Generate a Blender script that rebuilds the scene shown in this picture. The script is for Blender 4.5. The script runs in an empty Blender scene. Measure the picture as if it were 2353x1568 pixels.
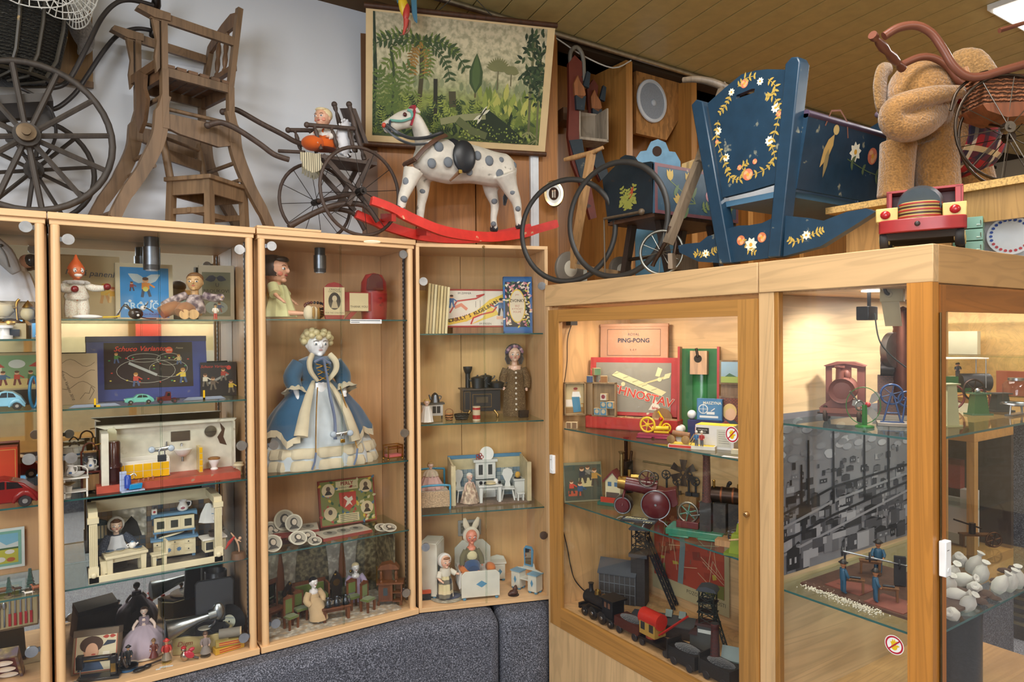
import bpy,bmesh,math,random
from mathutils import Vector as V,Matrix as Mx,Euler
random.seed(7)
S=bpy.context.scene;COL=S.collection
PI=math.pi;sin=math.sin;cos=math.cos;R=math.radians
FPX=1569.;CX,CY=1176.5,784.
YAW,PIT,ROL=R(33.44),R(-.541),R(-.424)
EYE=V((0,0,1.45))
FW=V((sin(YAW)*cos(PIT),cos(YAW)*cos(PIT),sin(PIT)))
R0=V((cos(YAW),-sin(YAW),0));U0=R0.cross(FW)
RT=cos(ROL)*R0+sin(ROL)*U0;UP=cos(ROL)*U0-sin(ROL)*R0
def ray(x,y):return FW+(x-CX)/FPX*RT-(y-CY)/FPX*UP
def hit(x,y,n,d):
 v=ray(x,y);n=V(n);return EYE+v*((d-n.dot(EYE))/n.dot(v))
def PX(x,y,X):return hit(x,y,(1,0,0),X)
def PY(x,y,Y):return hit(x,y,(0,1,0),Y)
def PZ(x,y,Z):return hit(x,y,(0,0,1),Z)
def mpp(P):return(V(P)-EYE).dot(FW)/FPX
TH=R(19.35)
class Fr:
 def __init__(s,o,rz):
  s.o=V(o);s.rz=rz;s.u=V((cos(rz),sin(rz),0));s.n=V((-sin(rz),cos(rz),0))
 def w(s,u,v,z):return s.o+s.u*u+s.n*v+V((0,0,z))
 def at(s,x,y,v):return hit(x,y,s.n,s.n.dot(s.o)+v)
FA=Fr((0,2.9,0),0);F3=Fr((1.379,2.893,0),-TH);FC=Fr((1.9,2.593,0),-PI/2);FE=Fr((1.9,.881,0),0)
def lin(h):
 c=[int(h[i:i+2],16)/255 for i in(0,2,4)]
 return[x/12.92 if x<=.04045 else((x+.055)/1.055)**2.4 for x in c]+[1]
MATS={}
def node(nt,t,**k):
 n=nt.nodes.new(t)
 for a,b in k.items():
  if a.startswith('i_'):n.inputs[int(a[2:])if a[2:].isdigit()else a[2:].replace('_',' ')].default_value=b
  else:setattr(n,a,b)
 return n
KIND=dict(paint=.45,gloss=.18,matte=.8,metal=.35,wood=.5,cloth=.95,fur=1,skin=.4,paper=.7,wicker=.6,pine=.42,beech=.4,veneer=.4,carpet=1,chip=.8,plaid=.9,glow=.5,mirror=.02,glass=.03,tint=.05,velvet=.9,boards=.45,osb=.7,dots=.9,wall=.6,worn=.55,wallp=.7,brick=.7,tile=.4,stripe=.9,scene=.45)
def mat(spec):
 if spec in MATS:return MATS[spec]
 q=spec.split(':');k=q[0];hx=q[1]if len(q)>1 else 'cccccc';ro=float(q[2])if len(q)>2 and q[2]else KIND[k]
 h2=q[3]if len(q)>3 else None
 m=bpy.data.materials.new(spec.replace(':','_'));m.use_nodes=True;nt=m.node_tree;L=nt.links.new
 bs=nt.nodes['Principled BSDF'];out=nt.nodes['Material Output'];c=lin(hx)
 bs.inputs['Roughness'].default_value=ro;bs.inputs['Base Color'].default_value=c
 def mul(a,f):return[min(1,x*f)for x in a[:3]]+[1]
 def coord(sc=(1,1,1),rot=(0,0,0)):
  tc=node(nt,'ShaderNodeTexCoord');mp=node(nt,'ShaderNodeMapping');mp.inputs['Scale'].default_value=sc;mp.inputs['Rotation'].default_value=rot
  L(tc.outputs['Object'],mp.inputs[0]);return mp.outputs[0]
 def noise(sc,det=3,vec=None,dis=0):
  n=node(nt,'ShaderNodeTexNoise');n.inputs['Scale'].default_value=sc;n.inputs['Detail'].default_value=det;n.inputs['Distortion'].default_value=dis
  L(vec if vec else coord(),n.inputs['Vector']);return n.outputs[0]
 def ramp(f,stops):
  r=node(nt,'ShaderNodeValToRGB');e=r.color_ramp.elements
  while len(e)<len(stops):e.new(.5)
  for el,(p,col)in zip(e,stops):el.position=p;el.color=col
  L(f,r.inputs[0]);return r.outputs[0]
 def mix(f,a,b,mode='MIX'):
  n=node(nt,'ShaderNodeMix',data_type='RGBA',blend_type=mode)
  for s_,v in((0,f),(6,a),(7,b)):
   if isinstance(v,(float,int,list)):n.inputs[s_].default_value=v
   else:L(v,n.inputs[s_])
  return n.outputs[2]
 def bump(h,st=.3,d=.002):
  b=node(nt,'ShaderNodeBump');b.inputs['Strength'].default_value=st;b.inputs['Distance'].default_value=d
  L(h,b.inputs['Height']);L(b.outputs[0],bs.inputs['Normal'])
 col=None
 if k in('paint','gloss','matte','skin','paper'):
  col=ramp(noise(9 if k=='paper' else 14,3),[(.3,mul(c,.9)),(.7,mul(c,1.05))])
 elif k=='worn':
  n=noise(22,8);col=ramp(n,[(.3,mul(c,.8)),(.6,c),(.66,c),(.72,lin(h2 or 'c9b48a'))]);bump(n,.2)
 elif k=='metal':
  bs.inputs['Metallic'].default_value=1;n=noise(25,4);col=ramp(n,[(.3,mul(c,.75)),(.7,mul(c,1.1))])
 elif k in('wood','pine','beech','veneer'):
  ax={'wood':(30,30,3),'pine':(22,22,1.6),'beech':(40,40,3),'veneer':(34,34,1.2)}[k]
  if h2=='x':ax=(ax[2],ax[0],ax[0])
  if h2=='y':ax=(ax[0],ax[2],ax[0])
  v=coord(ax);n=noise(1.0,5,v,.6)
  am={'wood':.55,'pine':.8,'beech':.93,'veneer':.72}[k]
  col=ramp(n,[(.28,mul(c,am)),(.5,c),(.72,mul(c,1.12))])
  if k in('pine','veneer','wood'):
   v2=coord((ax[0]*.16,ax[1]*.16,ax[2]*.16));n2=noise(1.4,2,v2,2.2)
   w=node(nt,'ShaderNodeMath',operation='SINE');mu=node(nt,'ShaderNodeMath',operation='MULTIPLY');mu.inputs[1].default_value=60
   L(n2,mu.inputs[0]);L(mu.outputs[0],w.inputs[0])
   col=mix(ramp(w.outputs[0],[(.35,[0,0,0,1]),(.9,[.4,.4,.4,1])]),col,mul(c,.62 if k!='pine' else .7))
  if k=='pine':
   vo=node(nt,'ShaderNodeTexVoronoi');vo.inputs['Scale'].default_value=1;sc=[4.5,4.5,4.5];sc[2 if h2 not in('x','y')else 'xy'.index(h2)]=2.2
   L(coord(sc),vo.inputs['Vector']);col=mix(ramp(vo.outputs['Distance'],[(.03,[1,1,1,1]),(.075,[0,0,0,1])]),col,mul(c,.38))
  bump(n,.12)
 elif k=='boards':
  col=c
 elif k=='osb':
  vo=node(nt,'ShaderNodeTexVoronoi');vo.inputs['Scale'].default_value=1;L(coord((60,60,22),(0,.5,0)),vo.inputs['Vector'])
  col=mix(vo.outputs['Color'],mul(c,.55),mul(c,1.2));bump(vo.outputs['Distance'],.4)
 elif k=='chip':
  col=ramp(noise(180,3),[(.35,mul(c,.6)),(.5,c),(.7,mul(c,1.15))])
 elif k in('cloth','velvet'):
  n=noise(260,2);col=ramp(noise(10,4),[(.3,mul(c,.8)),(.7,mul(c,1.08))]);bump(n,.35,.001)
  bs.inputs['Sheen Weight'].default_value=.5 if k=='velvet' else .15
 elif k=='fur':
  n=noise(150,5);n2=noise(14,4);col=mix(ramp(n,[(.35,[0,0,0,1]),(.65,[1,1,1,1])]),mul(c,.62),mul(c,1.2))
  col=mix(ramp(n2,[(.35,[0,0,0,1]),(.7,[.55,.55,.55,1])]),col,mul(c,.6));bump(n,.9,.006);bs.inputs['Sheen Weight'].default_value=.5
 elif k=='carpet':
  n=noise(210,3);n2=noise(120,2);col=ramp(n,[(.34,mul(c,.35)),(.5,c),(.66,lin(h2 or 'a0a6b4'))]);bump(n2,.6,.004)
 elif k=='wicker':
  w1=node(nt,'ShaderNodeTexWave',bands_direction='Z');w1.inputs['Scale'].default_value=26;w1.inputs['Distortion'].default_value=3;w1.inputs['Detail Scale'].default_value=3;L(coord(),w1.inputs['Vector'])
  col=ramp(w1.outputs['Fac'],[(.2,mul(c,.3)),(.8,mul(c,1.3))]);bump(w1.outputs['Fac'],1,.008)
 elif k=='dots':
  vo=node(nt,'ShaderNodeTexVoronoi');vo.inputs['Scale'].default_value=260;L(coord(),vo.inputs['Vector'])
  col=mix(ramp(vo.outputs['Distance'],[(.2,[1,1,1,1]),(.3,[0,0,0,1])]),c,lin(h2 or 'e8dcc0'))
 elif k=='wallp':
  vo=node(nt,'ShaderNodeTexVoronoi',feature='SMOOTH_F1');vo.inputs['Scale'].default_value=45;n=noise(60,3)
  L(coord(),vo.inputs['Vector']);col=mix(ramp(vo.outputs['Distance'],[(.25,[0,0,0,1]),(.5,[1,1,1,1])]),c,lin(h2 or 'a89878'));col=mix(ramp(n,[(.4,[0,0,0,1]),(.6,[.7,.7,.7,1])]),col,mul(c,.45))
 elif k in('brick','tile'):
  b=node(nt,'ShaderNodeTexBrick');b.inputs['Scale'].default_value=1;z=1/.012 if k=='brick' else 1/.022
  if k=='tile':b.offset=0;b.inputs['Brick Width'].default_value=1;b.inputs['Row Height'].default_value=1
  tc=node(nt,'ShaderNodeTexCoord');sx=node(nt,'ShaderNodeSeparateXYZ');ad=node(nt,'ShaderNodeMath');cb=node(nt,'ShaderNodeCombineXYZ');sc=node(nt,'ShaderNodeVectorMath',operation='SCALE');sc.inputs['Scale'].default_value=z*.5 if k=='brick' else z
  L(tc.outputs['Object'],sx.inputs[0]);L(sx.outputs[0],ad.inputs[0]);L(sx.outputs[1],ad.inputs[1]);L(ad.outputs[0],cb.inputs[0]);L(sx.outputs[2],cb.inputs[1]);L(cb.outputs[0],sc.inputs[0]);L(sc.outputs[0],b.inputs['Vector'])
  b.inputs['Color1'].default_value=c;b.inputs['Color2'].default_value=mul(c,.7)if k=='brick' else lin(h2 or hx);b.inputs['Mortar'].default_value=lin(h2 or '302c2a')if k=='brick' else mul(c,.5);b.inputs['Mortar Size'].default_value=.04
  col=b.outputs[0]
 elif k in('plaid','stripe'):
  tc=node(nt,'ShaderNodeTexCoord');col=c;a0,a1,bl=(('x','z','141a30'),('z','x','2a3a34'),1)if k=='plaid' else(('x',None,h2 or 'd8d0b8'),None,0)[:3]
  sx=node(nt,'ShaderNodeSeparateXYZ');L(tc.outputs['Object'],sx.inputs[0])
  if k=='plaid':
   for o_,sc,th,cc in((0,95,.55,'16203a'),(2,95,.55,'16203a'),(0,48,.93,'d8d0c0'),(2,48,.93,'d8c8a0'),(1,95,.6,'16203a')):
    m1=node(nt,'ShaderNodeMath',operation='MULTIPLY');m1.inputs[1].default_value=sc;L(sx.outputs[o_],m1.inputs[0])
    m2=node(nt,'ShaderNodeMath',operation='SINE');L(m1.outputs[0],m2.inputs[0]);m3=node(nt,'ShaderNodeMath',operation='GREATER_THAN');m3.inputs[1].default_value=th;L(m2.outputs[0],m3.inputs[0])
    m4=node(nt,'ShaderNodeMath',operation='MULTIPLY');m4.inputs[1].default_value=.75;L(m3.outputs[0],m4.inputs[0]);col=mix(m4.outputs[0],col,lin(cc))
  else:
   m1=node(nt,'ShaderNodeMath',operation='MULTIPLY');m1.inputs[1].default_value=700;L(sx.outputs[0],m1.inputs[0]);m2=node(nt,'ShaderNodeMath',operation='SINE');L(m1.outputs[0],m2.inputs[0])
   col=mix(ramp(m2.outputs[0],[(.45,[0,0,0,1]),(.55,[1,1,1,1])]),c,lin(h2 or 'd8d0b8'))
 elif k=='scene':
  tc=node(nt,'ShaderNodeTexCoord');sx=node(nt,'ShaderNodeSeparateXYZ');L(tc.outputs['Object'],sx.inputs[0]);n=noise(9,6);n2=noise(40,5)
  a=node(nt,'ShaderNodeMath',operation='MULTIPLY_ADD');a.inputs[1].default_value=.16;L(n,a.inputs[0]);L(sx.outputs[2],a.inputs[2])
  col=ramp(a.outputs[0],[(.10,lin('2a3a20')),(.22,lin('6f7f38')),(.31,lin('8f9a4c')),(.38,lin('a3a878')),(.43,lin('c6bf98')),(.58,lin('d2c6a4')),(.72,lin('b4a78c')),(.8,lin('cdbb96'))])
  col=mix(ramp(n2,[(.42,[0,0,0,1]),(.62,[.5,.5,.5,1])]),col,mul(lin('59623a'),.8))if hx!='0' else col
 elif k=='wall':
  col=ramp(noise(1.2,3),[(.3,mul(c,.96)),(.7,mul(c,1.02))]);bump(noise(90,2),.05)
 elif k=='mirror':
  bs.inputs['Metallic'].default_value=1
 if k in('glass','tint'):
  nt.nodes.remove(bs);tr=node(nt,'ShaderNodeBsdfTransparent');gl=node(nt,'ShaderNodeBsdfGlossy');gl.inputs['Roughness'].default_value=ro
  lw=node(nt,'ShaderNodeLayerWeight');lw.inputs[0].default_value=.5;ge=node(nt,'ShaderNodeNewGeometry');mx=node(nt,'ShaderNodeMixShader');tr.inputs[0].default_value=c
  p5=node(nt,'ShaderNodeMath',operation='POWER');p5.inputs[1].default_value=4.5;ma=node(nt,'ShaderNodeMath',operation='MULTIPLY_ADD');ma.inputs[1].default_value=.8;ma.inputs[2].default_value=.055
  iv=node(nt,'ShaderNodeMath',operation='SUBTRACT');iv.inputs[0].default_value=1;fm=node(nt,'ShaderNodeMath',operation='MULTIPLY')
  L(lw.outputs['Facing'],p5.inputs[0]);L(p5.outputs[0],ma.inputs[0]);L(ge.outputs['Backfacing'],iv.inputs[1]);L(ma.outputs[0],fm.inputs[0]);L(iv.outputs[0],fm.inputs[1])
  L(fm.outputs[0],mx.inputs[0]);L(tr.outputs[0],mx.inputs[1]);L(gl.outputs[0],mx.inputs[2]);L(mx.outputs[0],out.inputs[0])
 elif k=='glow':
  bs.inputs['Emission Color'].default_value=c;bs.inputs['Emission Strength'].default_value=float(h2 or 3)
 if col is not None and not isinstance(col,list):L(col,bs.inputs['Base Color'])
 MATS[spec]=m;return m
PENDING=[]
def cr(pts,k):
 P=[V(p)for p in pts];out=[]
 for i in range(len(P)-1):
  a,b,c,d=P[max(i-1,0)],P[i],P[i+1],P[min(i+2,len(P)-1)]
  for j in range(k):
   t=j/k;out.append(.5*((2*b)+(c-a)*t+(2*a-5*b+4*c-d)*t*t+(3*b-a-3*c+d)*t**3))
 return out+[P[-1]]
class MB:
 def __init__(s,name,m,u=1.,parent=None,root=None,label=None,bv=0,rem=0,sub=0):
  s.name,s.m,s.u,s.parent,s.root,s.label,s.bv,s.rem,s.subd=name,m,u,parent,root,label,bv,rem,sub
  s.v=[];s.f=[];s.fm=[];s.fs=[];s.ms=[];s.T=Mx();s.kids=[];s.ob=None;s.props={};s.loc=None;s.rz=0;s.fc=0
 def at(s,x=0,y=0,z=0,rz=0,rx=0,ry=0,sc=1):
  s.T=Mx.Translation((x,y,z))@Euler((R(rx),R(ry),R(rz))).to_matrix().to_4x4()@Mx.Scale(sc,4);return s
 def mi(s,m):
  m=m or s.m
  if m not in s.ms:s.ms.append(m)
  return s.ms.index(m)
 def add(s,vs,fs,m=None,sm=False):
  b=len(s.v);i=s.mi(m);s.v+=[s.T@V(p)for p in vs]
  for f in fs:s.f.append([b+q for q in f]);s.fm.append(i);s.fs.append(sm)
  return s
 def box(s,x,y,z,a,b,c,m=None,rz=0,rx=0,ry=0,tx=1,ty=1):
  M=Mx.Translation((x,y,z+c/2))@Euler((R(rx),R(ry),R(rz))).to_matrix().to_4x4()
  vs=[]
  for k in(-.5,.5):
   fx,fy=(1,1)if k<0 else(tx,ty)
   for i,j in((-.5,-.5),(.5,-.5),(.5,.5),(-.5,.5)):vs.append(M@V((i*a*fx,j*b*fy,k*c)))
  return s.add(vs,[(3,2,1,0),(4,5,6,7),(0,1,5,4),(1,2,6,5),(2,3,7,6),(3,0,4,7)],m)
 def bx(s,x0,x1,y0,y1,z0,z1,m=None):return s.box((x0+x1)/2,(y0+y1)/2,z0,x1-x0,y1-y0,z1-z0,m)
 def tube(s,pts,r,m=None,n=8,k=0,closed=False,fl=1.):
  P=[V(p)for p in pts]
  if k:
   rs=r if isinstance(r,(list,tuple))else None
   if rs:r=[rs[i]+(rs[i+1]-rs[i])*j/k for i in range(len(P)-1)for j in range(k)]+[rs[-1]]
   P=cr(P+([P[0]]if closed else[]),k)
   if closed:P=P[:-1]
  N=len(P);vs=[];fs=[];up=None
  for i,p in enumerate(P):
   t=(P[(i+1)%N]-P[i-1])if closed else(P[min(i+1,N-1)]-P[max(i-1,0)])
   t.normalize()
   if up is None:up=V((0,0,1))if abs(t.z)<.9 else V((0,1,0))
   a=t.cross(up);a.normalize();b=a.cross(t);up=b
   q=r[i]if isinstance(r,(list,tuple))else r
   for j in range(n):
    an=2*PI*j/n;vs.append(p+a*(q*cos(an)*fl)+b*(q*sin(an)))
  for i in range(N if closed else N-1):
   for j in range(n):
    A=i*n;B=((i+1)%N)*n;fs.append((A+j,A+(j+1)%n,B+(j+1)%n,B+j))
  if not closed:fs+=[tuple(range(n-1,-1,-1)),tuple((N-1)*n+j for j in range(n))]
  return s.add(vs,fs,m,True)
 def cyl(s,p,q,r,r2=None,m=None,n=14):return s.tube([p,q],[r,r if r2 is None else r2],m,n)
 def lathe(s,prof,x=0,y=0,z=0,m=None,n=20,sx=1,sy=1,ax='z',wob=0,wn=9):
  vs=[];fs=[];K=len(prof)
  for r,h in prof:
   for j in range(n):
    an=2*PI*j/n;rr=r*(1+wob*sin(wn*an)*(r>0));a,b=rr*cos(an)*sx,rr*sin(an)*sy
    vs.append((x+a,y+b,z+h)if ax=='z' else(x+a,y-h,z+b)if ax=='y' else(x+h,y+a,z+b))
  for i in range(K-1):
   for j in range(n):fs.append((i*n+j,i*n+(j+1)%n,(i+1)*n+(j+1)%n,(i+1)*n+j))
  if prof[0][0]>1e-6:fs.append(tuple(range(n-1,-1,-1)))
  if prof[-1][0]>1e-6:fs.append(tuple((K-1)*n+j for j in range(n)))
  s.add(vs,fs,m,True);nf=len(fs);base=len(s.fs)-nf
  for i in range(K-1):
   if abs(prof[i][1]-prof[i+1][1])<1e-9:s.fs[base+i*n:base+i*n+n]=[False]*n
  return s
 def ball(s,x,y,z,a,b=None,c=None,m=None,n=14,rz=0,rx=0,ry=0):
  b=a if b is None else b;c=a if c is None else c;k=max(5,n//2);vs=[];fs=[]
  M=Mx.Translation((x,y,z))@Euler((R(rx),R(ry),R(rz))).to_matrix().to_4x4()
  for i in range(1,k):
   f=PI*i/k
   for j in range(n):vs.append(M@V((a*sin(f)*cos(2*PI*j/n),b*sin(f)*sin(2*PI*j/n),-c*cos(f))))
  vs+=[M@V((0,0,-c)),M@V((0,0,c))];B=len(vs)-2
  for i in range(k-2):
   for j in range(n):fs.append((i*n+j,i*n+(j+1)%n,(i+1)*n+(j+1)%n,(i+1)*n+j))
  for j in range(n):fs+=[(B,(j+1)%n,j),(B+1,(k-2)*n+j,(k-2)*n+(j+1)%n)]
  return s.add(vs,fs,m,True)
 def prism(s,poly,y0,y1,m=None,ax='y',sm=False):
  n=len(poly);f3={'y':lambda p,t:(p[0],t,p[1]),'z':lambda p,t:(p[0],p[1],t),'x':lambda p,t:(t,p[0],p[1])}[ax]
  ar=sum(poly[i][0]*poly[(i+1)%n][1]-poly[(i+1)%n][0]*poly[i][1]for i in range(n))
  P=list(poly)if(ar>0)!=(ax=='z')else list(poly)[::-1]
  if ax=='x':P=P[::-1]
  vs=[f3(p,y0)for p in P]+[f3(p,y1)for p in P]
  if y0>y1:vs=vs[n:]+vs[:n]
  fs=[tuple(range(n)),tuple(range(2*n-1,n-1,-1))]+[((i+1)%n,i,n+i,n+(i+1)%n)for i in range(n)]
  return s.add(vs,fs,m)
 def flat(s,poly,y,m=None):
  n=len(poly);s.fc=(s.fc+1)%120;y-=s.fc*8e-6/s.u;ar=sum(poly[i][0]*poly[(i+1)%n][1]-poly[(i+1)%n][0]*poly[i][1]for i in range(n))
  return s.add([(p[0],y,p[1])for p in(poly if ar>0 else poly[::-1])],[tuple(range(n))],m)
 def rect(s,x0,x1,z0,z1,y,m=None):return s.flat([(x0,z0),(x1,z0),(x1,z1),(x0,z1)],y,m)
 def disc(s,x,z,a,y,m=None,b=None,n=20,a0=0,a1=360):
  b=a if b is None else b;return s.flat([(x+a*cos(R(a0+(a1-a0)*i/n)),z+b*sin(R(a0+(a1-a0)*i/n)))for i in range(n+(a1-a0<360))],y,m)
 def line(s,pts,w,y,m=None,closed=False):
  P=[V((p[0],p[1]))for p in pts]
  if closed:P.append(P[0])
  for a,b in zip(P,P[1:]):
   d=b-a
   if d.length<1e-9:continue
   d.normalize();q=V((-d.y,d.x))*w/2;e=d*w*.25
   s.flat([(p.x,p.y)for p in(a-e-q,b+e-q,b+e+q,a-e+q)],y,m)
  return s
 def leaf(s,x,z,l,w,ang,y,m=None,bend=0):
  c,d=cos(R(ang)),sin(R(ang));out=[]
  for sg in(1,-1):
   ts=(0,.25,.55,.85,1)if sg>0 else(.85,.55,.25)
   for t in ts:
    a=l*t;b=sg*w*sin(PI*t**.8)+bend*l*t*t;out.append((x+a*c-b*d,z+a*d+b*c))
  return s.flat(out,y,m)
 def petals(s,x,z,r,y,m,mc,n=8,w=.3):
  for i in range(n):s.leaf(x,z,r,r*w,360*i/n+15,y-r*.006*(i%2),m)
  return s.disc(x,z,r*.26,y-r*.02,mc,n=8)
 def text(s,t,x,z,size,y,m=None,ang=0,al='CENTER',wd=1.,bold=0,shear=0):
  cu=bpy.data.curves.new('t','FONT');cu.body=t;cu.size=size;cu.align_x=al;cu.align_y='CENTER';cu.resolution_u=2;cu.offset=bold*size;cu.shear=shear
  o=bpy.data.objects.new('t',cu);COL.objects.link(o);dg=bpy.context.evaluated_depsgraph_get();me=bpy.data.meshes.new_from_object(o.evaluated_get(dg))
  c,d=cos(R(ang)),sin(R(ang));vs=[(x+p.co.x*wd*c-p.co.y*d,y,z+p.co.x*wd*d+p.co.y*c)for p in me.vertices]
  fs=[tuple(p.vertices)for p in me.polygons];bpy.data.objects.remove(o);bpy.data.curves.remove(cu);bpy.data.meshes.remove(me)
  return s.add(vs,fs,m)
 def sub(s,name,m=None,**k):
  q=MB(name,m or s.m,s.u,s,s.root,**k);s.kids.append(q);PENDING.append(q);return q
 def build(s):
  if s.ob:return s.ob
  u=s.u;me=bpy.data.meshes.new(s.name);me.from_pydata([p*u for p in s.v],[],s.f)
  for k in s.ms:me.materials.append(mat(k))
  me.polygons.foreach_set('material_index',s.fm);me.polygons.foreach_set('use_smooth',s.fs);me.update();me.set_sharp_from_angle(angle=R(46))
  o=s.ob=bpy.data.objects.new(s.name,me);COL.objects.link(o)
  if s.parent is not None:o.parent=s.parent.build()if isinstance(s.parent,MB)else s.parent
  else:
   o.location=s.loc or(0,0,0);o.rotation_euler=(0,0,s.rz)
   for k,v in s.props.items():o[k]=v
  if s.label:o['label']=s.label
  if s.rem:
   q=o.modifiers.new('r','REMESH');q.mode='VOXEL';q.voxel_size=s.rem*u;q.use_smooth_shade=True
   q=o.modifiers.new('s','SMOOTH');q.iterations=4;q.factor=.6
  if s.bv:
   q=o.modifiers.new('b','BEVEL');q.width=s.bv*u;q.segments=2;q.limit_method='ANGLE';q.angle_limit=R(50)
  if s.subd:q=o.modifiers.new('d','SUBSURF');q.levels=q.render_levels=s.subd
  return o
class T:
 def __init__(s,name,label,cat,loc,rz=0,u=1.,group=None,rx=0,ry=0):
  o=s.o=bpy.data.objects.new(name,None);o.empty_display_size=.05;COL.objects.link(o);o.location=loc;o.rotation_euler=(rx,ry,rz);s.u=u
  o['label']=label;o['category']=cat
  if group:o['group']=group
 def part(s,name,m,**k):
  q=MB(name,m,s.u,s.o,s,**k);PENDING.append(q);return q
def solo(name,label,cat,loc,rz,u,m,group=None,**k):
 q=MB(name,m,u,None,None,**k);q.loc=loc;q.rz=rz;q.props={'label':label,'category':cat}
 if group:q.props['group']=group
 PENDING.append(q);return q
def struct(name,m,loc=(0,0,0),rz=0,**k):
 q=MB(name,m,1.,None,None,**k);q.loc=loc;q.rz=rz;q.props={'kind':'structure'};PENDING.append(q);return q
def flush():
 for q in PENDING:q.build()
def facing(P):return-math.atan2(P[0],P[1])
def lamp(name,kind,loc,energy,col=(1,1,1),size=.5,size_y=None,aim=None,spot=None):
 d=bpy.data.lights.new(name,kind);d.energy=energy;d.color=col
 if kind=='AREA':
  d.size=size
  if size_y:d.shape='RECTANGLE';d.size_y=size_y
 elif kind=='SPOT':d.spot_size=R(spot or 90);d.spot_blend=.6;d.shadow_soft_size=size
 elif kind=='POINT':d.shadow_soft_size=size
 o=bpy.data.objects.new(name,d);COL.objects.link(o);o.location=loc
 if aim is not None:o.rotation_euler=(V(aim)-V(loc)).to_track_quat('-Z','Y').to_euler()
 return o
cam=bpy.data.cameras.new('camera');cam.sensor_width=36;cam.lens=24;cam.clip_start=.02
co=bpy.data.objects.new('camera',cam);COL.objects.link(co)
mm=Mx((RT,UP,-FW)).transposed().to_4x4();mm.translation=EYE;co.matrix_world=mm;S.camera=co
wd=bpy.data.worlds.new('world');S.world=wd;wd.use_nodes=True;wd.node_tree.nodes['Background'].inputs[0].default_value=(.9,.93,1,1);wd.node_tree.nodes['Background'].inputs[1].default_value=.25
S.view_settings.view_transform='Standard';S.view_settings.look='None';S.view_settings.exposure=.58;S.view_settings.gamma=1
S.cycles.transparent_max_bounces=40;S.cycles.max_bounces=10;S.cycles.caustics_reflective=False;S.cycles.caustics_refractive=False;S.cycles.sample_clamp_indirect=4
CEIL=3.14;FL=-.38
struct('floor','carpet:77787f::b4b6bc').bx(-3,8,-4,3.4,FL-.05,FL)
struct('wall_back','wall:d3d7df').bx(-3,1.45,3.35,3.4,FL,3.3)
struct('wall_left','wall:d5d0c6').bx(-3.05,-3,-4,3.4,FL,3.3)
struct('wall_front','wall:cfc6b4').bx(-3,8,-4.05,-4,FL,3.3)
struct('wall_right','wall:cabfa8').bx(8,8.05,-4,3.6,FL,3.3)
W2=Fr((1.333,3.35,0),-TH)
struct('wall_panelled','veneer:aa7038',W2.o,-TH).bx(-.02,.24,0,.03,FL,3.1).bx(.245,.56,.004,.03,FL,3.1).bx(.565,1.02,0,.03,FL,3.1).bx(-.02,1.02,.03,.05,FL,3.12,'matte:3a2a1c')
struct('wall_alcove','veneer:a26c34').bx(2.1,8,3.36,3.4,FL,3.2)
q=struct('ceiling','paint:d2bf82:.32')
q.at(2.6,0,CEIL,rz=-9.5)
for i in range(-46,44):q.bx(i*.163,i*.163+.155,-4.6,3.6,0,.012)
q.at().bx(-3,8,-4,3.6,CEIL+.03,CEIL+.06,'matte:2c2416')
struct('trim_1','metal:b9b6ae:.4').tube([(-.6,3.02,CEIL-.015),(6,3.075,CEIL-.015)],.016)
struct('trim_2','matte:5a4020').bx(-3,8,3.2,3.6,CEIL-.03,CEIL-.005)
struct('trim_3','matte:3a2c1a').bx(2.12,8,3.1,3.36,CEIL-.03,CEIL-.004)
for i,x in enumerate((2.30,2.87,3.44,4.01,4.6)):
 struct('trim_%d'%(4+i),'veneer:b47e40').bx(x-.012,x+.04,3.06,3.36,FL,3.1)
struct('trim_9','beech:6a4526',W2.o,-TH).bx(-.035,.045,-.012,.0,FL,3.0)
struct('trim_10','paint:dfe2e6',W2.o,-TH).bx(.86,.905,-.03,0,FL,3.0).bx(.872,.893,-.034,-.03,FL,3.0)
f2=lambda u,v:F3.w(u,v,0).to_2d()[:]
struct('trim_11','carpet:4b4d58::8a8c9a',bv=.045).prism([(-1.6,3.34),(1.2,3.34),f2(.36,.4),f2(.36,-.13),f2(-.03,-.13),(-1.6,2.76)],FL,.146,ax='z')
struct('trim_12','carpet:4a4c56::8a8c9a',bv=.045).prism([f2(.364,.4),f2(.364,-.13),f2(.575,-.13),f2(.66,-.02),f2(.66,.4)],FL,.146,ax='z')
for i,(x,y,w,d,vis,e)in enumerate(((4.33,.77,.62,1.66,1,42),(1.1,.9,1.6,.5,1,34),(-1.2,1.3,1.2,.5,1,26),(1.4,-1.9,1.6,.5,1,34),(4.6,-2,.6,1.6,1,30))):
 t=T('ceiling_light',['long white ceiling light at the right corner of the ceiling','white ceiling light above the aisle','white ceiling light at the left end of the room','white ceiling light over the opposite showcase','white ceiling light at the far right end'][i],'ceiling light',(x,y,CEIL),0,1,'ceiling lights')
 t.part('housing','paint:e4e4e0').bx(-w/2,w/2,-d/2,d/2,-.03,-.001)
 t.part('diffuser','glow:fffaf0::2.2').bx(-w/2+.02,w/2-.02,-d/2+.02,d/2-.02,-.045,-.03)
 lamp('ceiling_lamp','AREA',(x,y,CEIL-.06),e,(1,.98,.95),w,d,aim=(x,y,0))
lamp('fill_light','AREA',(-2.4,-1.2,2.0),90,(.86,.93,1),2.2,1.8,aim=(1.2,2.6,1.7))  # added fill from the left to brighten the fronts; the room has no window there
BE='beech:e0b788';BX='beech:e0b788::x';BI='beech:cfa376';GL='glass:ffffff';TG='glass:f4fbf8'
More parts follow.
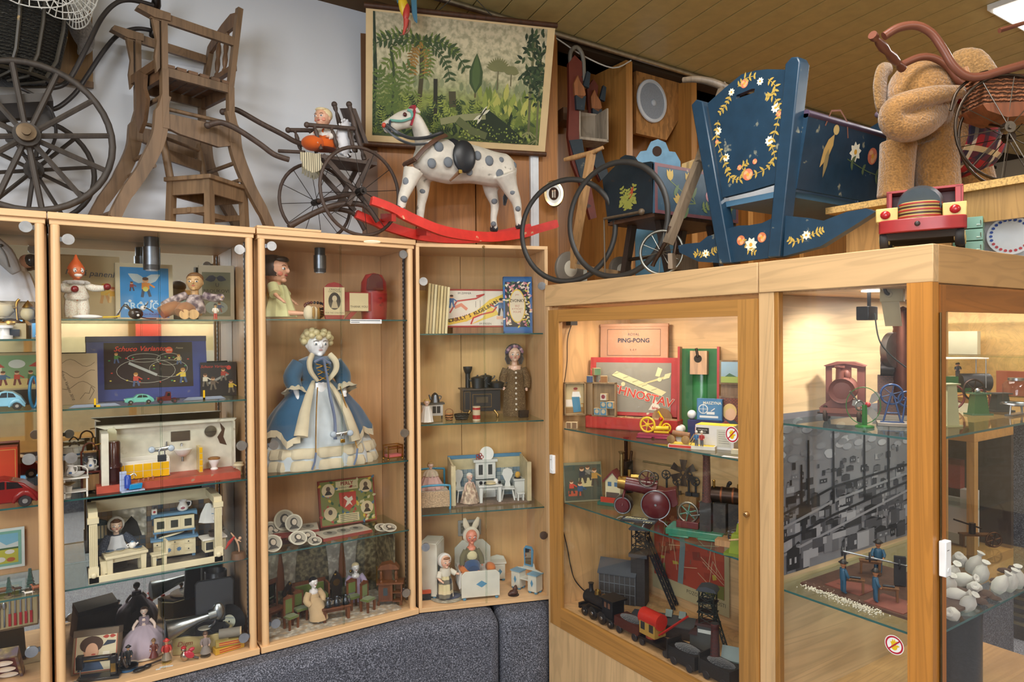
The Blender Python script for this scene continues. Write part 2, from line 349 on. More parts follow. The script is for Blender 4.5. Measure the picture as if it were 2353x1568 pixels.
def shelf(t,x0,x1,v0,v1,z,lab=None):
 p=t.part('glass_shelf',TG).bx(x0,x1,v0,v1,z-.007,z)
 p.sub('edge','gloss:2f5a58:.15').bx(x0,x1,v0-.0012,v0,z-.0065,z-.0005)
def knobs(d,pts):
 for x,z,s_ in pts:
  d.sub('hinge_disc','metal:c3c8d0:.3').lathe([(0,.0005),(.0195,.0005),(.0195,.009),(0,.009)],x,0,z,ax='y',n=20).box(x+s_*.02,.004,z-.008,.016,.006,.016,'metal:90949c:.3')
def cabA(label,x0,x1,shelves,back,hl,hr):
 w=x1-x0;t=T('display_cabinet',label,'display cabinet',(x0,2.9,0),0,1.,'round-post glass showcases along the white wall')
 c=t.part('carcass',BE,bv=.002)
 c.bx(0,w,-.016,.41,1.868,1.892,BX).bx(.004,w-.004,-.006,.41,1.85,1.868,BX).bx(0,w,-.016,.41,.152,.178,BX)
 c.bx(.002,.018,.05,.40,.178,1.85,BI).bx(w-.018,w-.002,.05,.40,.178,1.85,BI).bx(.002,w-.002,.40,.41,.178,1.85,BI)
 for x in(.0215,w-.0215):t.part('post',BE).cyl((x,.006,.178),(x,.006,1.85),.0145,n=18)
 b=t.part('back_panel','mirror:d8dad8' if back=='mirror' else BI)
 b.bx(.02,w-.02,.36,.399,.18,1.85)
 if back=='half':b.bx(.02,w-.02,.357,.36,.872,1.85,'mirror:d8dad8').bx(.02,w-.02,.357,.36,.18,.54,'mirror:d8dad8')
 for z in shelves:shelf(t,.021,w-.021,.03,.352,z)
 for k,(a,e)in enumerate(((.038,w/2-.002),(w/2+.002,w-.038))):
  d=t.part('door',GL).bx(a,e,.002,.007,.182,1.846)
  d.sub('door_edge','glass:c8dcd4').bx((e-.0015 if k==0 else a),(e if k==0 else a+.0015),.0012,.0022,.182,1.846)
  knobs(d,[((a+.022 if k==0 else e-.022),z,-1 if k==0 else 1)for z in(hl if k==0 else hr)])
 for x in(.024,w-.030):
  r=t.part('shelf_rail','metal:6a6e74:.4').bx(x,x+.006,.055,.07,.2,1.84)
  r.bx(x-.0005,x+.0065,.06,.066,.2,1.84,'matte:22242a')
  for j in range(82):r.bx(x-.001,x+.007,.059,.067,.205+j*.02,.214+j*.02,'metal:c8ccd4:.3')
 return t
cab0=cabA('beech glass showcase at the left edge holding the red tin car',-.738,-.038,(1.447,1.197,.862,.545),'half',(1.80,1.0,.3),(1.835,1.03,.36))
cab1=cabA('beech glass showcase with the toy bathroom and doll kitchen',-.035,.662,(1.519,1.194,.867,.543),'mirror',(1.80,1.022,.2),(1.80,1.01,.232))
cab2=cabA('beech glass showcase holding the large china doll',.668,1.375,(1.523,.867,.541),'wood',(1.822,1.0,.26),(1.822,1.0,.26))
t=T('display_cabinet','slim square-framed corner showcase holding the doll bedroom and the black stove','display cabinet',F3.o,-TH)
c=t.part('carcass',BE,bv=.0015)
c.bx(0,.64,0,.385,1.862,1.879,BX).bx(0,.64,0,.385,.152,.172,BX).bx(0,.016,0,.385,.172,1.862).bx(.624,.64,0,.385,.172,1.862)
b=t.part('back_panel','beech:d9b078');b.bx(.016,.27,.365,.385,.172,1.862).bx(.273,.624,.365,.385,.172,1.862)
for z in(1.457,1.029,.602):shelf(t,.018,.622,.03,.36,z)
for k,(a,e)in enumerate(((.013,.318),(.322,.627))):
 d=t.part('door',GL).bx(a,e,-.008,-.003,.17,1.866)
 d.sub('door_edge','glass:c8dcd4').bx((e-.0015 if k==0 else a),(e if k==0 else a+.0015),-.0088,-.0078,.17,1.866)
 knobs(d,[((a+.02 if k==0 else e-.02),z,-1 if k==0 else 1)for z in((1.70,.46)if k==0 else(1.685,.47))])
t.part('door_stop','metal:8a6a40').cyl((.32,-.012,1.868),(.32,0,1.868),.006)
def downlight(P,lab,h=.11,r=.028):
 t=T('cabinet_downlight',lab,'lamp',P,0,1.,'black downlights under the showcase tops')
 t.part('body','paint:2a2c30:.35').cyl((0,0,0),(0,0,-h*.3),r*.85).cyl((0,0,-h*.3),(0,0,-h*.85),r,m='metal:7a8088:.35').cyl((0,0,-h*.85),(0,0,-h),r*.95)
 t.part('lens','gloss:c8ccd0').cyl((0,0,-h),(0,0,-h-.004),r*.7)
downlight(FA.w(.305,.17,1.849),'grey downlight hanging inside the showcase above the blue picture book',.13,.032)
downlight(FA.w(.985,.17,1.849),'black and steel downlight hanging above the china doll')
P=PZ(855,555,1.849);solo('cabinet_spotlight','round recessed light in the china doll showcase top','lamp',P,0,1,'glow:f4e0b8::.6').cyl((0,0,-.003),(0,0,0),.035,n=24)
PN='pine:d2ae80::y';PF='veneer:ad7c40';PB='pine:d3ad80';PK='pine:dcc096::x'
t=isl=T('island_showcase','large pine corner showcase lit inside with steam engines and mine models','showcase',(0,0,0))
c=t.part('top','pine:cda87a::y',bv=.002)
c.bx(1.9,1.93,1.419,2.593,1.58,1.68).bx(1.9,1.93,.881,1.415,1.58,1.68)
c.bx(1.93,3.1,.881,.911,1.578,1.68,'pine:bd925e::x').bx(1.93,3.1,.911,2.56,1.655,1.679,'pine:cda87a::x').bx(1.93,2.39,2.563,2.593,1.58,1.68,'pine:cda87a::x')
c.bx(1.93,3.07,.93,2.56,1.575,1.6,'pine:d3a673::x')
c=t.part('carcass',PB,bv=.0015)
c.bx(1.903,1.925,2.567,2.585,FL,1.58).bx(1.925,2.39,2.53,2.585,FL,1.575,'pine:d6aa76').bx(2.38,2.4,1.43,2.53,FL,1.575,PN)
c.bx(1.905,2.38,1.43,2.53,FL,.185,'pine:d3a673')
c.bx(1.904,1.92,1.362,1.418,FL,1.58,'pine:cda87a').bx(1.906,1.93,1.346,1.362,FL,1.58,'veneer:a87434').bx(1.93,3.05,1.40,1.43,FL,1.575,PK)
c.bx(1.92,3.08,.90,1.40,FL,.2,'pine:c99c68::x').bx(3.05,3.08,.89,.95,FL,1.58,'pine:b98848').bx(3.05,3.08,1.37,1.43,FL,1.58,'pine:b98848')
t.part('corner_post','veneer:bd7e36:.35').bx(1.9,1.934,.883,.948,FL,1.58)
d=t.part('door',PF,label='long pine framed glass door of the steam engine bay')
d.bx(1.898,1.92,2.487,2.566,.1,1.562).bx(1.898,1.92,1.42,1.497,.1,1.562).bx(1.898,1.92,1.497,2.487,1.507,1.562,'veneer:ad7c40::y').bx(1.898,1.92,1.497,2.487,.1,.19,'veneer:ad7c40::y')
d.sub('pane',GL).bx(1.907,1.911,1.496,2.488,.189,1.508)
d.sub('lock','metal:c8a878:.3').lathe([(0,0),(.009,0),(.009,-.012),(.006,-.016),(0,-.016)],0,0,0,ax='x',n=16)
L_=PX(1718,1182,1.898);q=d.kids[-1];q.v=[p+V((1.898,L_.y,L_.z))for p in q.v]
d=t.part('base_panel','pine:d0ac7e');d.bx(1.9,1.918,1.42,2.566,FL,.098)
d=t.part('window_pane',GL).bx(1.906,1.91,.947,1.347,.2,1.58)
d=t.part('end_door','veneer:9c6028',label='pine framed glass end door')
d.bx(1.936,1.966,.880,.9,.05,1.574).bx(1.966,3.02,.880,.9,1.503,1.574,'veneer:9c6028::x').bx(2.99,3.05,.88,.9,.05,1.503).bx(1.966,2.99,.88,.9,.05,.12,'veneer:9c6028::x')
d.sub('pane',GL).bx(1.965,2.99,.888,.892,.12,1.504)
d.sub('hinge','metal:6a5a40:.4').cyl((1.934,.879,.2),(1.934,.879,1.5),.003,n=8)
t.part('end_pane',GL).bx(3.06,3.064,.95,1.37,.2,1.575)
shelf(t,1.93,2.37,1.5,2.49,1.017);shelf(t,1.93,2.37,1.5,2.49,.676)
for z in(1.16,.625):shelf(t,1.932,3.04,.91,1.395,z)
for z,a,e in((1.017,1.5,2.49),(.676,1.5,2.49),(1.16,.91,1.345),(.625,.91,1.345)):
 t.part('shelf_edge','gloss:2f5a58:.15').bx(1.9285,1.93,a,e,z-.0065,z-.0005)
for y_ in(2.25,1.8):lamp('bay_spot_long','AREA',(2.08,y_,1.565),1.7,(1,.9,.76),.14,.14,aim=(2.16,y_,.9))
lamp('bay_spot_corner','SPOT',(2.12,1.12,1.56),9,(1,.93,.82),.03,aim=(2.22,1.4,1.0),spot=125)
lamp('bay_spot_end','AREA',(2.6,1.15,1.565),2.5,(1,.93,.82),.3,.3,aim=(2.6,1.15,0))
P=PZ(2005,668,1.574);solo('recessed_light','small round recessed light glowing in the corner bay ceiling','lamp',P,0,1,'glow:fff8ee::9').cyl((0,0,-.003),(0,0,.0),.03,n=24)
for px,py,lab,x in((1271,1067,'white door sensor box on the left door frame of the pine island',0),(2166,1283,'white door sensor box on the end door of the pine island',1)):
 P=PX(px,py,1.896)if not x else PY(px+4,py,.872)
 w,h=(.028,.085)if not x else(.03,.093)
 t=T('door_sensor',lab,'sensor',P,-PI/2 if not x else 0);t.part('case','paint:eef0f2:.35',bv=.002).box(0,-.002,-h/2,w,.018,h)
 t.part('test_button','paint:dfe2e5:.4').lathe([(0,0),(.006,0),(.006,.0015),(0,.0015)],0,-.011,-h*.32,ax='y',n=16).line([(-w*.3,h*.25),(w*.1,h*.25)],.0018,-.0112,'paint:444444')
def wheel(m,x,y,z,r,rz=0,rim=.006,ns=12,sp=.002,hr=.012,hl=.03,mr=None,ms=None,fl=1.,rx=0,seg=40,face=0):
 m.at(x,y,z,rz=rz,rx=rx);m.tube([((r-rim)*cos(2*PI*i/seg),0,(r-rim)*sin(2*PI*i/seg))for i in range(seg)],rim,mr,8,closed=True,fl=fl)
 for i in range(ns):
  a=2*PI*(i+.3)/ns;o=hl*.25*(-1 if i%2 else 1)if sp<r*.03 else 0
  m.cyl((hr*.6*cos(a),o,hr*.6*sin(a)),((r-rim*1.3)*cos(a),0,(r-rim*1.3)*sin(a)),sp,m=ms,n=6)
 m.cyl((0,-hl/2,0),(0,hl/2,0),hr,m=ms,n=16).cyl((0,-hl*.75,0),(0,-hl/2,0),hr*.45,m=ms,n=12)
 return m.at()
def dwheel(m,x,y,z,r,w,mt='paint:2a2624:.6',mh=None,hr=.5,ax='y'):
 p=[(0,-w/2),(r*.9,-w/2),(r,-w*.3),(r,w*.3),(r*.9,w/2),(0,w/2)];m.lathe(p,x,y,z,mt,22,ax=ax)
 if mh:m.lathe([(0,-w*.62),(r*hr*.8,-w*.62),(r*hr,-w*.45),(r*hr,w*.45),(r*hr*.8,w*.62),(0,w*.62)],x,y,z,mh,18,ax=ax)
 return m
def turned(m,p,q,r,mt=None,n=10):
 P,Q=V(p),V(q);ts=(0,.08,.14,.2,.35,.5,.65,.8,.86,.92,1);rs=(1,1,.55,.9,1.15,.8,1.15,.9,.55,1,1)
 return m.tube([P.lerp(Q,t)for t in ts],[r*k for k in rs],mt,n)
def bar(m,p,q,w,d,mt=None):
 P,Q=V(p),V(q);t=(Q-P).normalized();up=V((0,1,0))if abs(t.y)<.8 else V((0,0,1));a=t.cross(up).normalized()*w/2;b=a.cross(t).normalized()*d/2
 return m.add([P-a-b,P+a-b,P+a+b,P-a+b,Q-a-b,Q+a-b,Q+a+b,Q-a+b],[(3,2,1,0),(4,5,6,7),(0,1,5,4),(1,2,6,5),(2,3,7,6),(3,0,4,7)],mt)
def plank(m,pts,w,d,mt=None,k=5):
 P=cr(pts,k);vs=[];fs=[];N=len(P)
 for i,p in enumerate(P):
  t=(P[min(i+1,N-1)]-P[max(i-1,0)]).normalized();a=V((-t.z,0,t.x));a=a.normalized()if a.length>1e-6 else V((1,0,0));b=t.cross(a)
  ww=w[i*(len(w)-1)//(N-1)]if isinstance(w,(list,tuple))else w
  vs+=[p-a*ww/2-b*d/2,p+a*ww/2-b*d/2,p+a*ww/2+b*d/2,p-a*ww/2+b*d/2]
 for i in range(N-1):
  for j in range(4):fs.append((i*4+j,i*4+(j+1)%4,i*4+4+(j+1)%4,i*4+4+j))
 fs+=[(3,2,1,0),tuple((N-1)*4+j for j in range(4))]
 return m.add(vs,fs,mt)
def hand(m,p,d,s,side=1):
 P=V(p);D=V(d).normalized();A=D.cross(V((0,-1,.2))).normalized();N=A.cross(D)
 m.tube([P,P+D*s*.5],[s*.24,s*.3],n=8,fl=1.2)
 for i,l in enumerate((.42,.5,.47,.36)):
  a=P+D*s*.45+A*s*(.27-.18*i);m.tube([a,a+D*s*l*.55,a+D*s*l+N*s*.1],[s*.1,s*.09,s*.07],n=6)
 a=P+D*s*.12+A*s*.26*side;m.tube([a,a+A*s*.22*side+D*s*.15,a+A*s*.28*side+D*s*.38],[s*.11,s*.1,s*.07],n=6)
def figure(t,h,skin='skin:e8c4a8',hd=.17,sw=.1,arms=None,legs=None,eye='3a4a6a',lip='b84a48',hair=None,style='bob',sz=None,hip=None,fat=1.,nohand=0,vox=None,lean=0,turn=0,cheek=None,al=.055):
 H=h;r=hd*H/2;sz=sz or(1-hd*1.22);hip=hip or .46;f=lambda p:V(p)*H
 b=t.part('body',skin,rem=vox or max(H/150,.6));hz=H-r*1.0
 b.at(0,lean*H,hz,rz=turn).ball(0,0,.06*r,r*.84,r*.9,r*.94,n=18).ball(0,-r*.12,-r*.42,r*.62,r*.66,r*.55).ball(0,-r*.93,-r*.12,r*.1,r*.16,r*.17).ball(-r*.8,r*.05,-r*.1,r*.1,r*.16,r*.2).ball(r*.8,r*.05,-r*.1,r*.1,r*.16,r*.2).ball(0,-r*.62,-r*.78,r*.22,r*.2,r*.15).at()
 b.tube([(0,lean*H,hz-r*.6),(0,lean*H*.5,sz*H-.01*H)],[r*.36,r*.42])
 b.tube([f((0,lean*.5,sz)),f((0,lean*.4,sz-.05)),f((0,0,(sz+hip)/2)),f((0,0,hip)),f((0,0,hip-.04))],[sw*.75*H,sw*.9*H,sw*.72*H*fat,sw*.85*H*fat,sw*.6*H],n=14,fl=1.0)
 arms=arms or[[(-sw*.95,0,sz-.02),(-sw*1.5,0,sz-.16),(-sw*1.6,-.06,sz-.29)],[(sw*.95,0,sz-.02),(sw*1.5,0,sz-.16),(sw*1.6,-.06,sz-.29)]]
 for i,a in enumerate(arms):
  b.tube([f(p)for p in a],[H*.036,H*.032]+[H*.022]*(len(a)-2),n=8,k=3)
  if not nohand:hand(b,f(a[-1]),f(a[-1])-f(a[-2]),H*al,1 if i else-1)
 legs=legs or[[(-sw*.5,0,hip),(-sw*.5,-.01,hip*.5),(-sw*.5,0,.05),(-sw*.5,-.05,.018)],[(sw*.5,0,hip),(sw*.5,-.01,hip*.5),(sw*.5,0,.05),(sw*.5,-.05,.018)]]
 for l in legs:b.tube([f(p)for p in l],[H*.055,H*.042]+[H*.03]*(len(l)-3)+[H*.022],n=8,k=3)
 c,s_=cos(R(turn)),sin(R(turn))
 def fp(x,y,z):return(x*c-y*s_,lean*H+x*s_+y*c,hz+z)
 for sg in(-1,1):
  x,y,z=fp(sg*r*.34,-r*.8,r*.02);e=t.part('eye','gloss:f2efe8');e.at(x,y,z,rz=turn+sg*14).ball(0,0,0,r*.16,r*.08,r*.1,n=10).ball(0,-r*.055,0,r*.08,r*.05,r*.085,'gloss:'+eye,n=8).tube([(-r*.2,-r*.03,r*.2),(0,-r*.05,r*.27),(r*.2,-r*.03,r*.2)],r*.022,'paint:5a4030',5).at()
  if cheek:x,y,z=fp(sg*r*.5,-r*.62,-r*.32);t.part('cheek','skin:'+cheek).at(x,y,z,rz=turn+sg*35).ball(0,0,0,r*.2,r*.05,r*.18,n=10).at()
 x,y,z=fp(0,-r*.8,-r*.42);t.part('mouth','paint:'+lip).at(x,y,z,rz=turn).ball(0,0,0,r*.17,r*.06,r*.055,n=10).at()
 if hair:
  q=t.part('hair',hair);q.at(0,lean*H,hz,rz=turn)
  if style=='bob':q.lathe([(0,r*1.08),(r*.5,r*1.0),(r*.86,r*.62),(r*.97,r*.15),(r*.95,-r*.3),(r*.86,-r*.5),(r*.7,-r*.3),(r*.6,0)],0,r*.27,0,n=22,wob=.03,wn=11).ball(0,-r*.45,r*.68,r*.66,r*.5,r*.26)
  elif style=='short':q.ball(0,r*.16,r*.34,r*.88,r*.9,r*.74).ball(0,-r*.35,r*.72,r*.6,r*.45,r*.2)
  elif style=='curls':
   q.ball(0,r*.2,r*.35,r*.95,r*.9,r*.8)
   for i in range(34):
    a=i*2.4;zz=r*(.1+.95*(i/34));rr=r*1.02*math.sqrt(max(.05,1-((zz/r-.25)/.95)**2));x,y=rr*cos(a),rr*sin(a)
    if y<-.45*r and zz<.45*r:continue
    q.ball(x,y+r*.1,zz,r*.27,r*.27,r*.25,n=8)
  elif style=='long':q.ball(0,r*.18,r*.28,r*.92,r*.9,r*.8).tube([(-r*.75,r*.2,r*.2),(-r*.9,r*.1,-r*.6),(-r*.8,0,-r*1.3)],[r*.35,r*.4,r*.2]).tube([(r*.75,r*.2,r*.2),(r*.9,r*.1,-r*.6),(r*.8,0,-r*1.3)],[r*.35,r*.4,r*.2])
  q.at()
 return f,hz,r,sz,hip
def skirt(t,h,z0,z1,r0,r1,m,name='skirt',n=36,wob=.06,wn=11,sx=1,sy=1,y=0,bulge=.1):
 return t.part(name,m).lathe([(r1*.96,z0),(r1,z0),(r1*.97+(r0-r1)*.15,z0+(z1-z0)*.25),((r0+r1)/2*(1+bulge),z0+(z1-z0)*.55),(r0*1.15,z0+(z1-z0)*.88),(r0,z1),(0,z1)],0,y,0,None,n,sx,sy,wob=wob,wn=wn)
def sleeves(t,f,arms,H,m,r=.05,r2=.045,upto=None):
 for a in arms:t.part('sleeve',m).tube([f(p)for p in(a if not upto else a[:upto])],[H*r,H*r*1.05,H*r2][:len(a if not upto else a[:upto])]+[H*r2]*max(0,len(a)-3),n=12,k=3)
def smallfig(name,lab,cat,P,rz,h,u,skin,top,pants,hair='paint:3a2a20',group=None,hat=None,arms=None,base=None,extra=None):
 t=T(name,lab,cat,P,rz,u,group);z0=h*.05 if base else 0
 b=t.part('body',skin,rem=h/45);b.ball(0,0,h*.88,h*.085,h*.09,h*.1).tube([(0,0,h*.8),(0,0,h*.72)],h*.045)
 ar=arms or[[(-.11,0,.72),(-.17,-.03,.58),(-.13,-.12,.46)],[(.11,0,.72),(.17,-.03,.58),(.13,-.12,.46)]]
 for a in ar:b.tube([V(p)*h for p in a],[h*.04,h*.035,h*.03],n=6).ball(*(V(a[-1])*h),h*.04,n=8)
 b.tube([(0,0,h*.72),(0,0,h*.42)],[h*.08,h*.08]).tube([(-h*.05,0,h*.44),(-h*.06,0,h*.05)],[h*.05,h*.035]).tube([(h*.05,0,h*.44),(h*.06,0,h*.05)],[h*.05,h*.035])
 t.part('jacket',top).lathe([(h*.11,h*.4),(h*.12,h*.5),(h*.115,h*.66),(h*.1,h*.73),(h*.05,h*.76),(0,h*.76)],n=14,sy=.8)
 for a in ar:t.part('sleeve',top).tube([V(a[0])*h,V(a[1])*h,V(a[1]).lerp(V(a[2]),.6)*h],[h*.05,h*.046,h*.042],n=8)
 if pants.startswith('skirt/'):t.part('skirt',pants[6:]).lathe([(h*.2,h*.13),(h*.21,h*.15),(h*.1,h*.45),(0,h*.46)],n=18,wob=.08)
 else:
  for sg in(-1,1):t.part('trouser_leg',pants).tube([(sg*h*.05,0,h*.45),(sg*h*.06,0,h*.06),(sg*h*.06,-h*.05,h*.02)],[h*.062,h*.05,h*.035],n=8)
 q=t.part('hat' if hat else 'hair',hat or hair);q.lathe([(h*.1,h*.9),(h*.105,h*.93),(h*.08,h*.99),(h*.03,h*1.03),(0,h*1.03)],n=14)
 if hat:q.lathe([(0,h*.92),(h*.14,h*.925),(h*.14,h*.935),(0,h*.94)],n=14)
 if base:t.part('base',base).cyl((0,0,0),(0,0,h*.03),h*.2,n=16)
 return t
def book(name,lab,P,rz,u,w,h,d,m,cat='book',group=None,lean=0,pages='paper:d8cba8',prt=None,cover='cover'):
 t=T(name,lab,cat,P,rz,u,group,rx=R(-lean));k=max(1.,d*.1)
 c=t.part(cover,m);c.bx(-w/2,w/2,-k,0,0,h).bx(-w/2,w/2,d-2*k,d-k,0,h).bx(-w/2,-w/2+k,-k,d-k,0,h)
 t.part('pages',pages).bx(-w/2+k*.5,w/2-k*.8,0,d-2*k,k*.6,h-k*.6)
 if prt:prt(c,-k-.15)
 return t
def carton(name,lab,P,rz,u,w,h,d,m,cat='box',group=None,lean=0,prt=None,lid=None,bv=.6,rz2=0):
 t=T(name,lab,cat,P,rz,u,group,rx=R(-lean));b=t.part('box_body',m,bv=bv).bx(-w/2,w/2,0,d,0,h)
 if lid:t.part('lid',lid[0],bv=bv).bx(-w/2-.8,w/2+.8,-.8,d+.8,h-lid[1],h+.8)
 if prt:prt(b,-.35)
 return t
def toycar(name,lab,P,rz,u,L,H,W,m,m2='gloss:a8c8d0',group=None,style='sedan',wh='paint:1e1c1c',trim='metal:c8c8c8:.3'):
 t=T(name,lab,'toy car',P,rz,u,group);wr=H*.2
 b=t.part('body',m,bv=H*.05,sub=0)
 if style=='sedan':pl=[(-L*.5,H*.2),(-L*.5,H*.5),(-L*.42,H*.6),(-L*.2,H*.64),(-L*.08,H*.95),(L*.1,H),(L*.3,H*.88),(L*.46,H*.55),(L*.5,H*.3),(L*.48,H*.16)]
 elif style=='fast':pl=[(-L*.5,H*.16),(-L*.5,H*.45),(-L*.3,H*.58),(-L*.14,H*.96),(L*.06,H),(L*.28,H*.82),(L*.5,H*.3),(L*.5,H*.16)]
 elif style=='beetle':pl=[(-L*.5,H*.2),(-L*.49,H*.4),(-L*.38,H*.58),(-L*.22,H*.64),(-L*.12,H*.9),(L*.02,H),(L*.2,H*.95),(L*.38,H*.7),(L*.5,H*.3),(L*.48,H*.18)]
 b.prism(pl,-W/2,W/2,sm=False)
 t.part('window',m2).prism([(-L*.1,H*.66),(-L*.04,H*.9),(L*.08,H*.93),(L*.08,H*.66)],-W/2-.3,W/2+.3);t.part('window',m2).prism([(L*.1,H*.66),(L*.1,H*.92),(L*.22,H*.86),(L*.28,H*.66)],-W/2-.3,W/2+.3)
 for x in(-L*.3,L*.3):
  t.part('fender',m).tube([(x-H*.34,-W*.5,H*.16),(x-H*.22,-W*.52,H*.4),(x+H*.05,-W*.52,H*.48),(x+H*.34,-W*.5,H*.16)],[H*.04,H*.09,H*.1,H*.03],n=8,k=3,fl=1.2)
  for y in(-W*.5,W*.5):dwheel(t.part('wheel',wh),x,y,wr,wr,W*.16,wh,trim,.5)
 t.part('bumper',trim).tube([(-L*.5,-W*.45,H*.24),(-L*.54,0,H*.24),(-L*.5,W*.45,H*.24)],H*.035,n=6,k=3)
 for y in(-W*.35,W*.35):t.part('headlight','gloss:e8e4d0').ball(-L*.48,y,H*.46,H*.08)
 return t
def miniseat(t,w,d,sh,h,m,ms,lw=None,back='panel'):
 lw=lw or w*.12;t.part('seat',ms,bv=lw*.3).bx(-w/2,w/2,-d/2,d/2,sh-lw,sh+lw*.4)
 for x,y in((-1,-1),(1,-1),(-1,1),(1,1)):t.part('leg',m).box(x*(w/2-lw/2),y*(d/2-lw/2),0,lw,lw,sh-lw,tx=1.2,ty=1.2)
 b=t.part('backrest',m);b.bx(-w/2,-w/2+lw,d/2-lw,d/2,sh,h).bx(w/2-lw,w/2,d/2-lw,d/2,sh,h).bx(-w/2,w/2,d/2-lw,d/2,h-lw*1.2,h).prism([(-w/2,h),(-w*.2,h+lw*.6),(0,h+lw*1.3),(w*.2,h+lw*.6),(w/2,h)],d/2-lw,d/2)
 if back=='panel':t.part('back_pad',ms).bx(-w/2+lw*.9,w/2-lw*.9,d/2-lw*.9,d/2-lw*.2,sh+lw*1.2,h-lw*1.1)
def minitable(t,w,d,h,m,lw,top=None):
 t.part('tabletop',top or m,bv=lw*.15).bx(-w/2,w/2,-d/2,d/2,h-lw*.7,h)
 t.part('apron',m).bx(-w/2+lw,w/2-lw,-d/2+lw,d/2-lw,h-lw*1.9,h-lw*.7)
 for x,y in((-1,-1),(1,-1),(-1,1),(1,1)):t.part('leg',m).box(x*(w/2-lw),y*(d/2-lw),0,lw,lw,h-lw*.7,tx=1.3,ty=1.3)
def flower(m,x,z,r,y,c='paint:efe9d2',cc='paint:d8a23c',n=7):return m.petals(x,z,r,y,c,cc,n,.32)
def rose(m,x,z,r,y,c='paint:d8785a',c2='paint:e8a878'):
 m.disc(x,z,r,y,c,n=14)
 for i in range(5):a=i*1.26;m.disc(x+r*.45*cos(a),z+r*.45*sin(a),r*.42,y-r*.008-r*.003*i,(c2,c)[i%2],n=10)
 return m.disc(x,z,r*.3,y-r*.035,'paint:e0a040',n=8)
def sprig(m,pts,l,y,c='paint:b8a24c',w=.2):
 P=cr([(p[0],0,p[1])for p in pts],5);m.line([(p.x,p.z)for p in P],l*.09,y,c)
 for i in range(1,len(P),2):
  d=P[i]-P[i-1];a=math.degrees(math.atan2(d.z,d.x))
  for sg in(-1,1):m.leaf(P[i].x,P[i].z,l*(.6+.4*(i%3)/2),l*w,a+sg*48,y-l*.008-l*.004*(i%3),c,bend=sg*.15)
 return m
def bonnet(t,r,x,y,z,m,rz=0,name='bonnet',k=1.):
 return t.part(name,m).at(x,y,z,rz=rz).lathe([(r*.95*k,r*.28),(r*1.12*k,r*.1),(r*1.08*k,-r*.5),(r*.8*k,-r*1.0),(0,-r*1.15)],0,r*.1,r*.12,ax='y',n=22).at()
ZT=1.893;DK='wood:54402f';OLD='wood:735a42';BLK='paint:2c2a2c:.5'
O=PY(62,313,2.98);O=V((O.x,3.1,ZT));q=lambda x,y,Y:PY(x,y,Y)-O
t=T('wicker_pram','antique black wicker pram with big wooden spoked wheels and a lace cover','pram',O)
h=q(62,313,2.98);w=t.part('front_wheel','wood:3e3630:.6',label='large spoked wooden wheel nearest the room')
wheel(w,h.x,h.y,h.z,h.z-.001,rim=.012,ns=12,sp=.010,hr=.042,hl=.07);w.at().lathe([(0,.05),(.014,.05),(.014,.035),(.03,.033),(.03,0)],h.x,h.y-.03,h.z,'metal:6a5a48:.5',ax='y')
h=q(78,393,3.27);w=t.part('far_wheel','wood:38312c:.6');wheel(w,h.x,h.y-.01,h.z,h.z-.001,rim=.010,ns=10,sp=.008,hr=.034,hl=.06)
c=q(40,60,3.13);b=t.part('basket','wicker:201f1b')
prof=[(.10,-.22),(.17,-.2),(.205,-.12),(.225,0),(.235,.14),(.24,.3)]
b.lathe(prof,c.x-.12,.03,c.z+.0,n=36,sx=1.22,sy=.58)
rm=t.part('cane_trim','worn:3a342a:.5:c09a50')
for a in(-62,-44,-20,15):rm.tube([(c.x-.12+r_*1.24*cos(R(a)),.03+r_*.59*sin(R(a)),c.z+z_)for r_,z_ in prof],.007,n=6)
rm.tube([(c.x-.12+.178*1.23*cos(2*PI*i/30),.03+.178*.59*sin(2*PI*i/30),c.z-.19)for i in range(30)],.008,n=6,closed=True)
lc=t.part('lace_cover','cloth:d8d6d0',label='white crocheted lace cloth over the pram')
for k in range(5):
 a=R(-112+k*27);X,Y=c.x-.12+.245*1.24*cos(a),.03+.262*.6*sin(a)
 for ring in(.03,.055,.08,.1):
  lc.tube([(X+ring*1.25*cos(b_)*abs(cos(a+PI/2))+ring*.5*cos(b_),Y-.012+.004*sin(6*b_),c.z+.15+ring*1.25*sin(b_))for b_ in[PI*(1+j/14)for j in range(15)]],.0022,n=4)
 for j in range(17):
  b_=PI*(1+j/16);lc.tube([(X+.012*cos(b_),Y-.01,c.z+.15),(X+(.104*1.25*abs(cos(a+PI/2))+.05)*cos(b_),Y-.014,c.z+.15+.127*sin(b_))],.0018,n=4)
lc.lathe([(.245,.14),(.25,.2),(.252,.3),(.2,.36),(0,.4)],c.x-.12,.03,c.z,n=30,sx=1.24,sy=.61)
fr=t.part('grey_fringe','fur:8a8480');p=q(188,70,3.25)
fr.tube([p+V((-.02,0,.1)),p,p+V((.01,0,-.06)),p+V((-.01,0,-.1))],[.03,.045,.03,.008],n=10,k=4)
hd=t.part('handle','paint:2e2a2a:.4')
hd.tube([q(*p_)for p_ in((116,203,3.0),(156,186,3.02),(199,109,3.05),(232,43,3.1),(265,8,3.12),(300,0,3.14),(352,12,3.17))],.009,n=10,k=6)
hd.tube([q(*p_)for p_ in((99,254,3.2),(133,247,3.2),(172,215,3.22),(199,176,3.23),(239,116,3.25),(272,80,3.27),(312,66,3.29),(350,70,3.3))],.009,n=10,k=6)
g=t.part('push_bar','metal:4a4440:.35');turned(g,q(362,-30,3.14),q(352,84,3.3),.017)
sp=t.part('spring','paint:2e2a2a:.4');sp.tube([q(*p_)for p_ in((40,200,3.05),(90,225,3.05),(120,260,3.06),(128,310,3.08),(110,350,3.1),(80,365,3.1),(40,350,3.1))],.006,n=8,k=5)
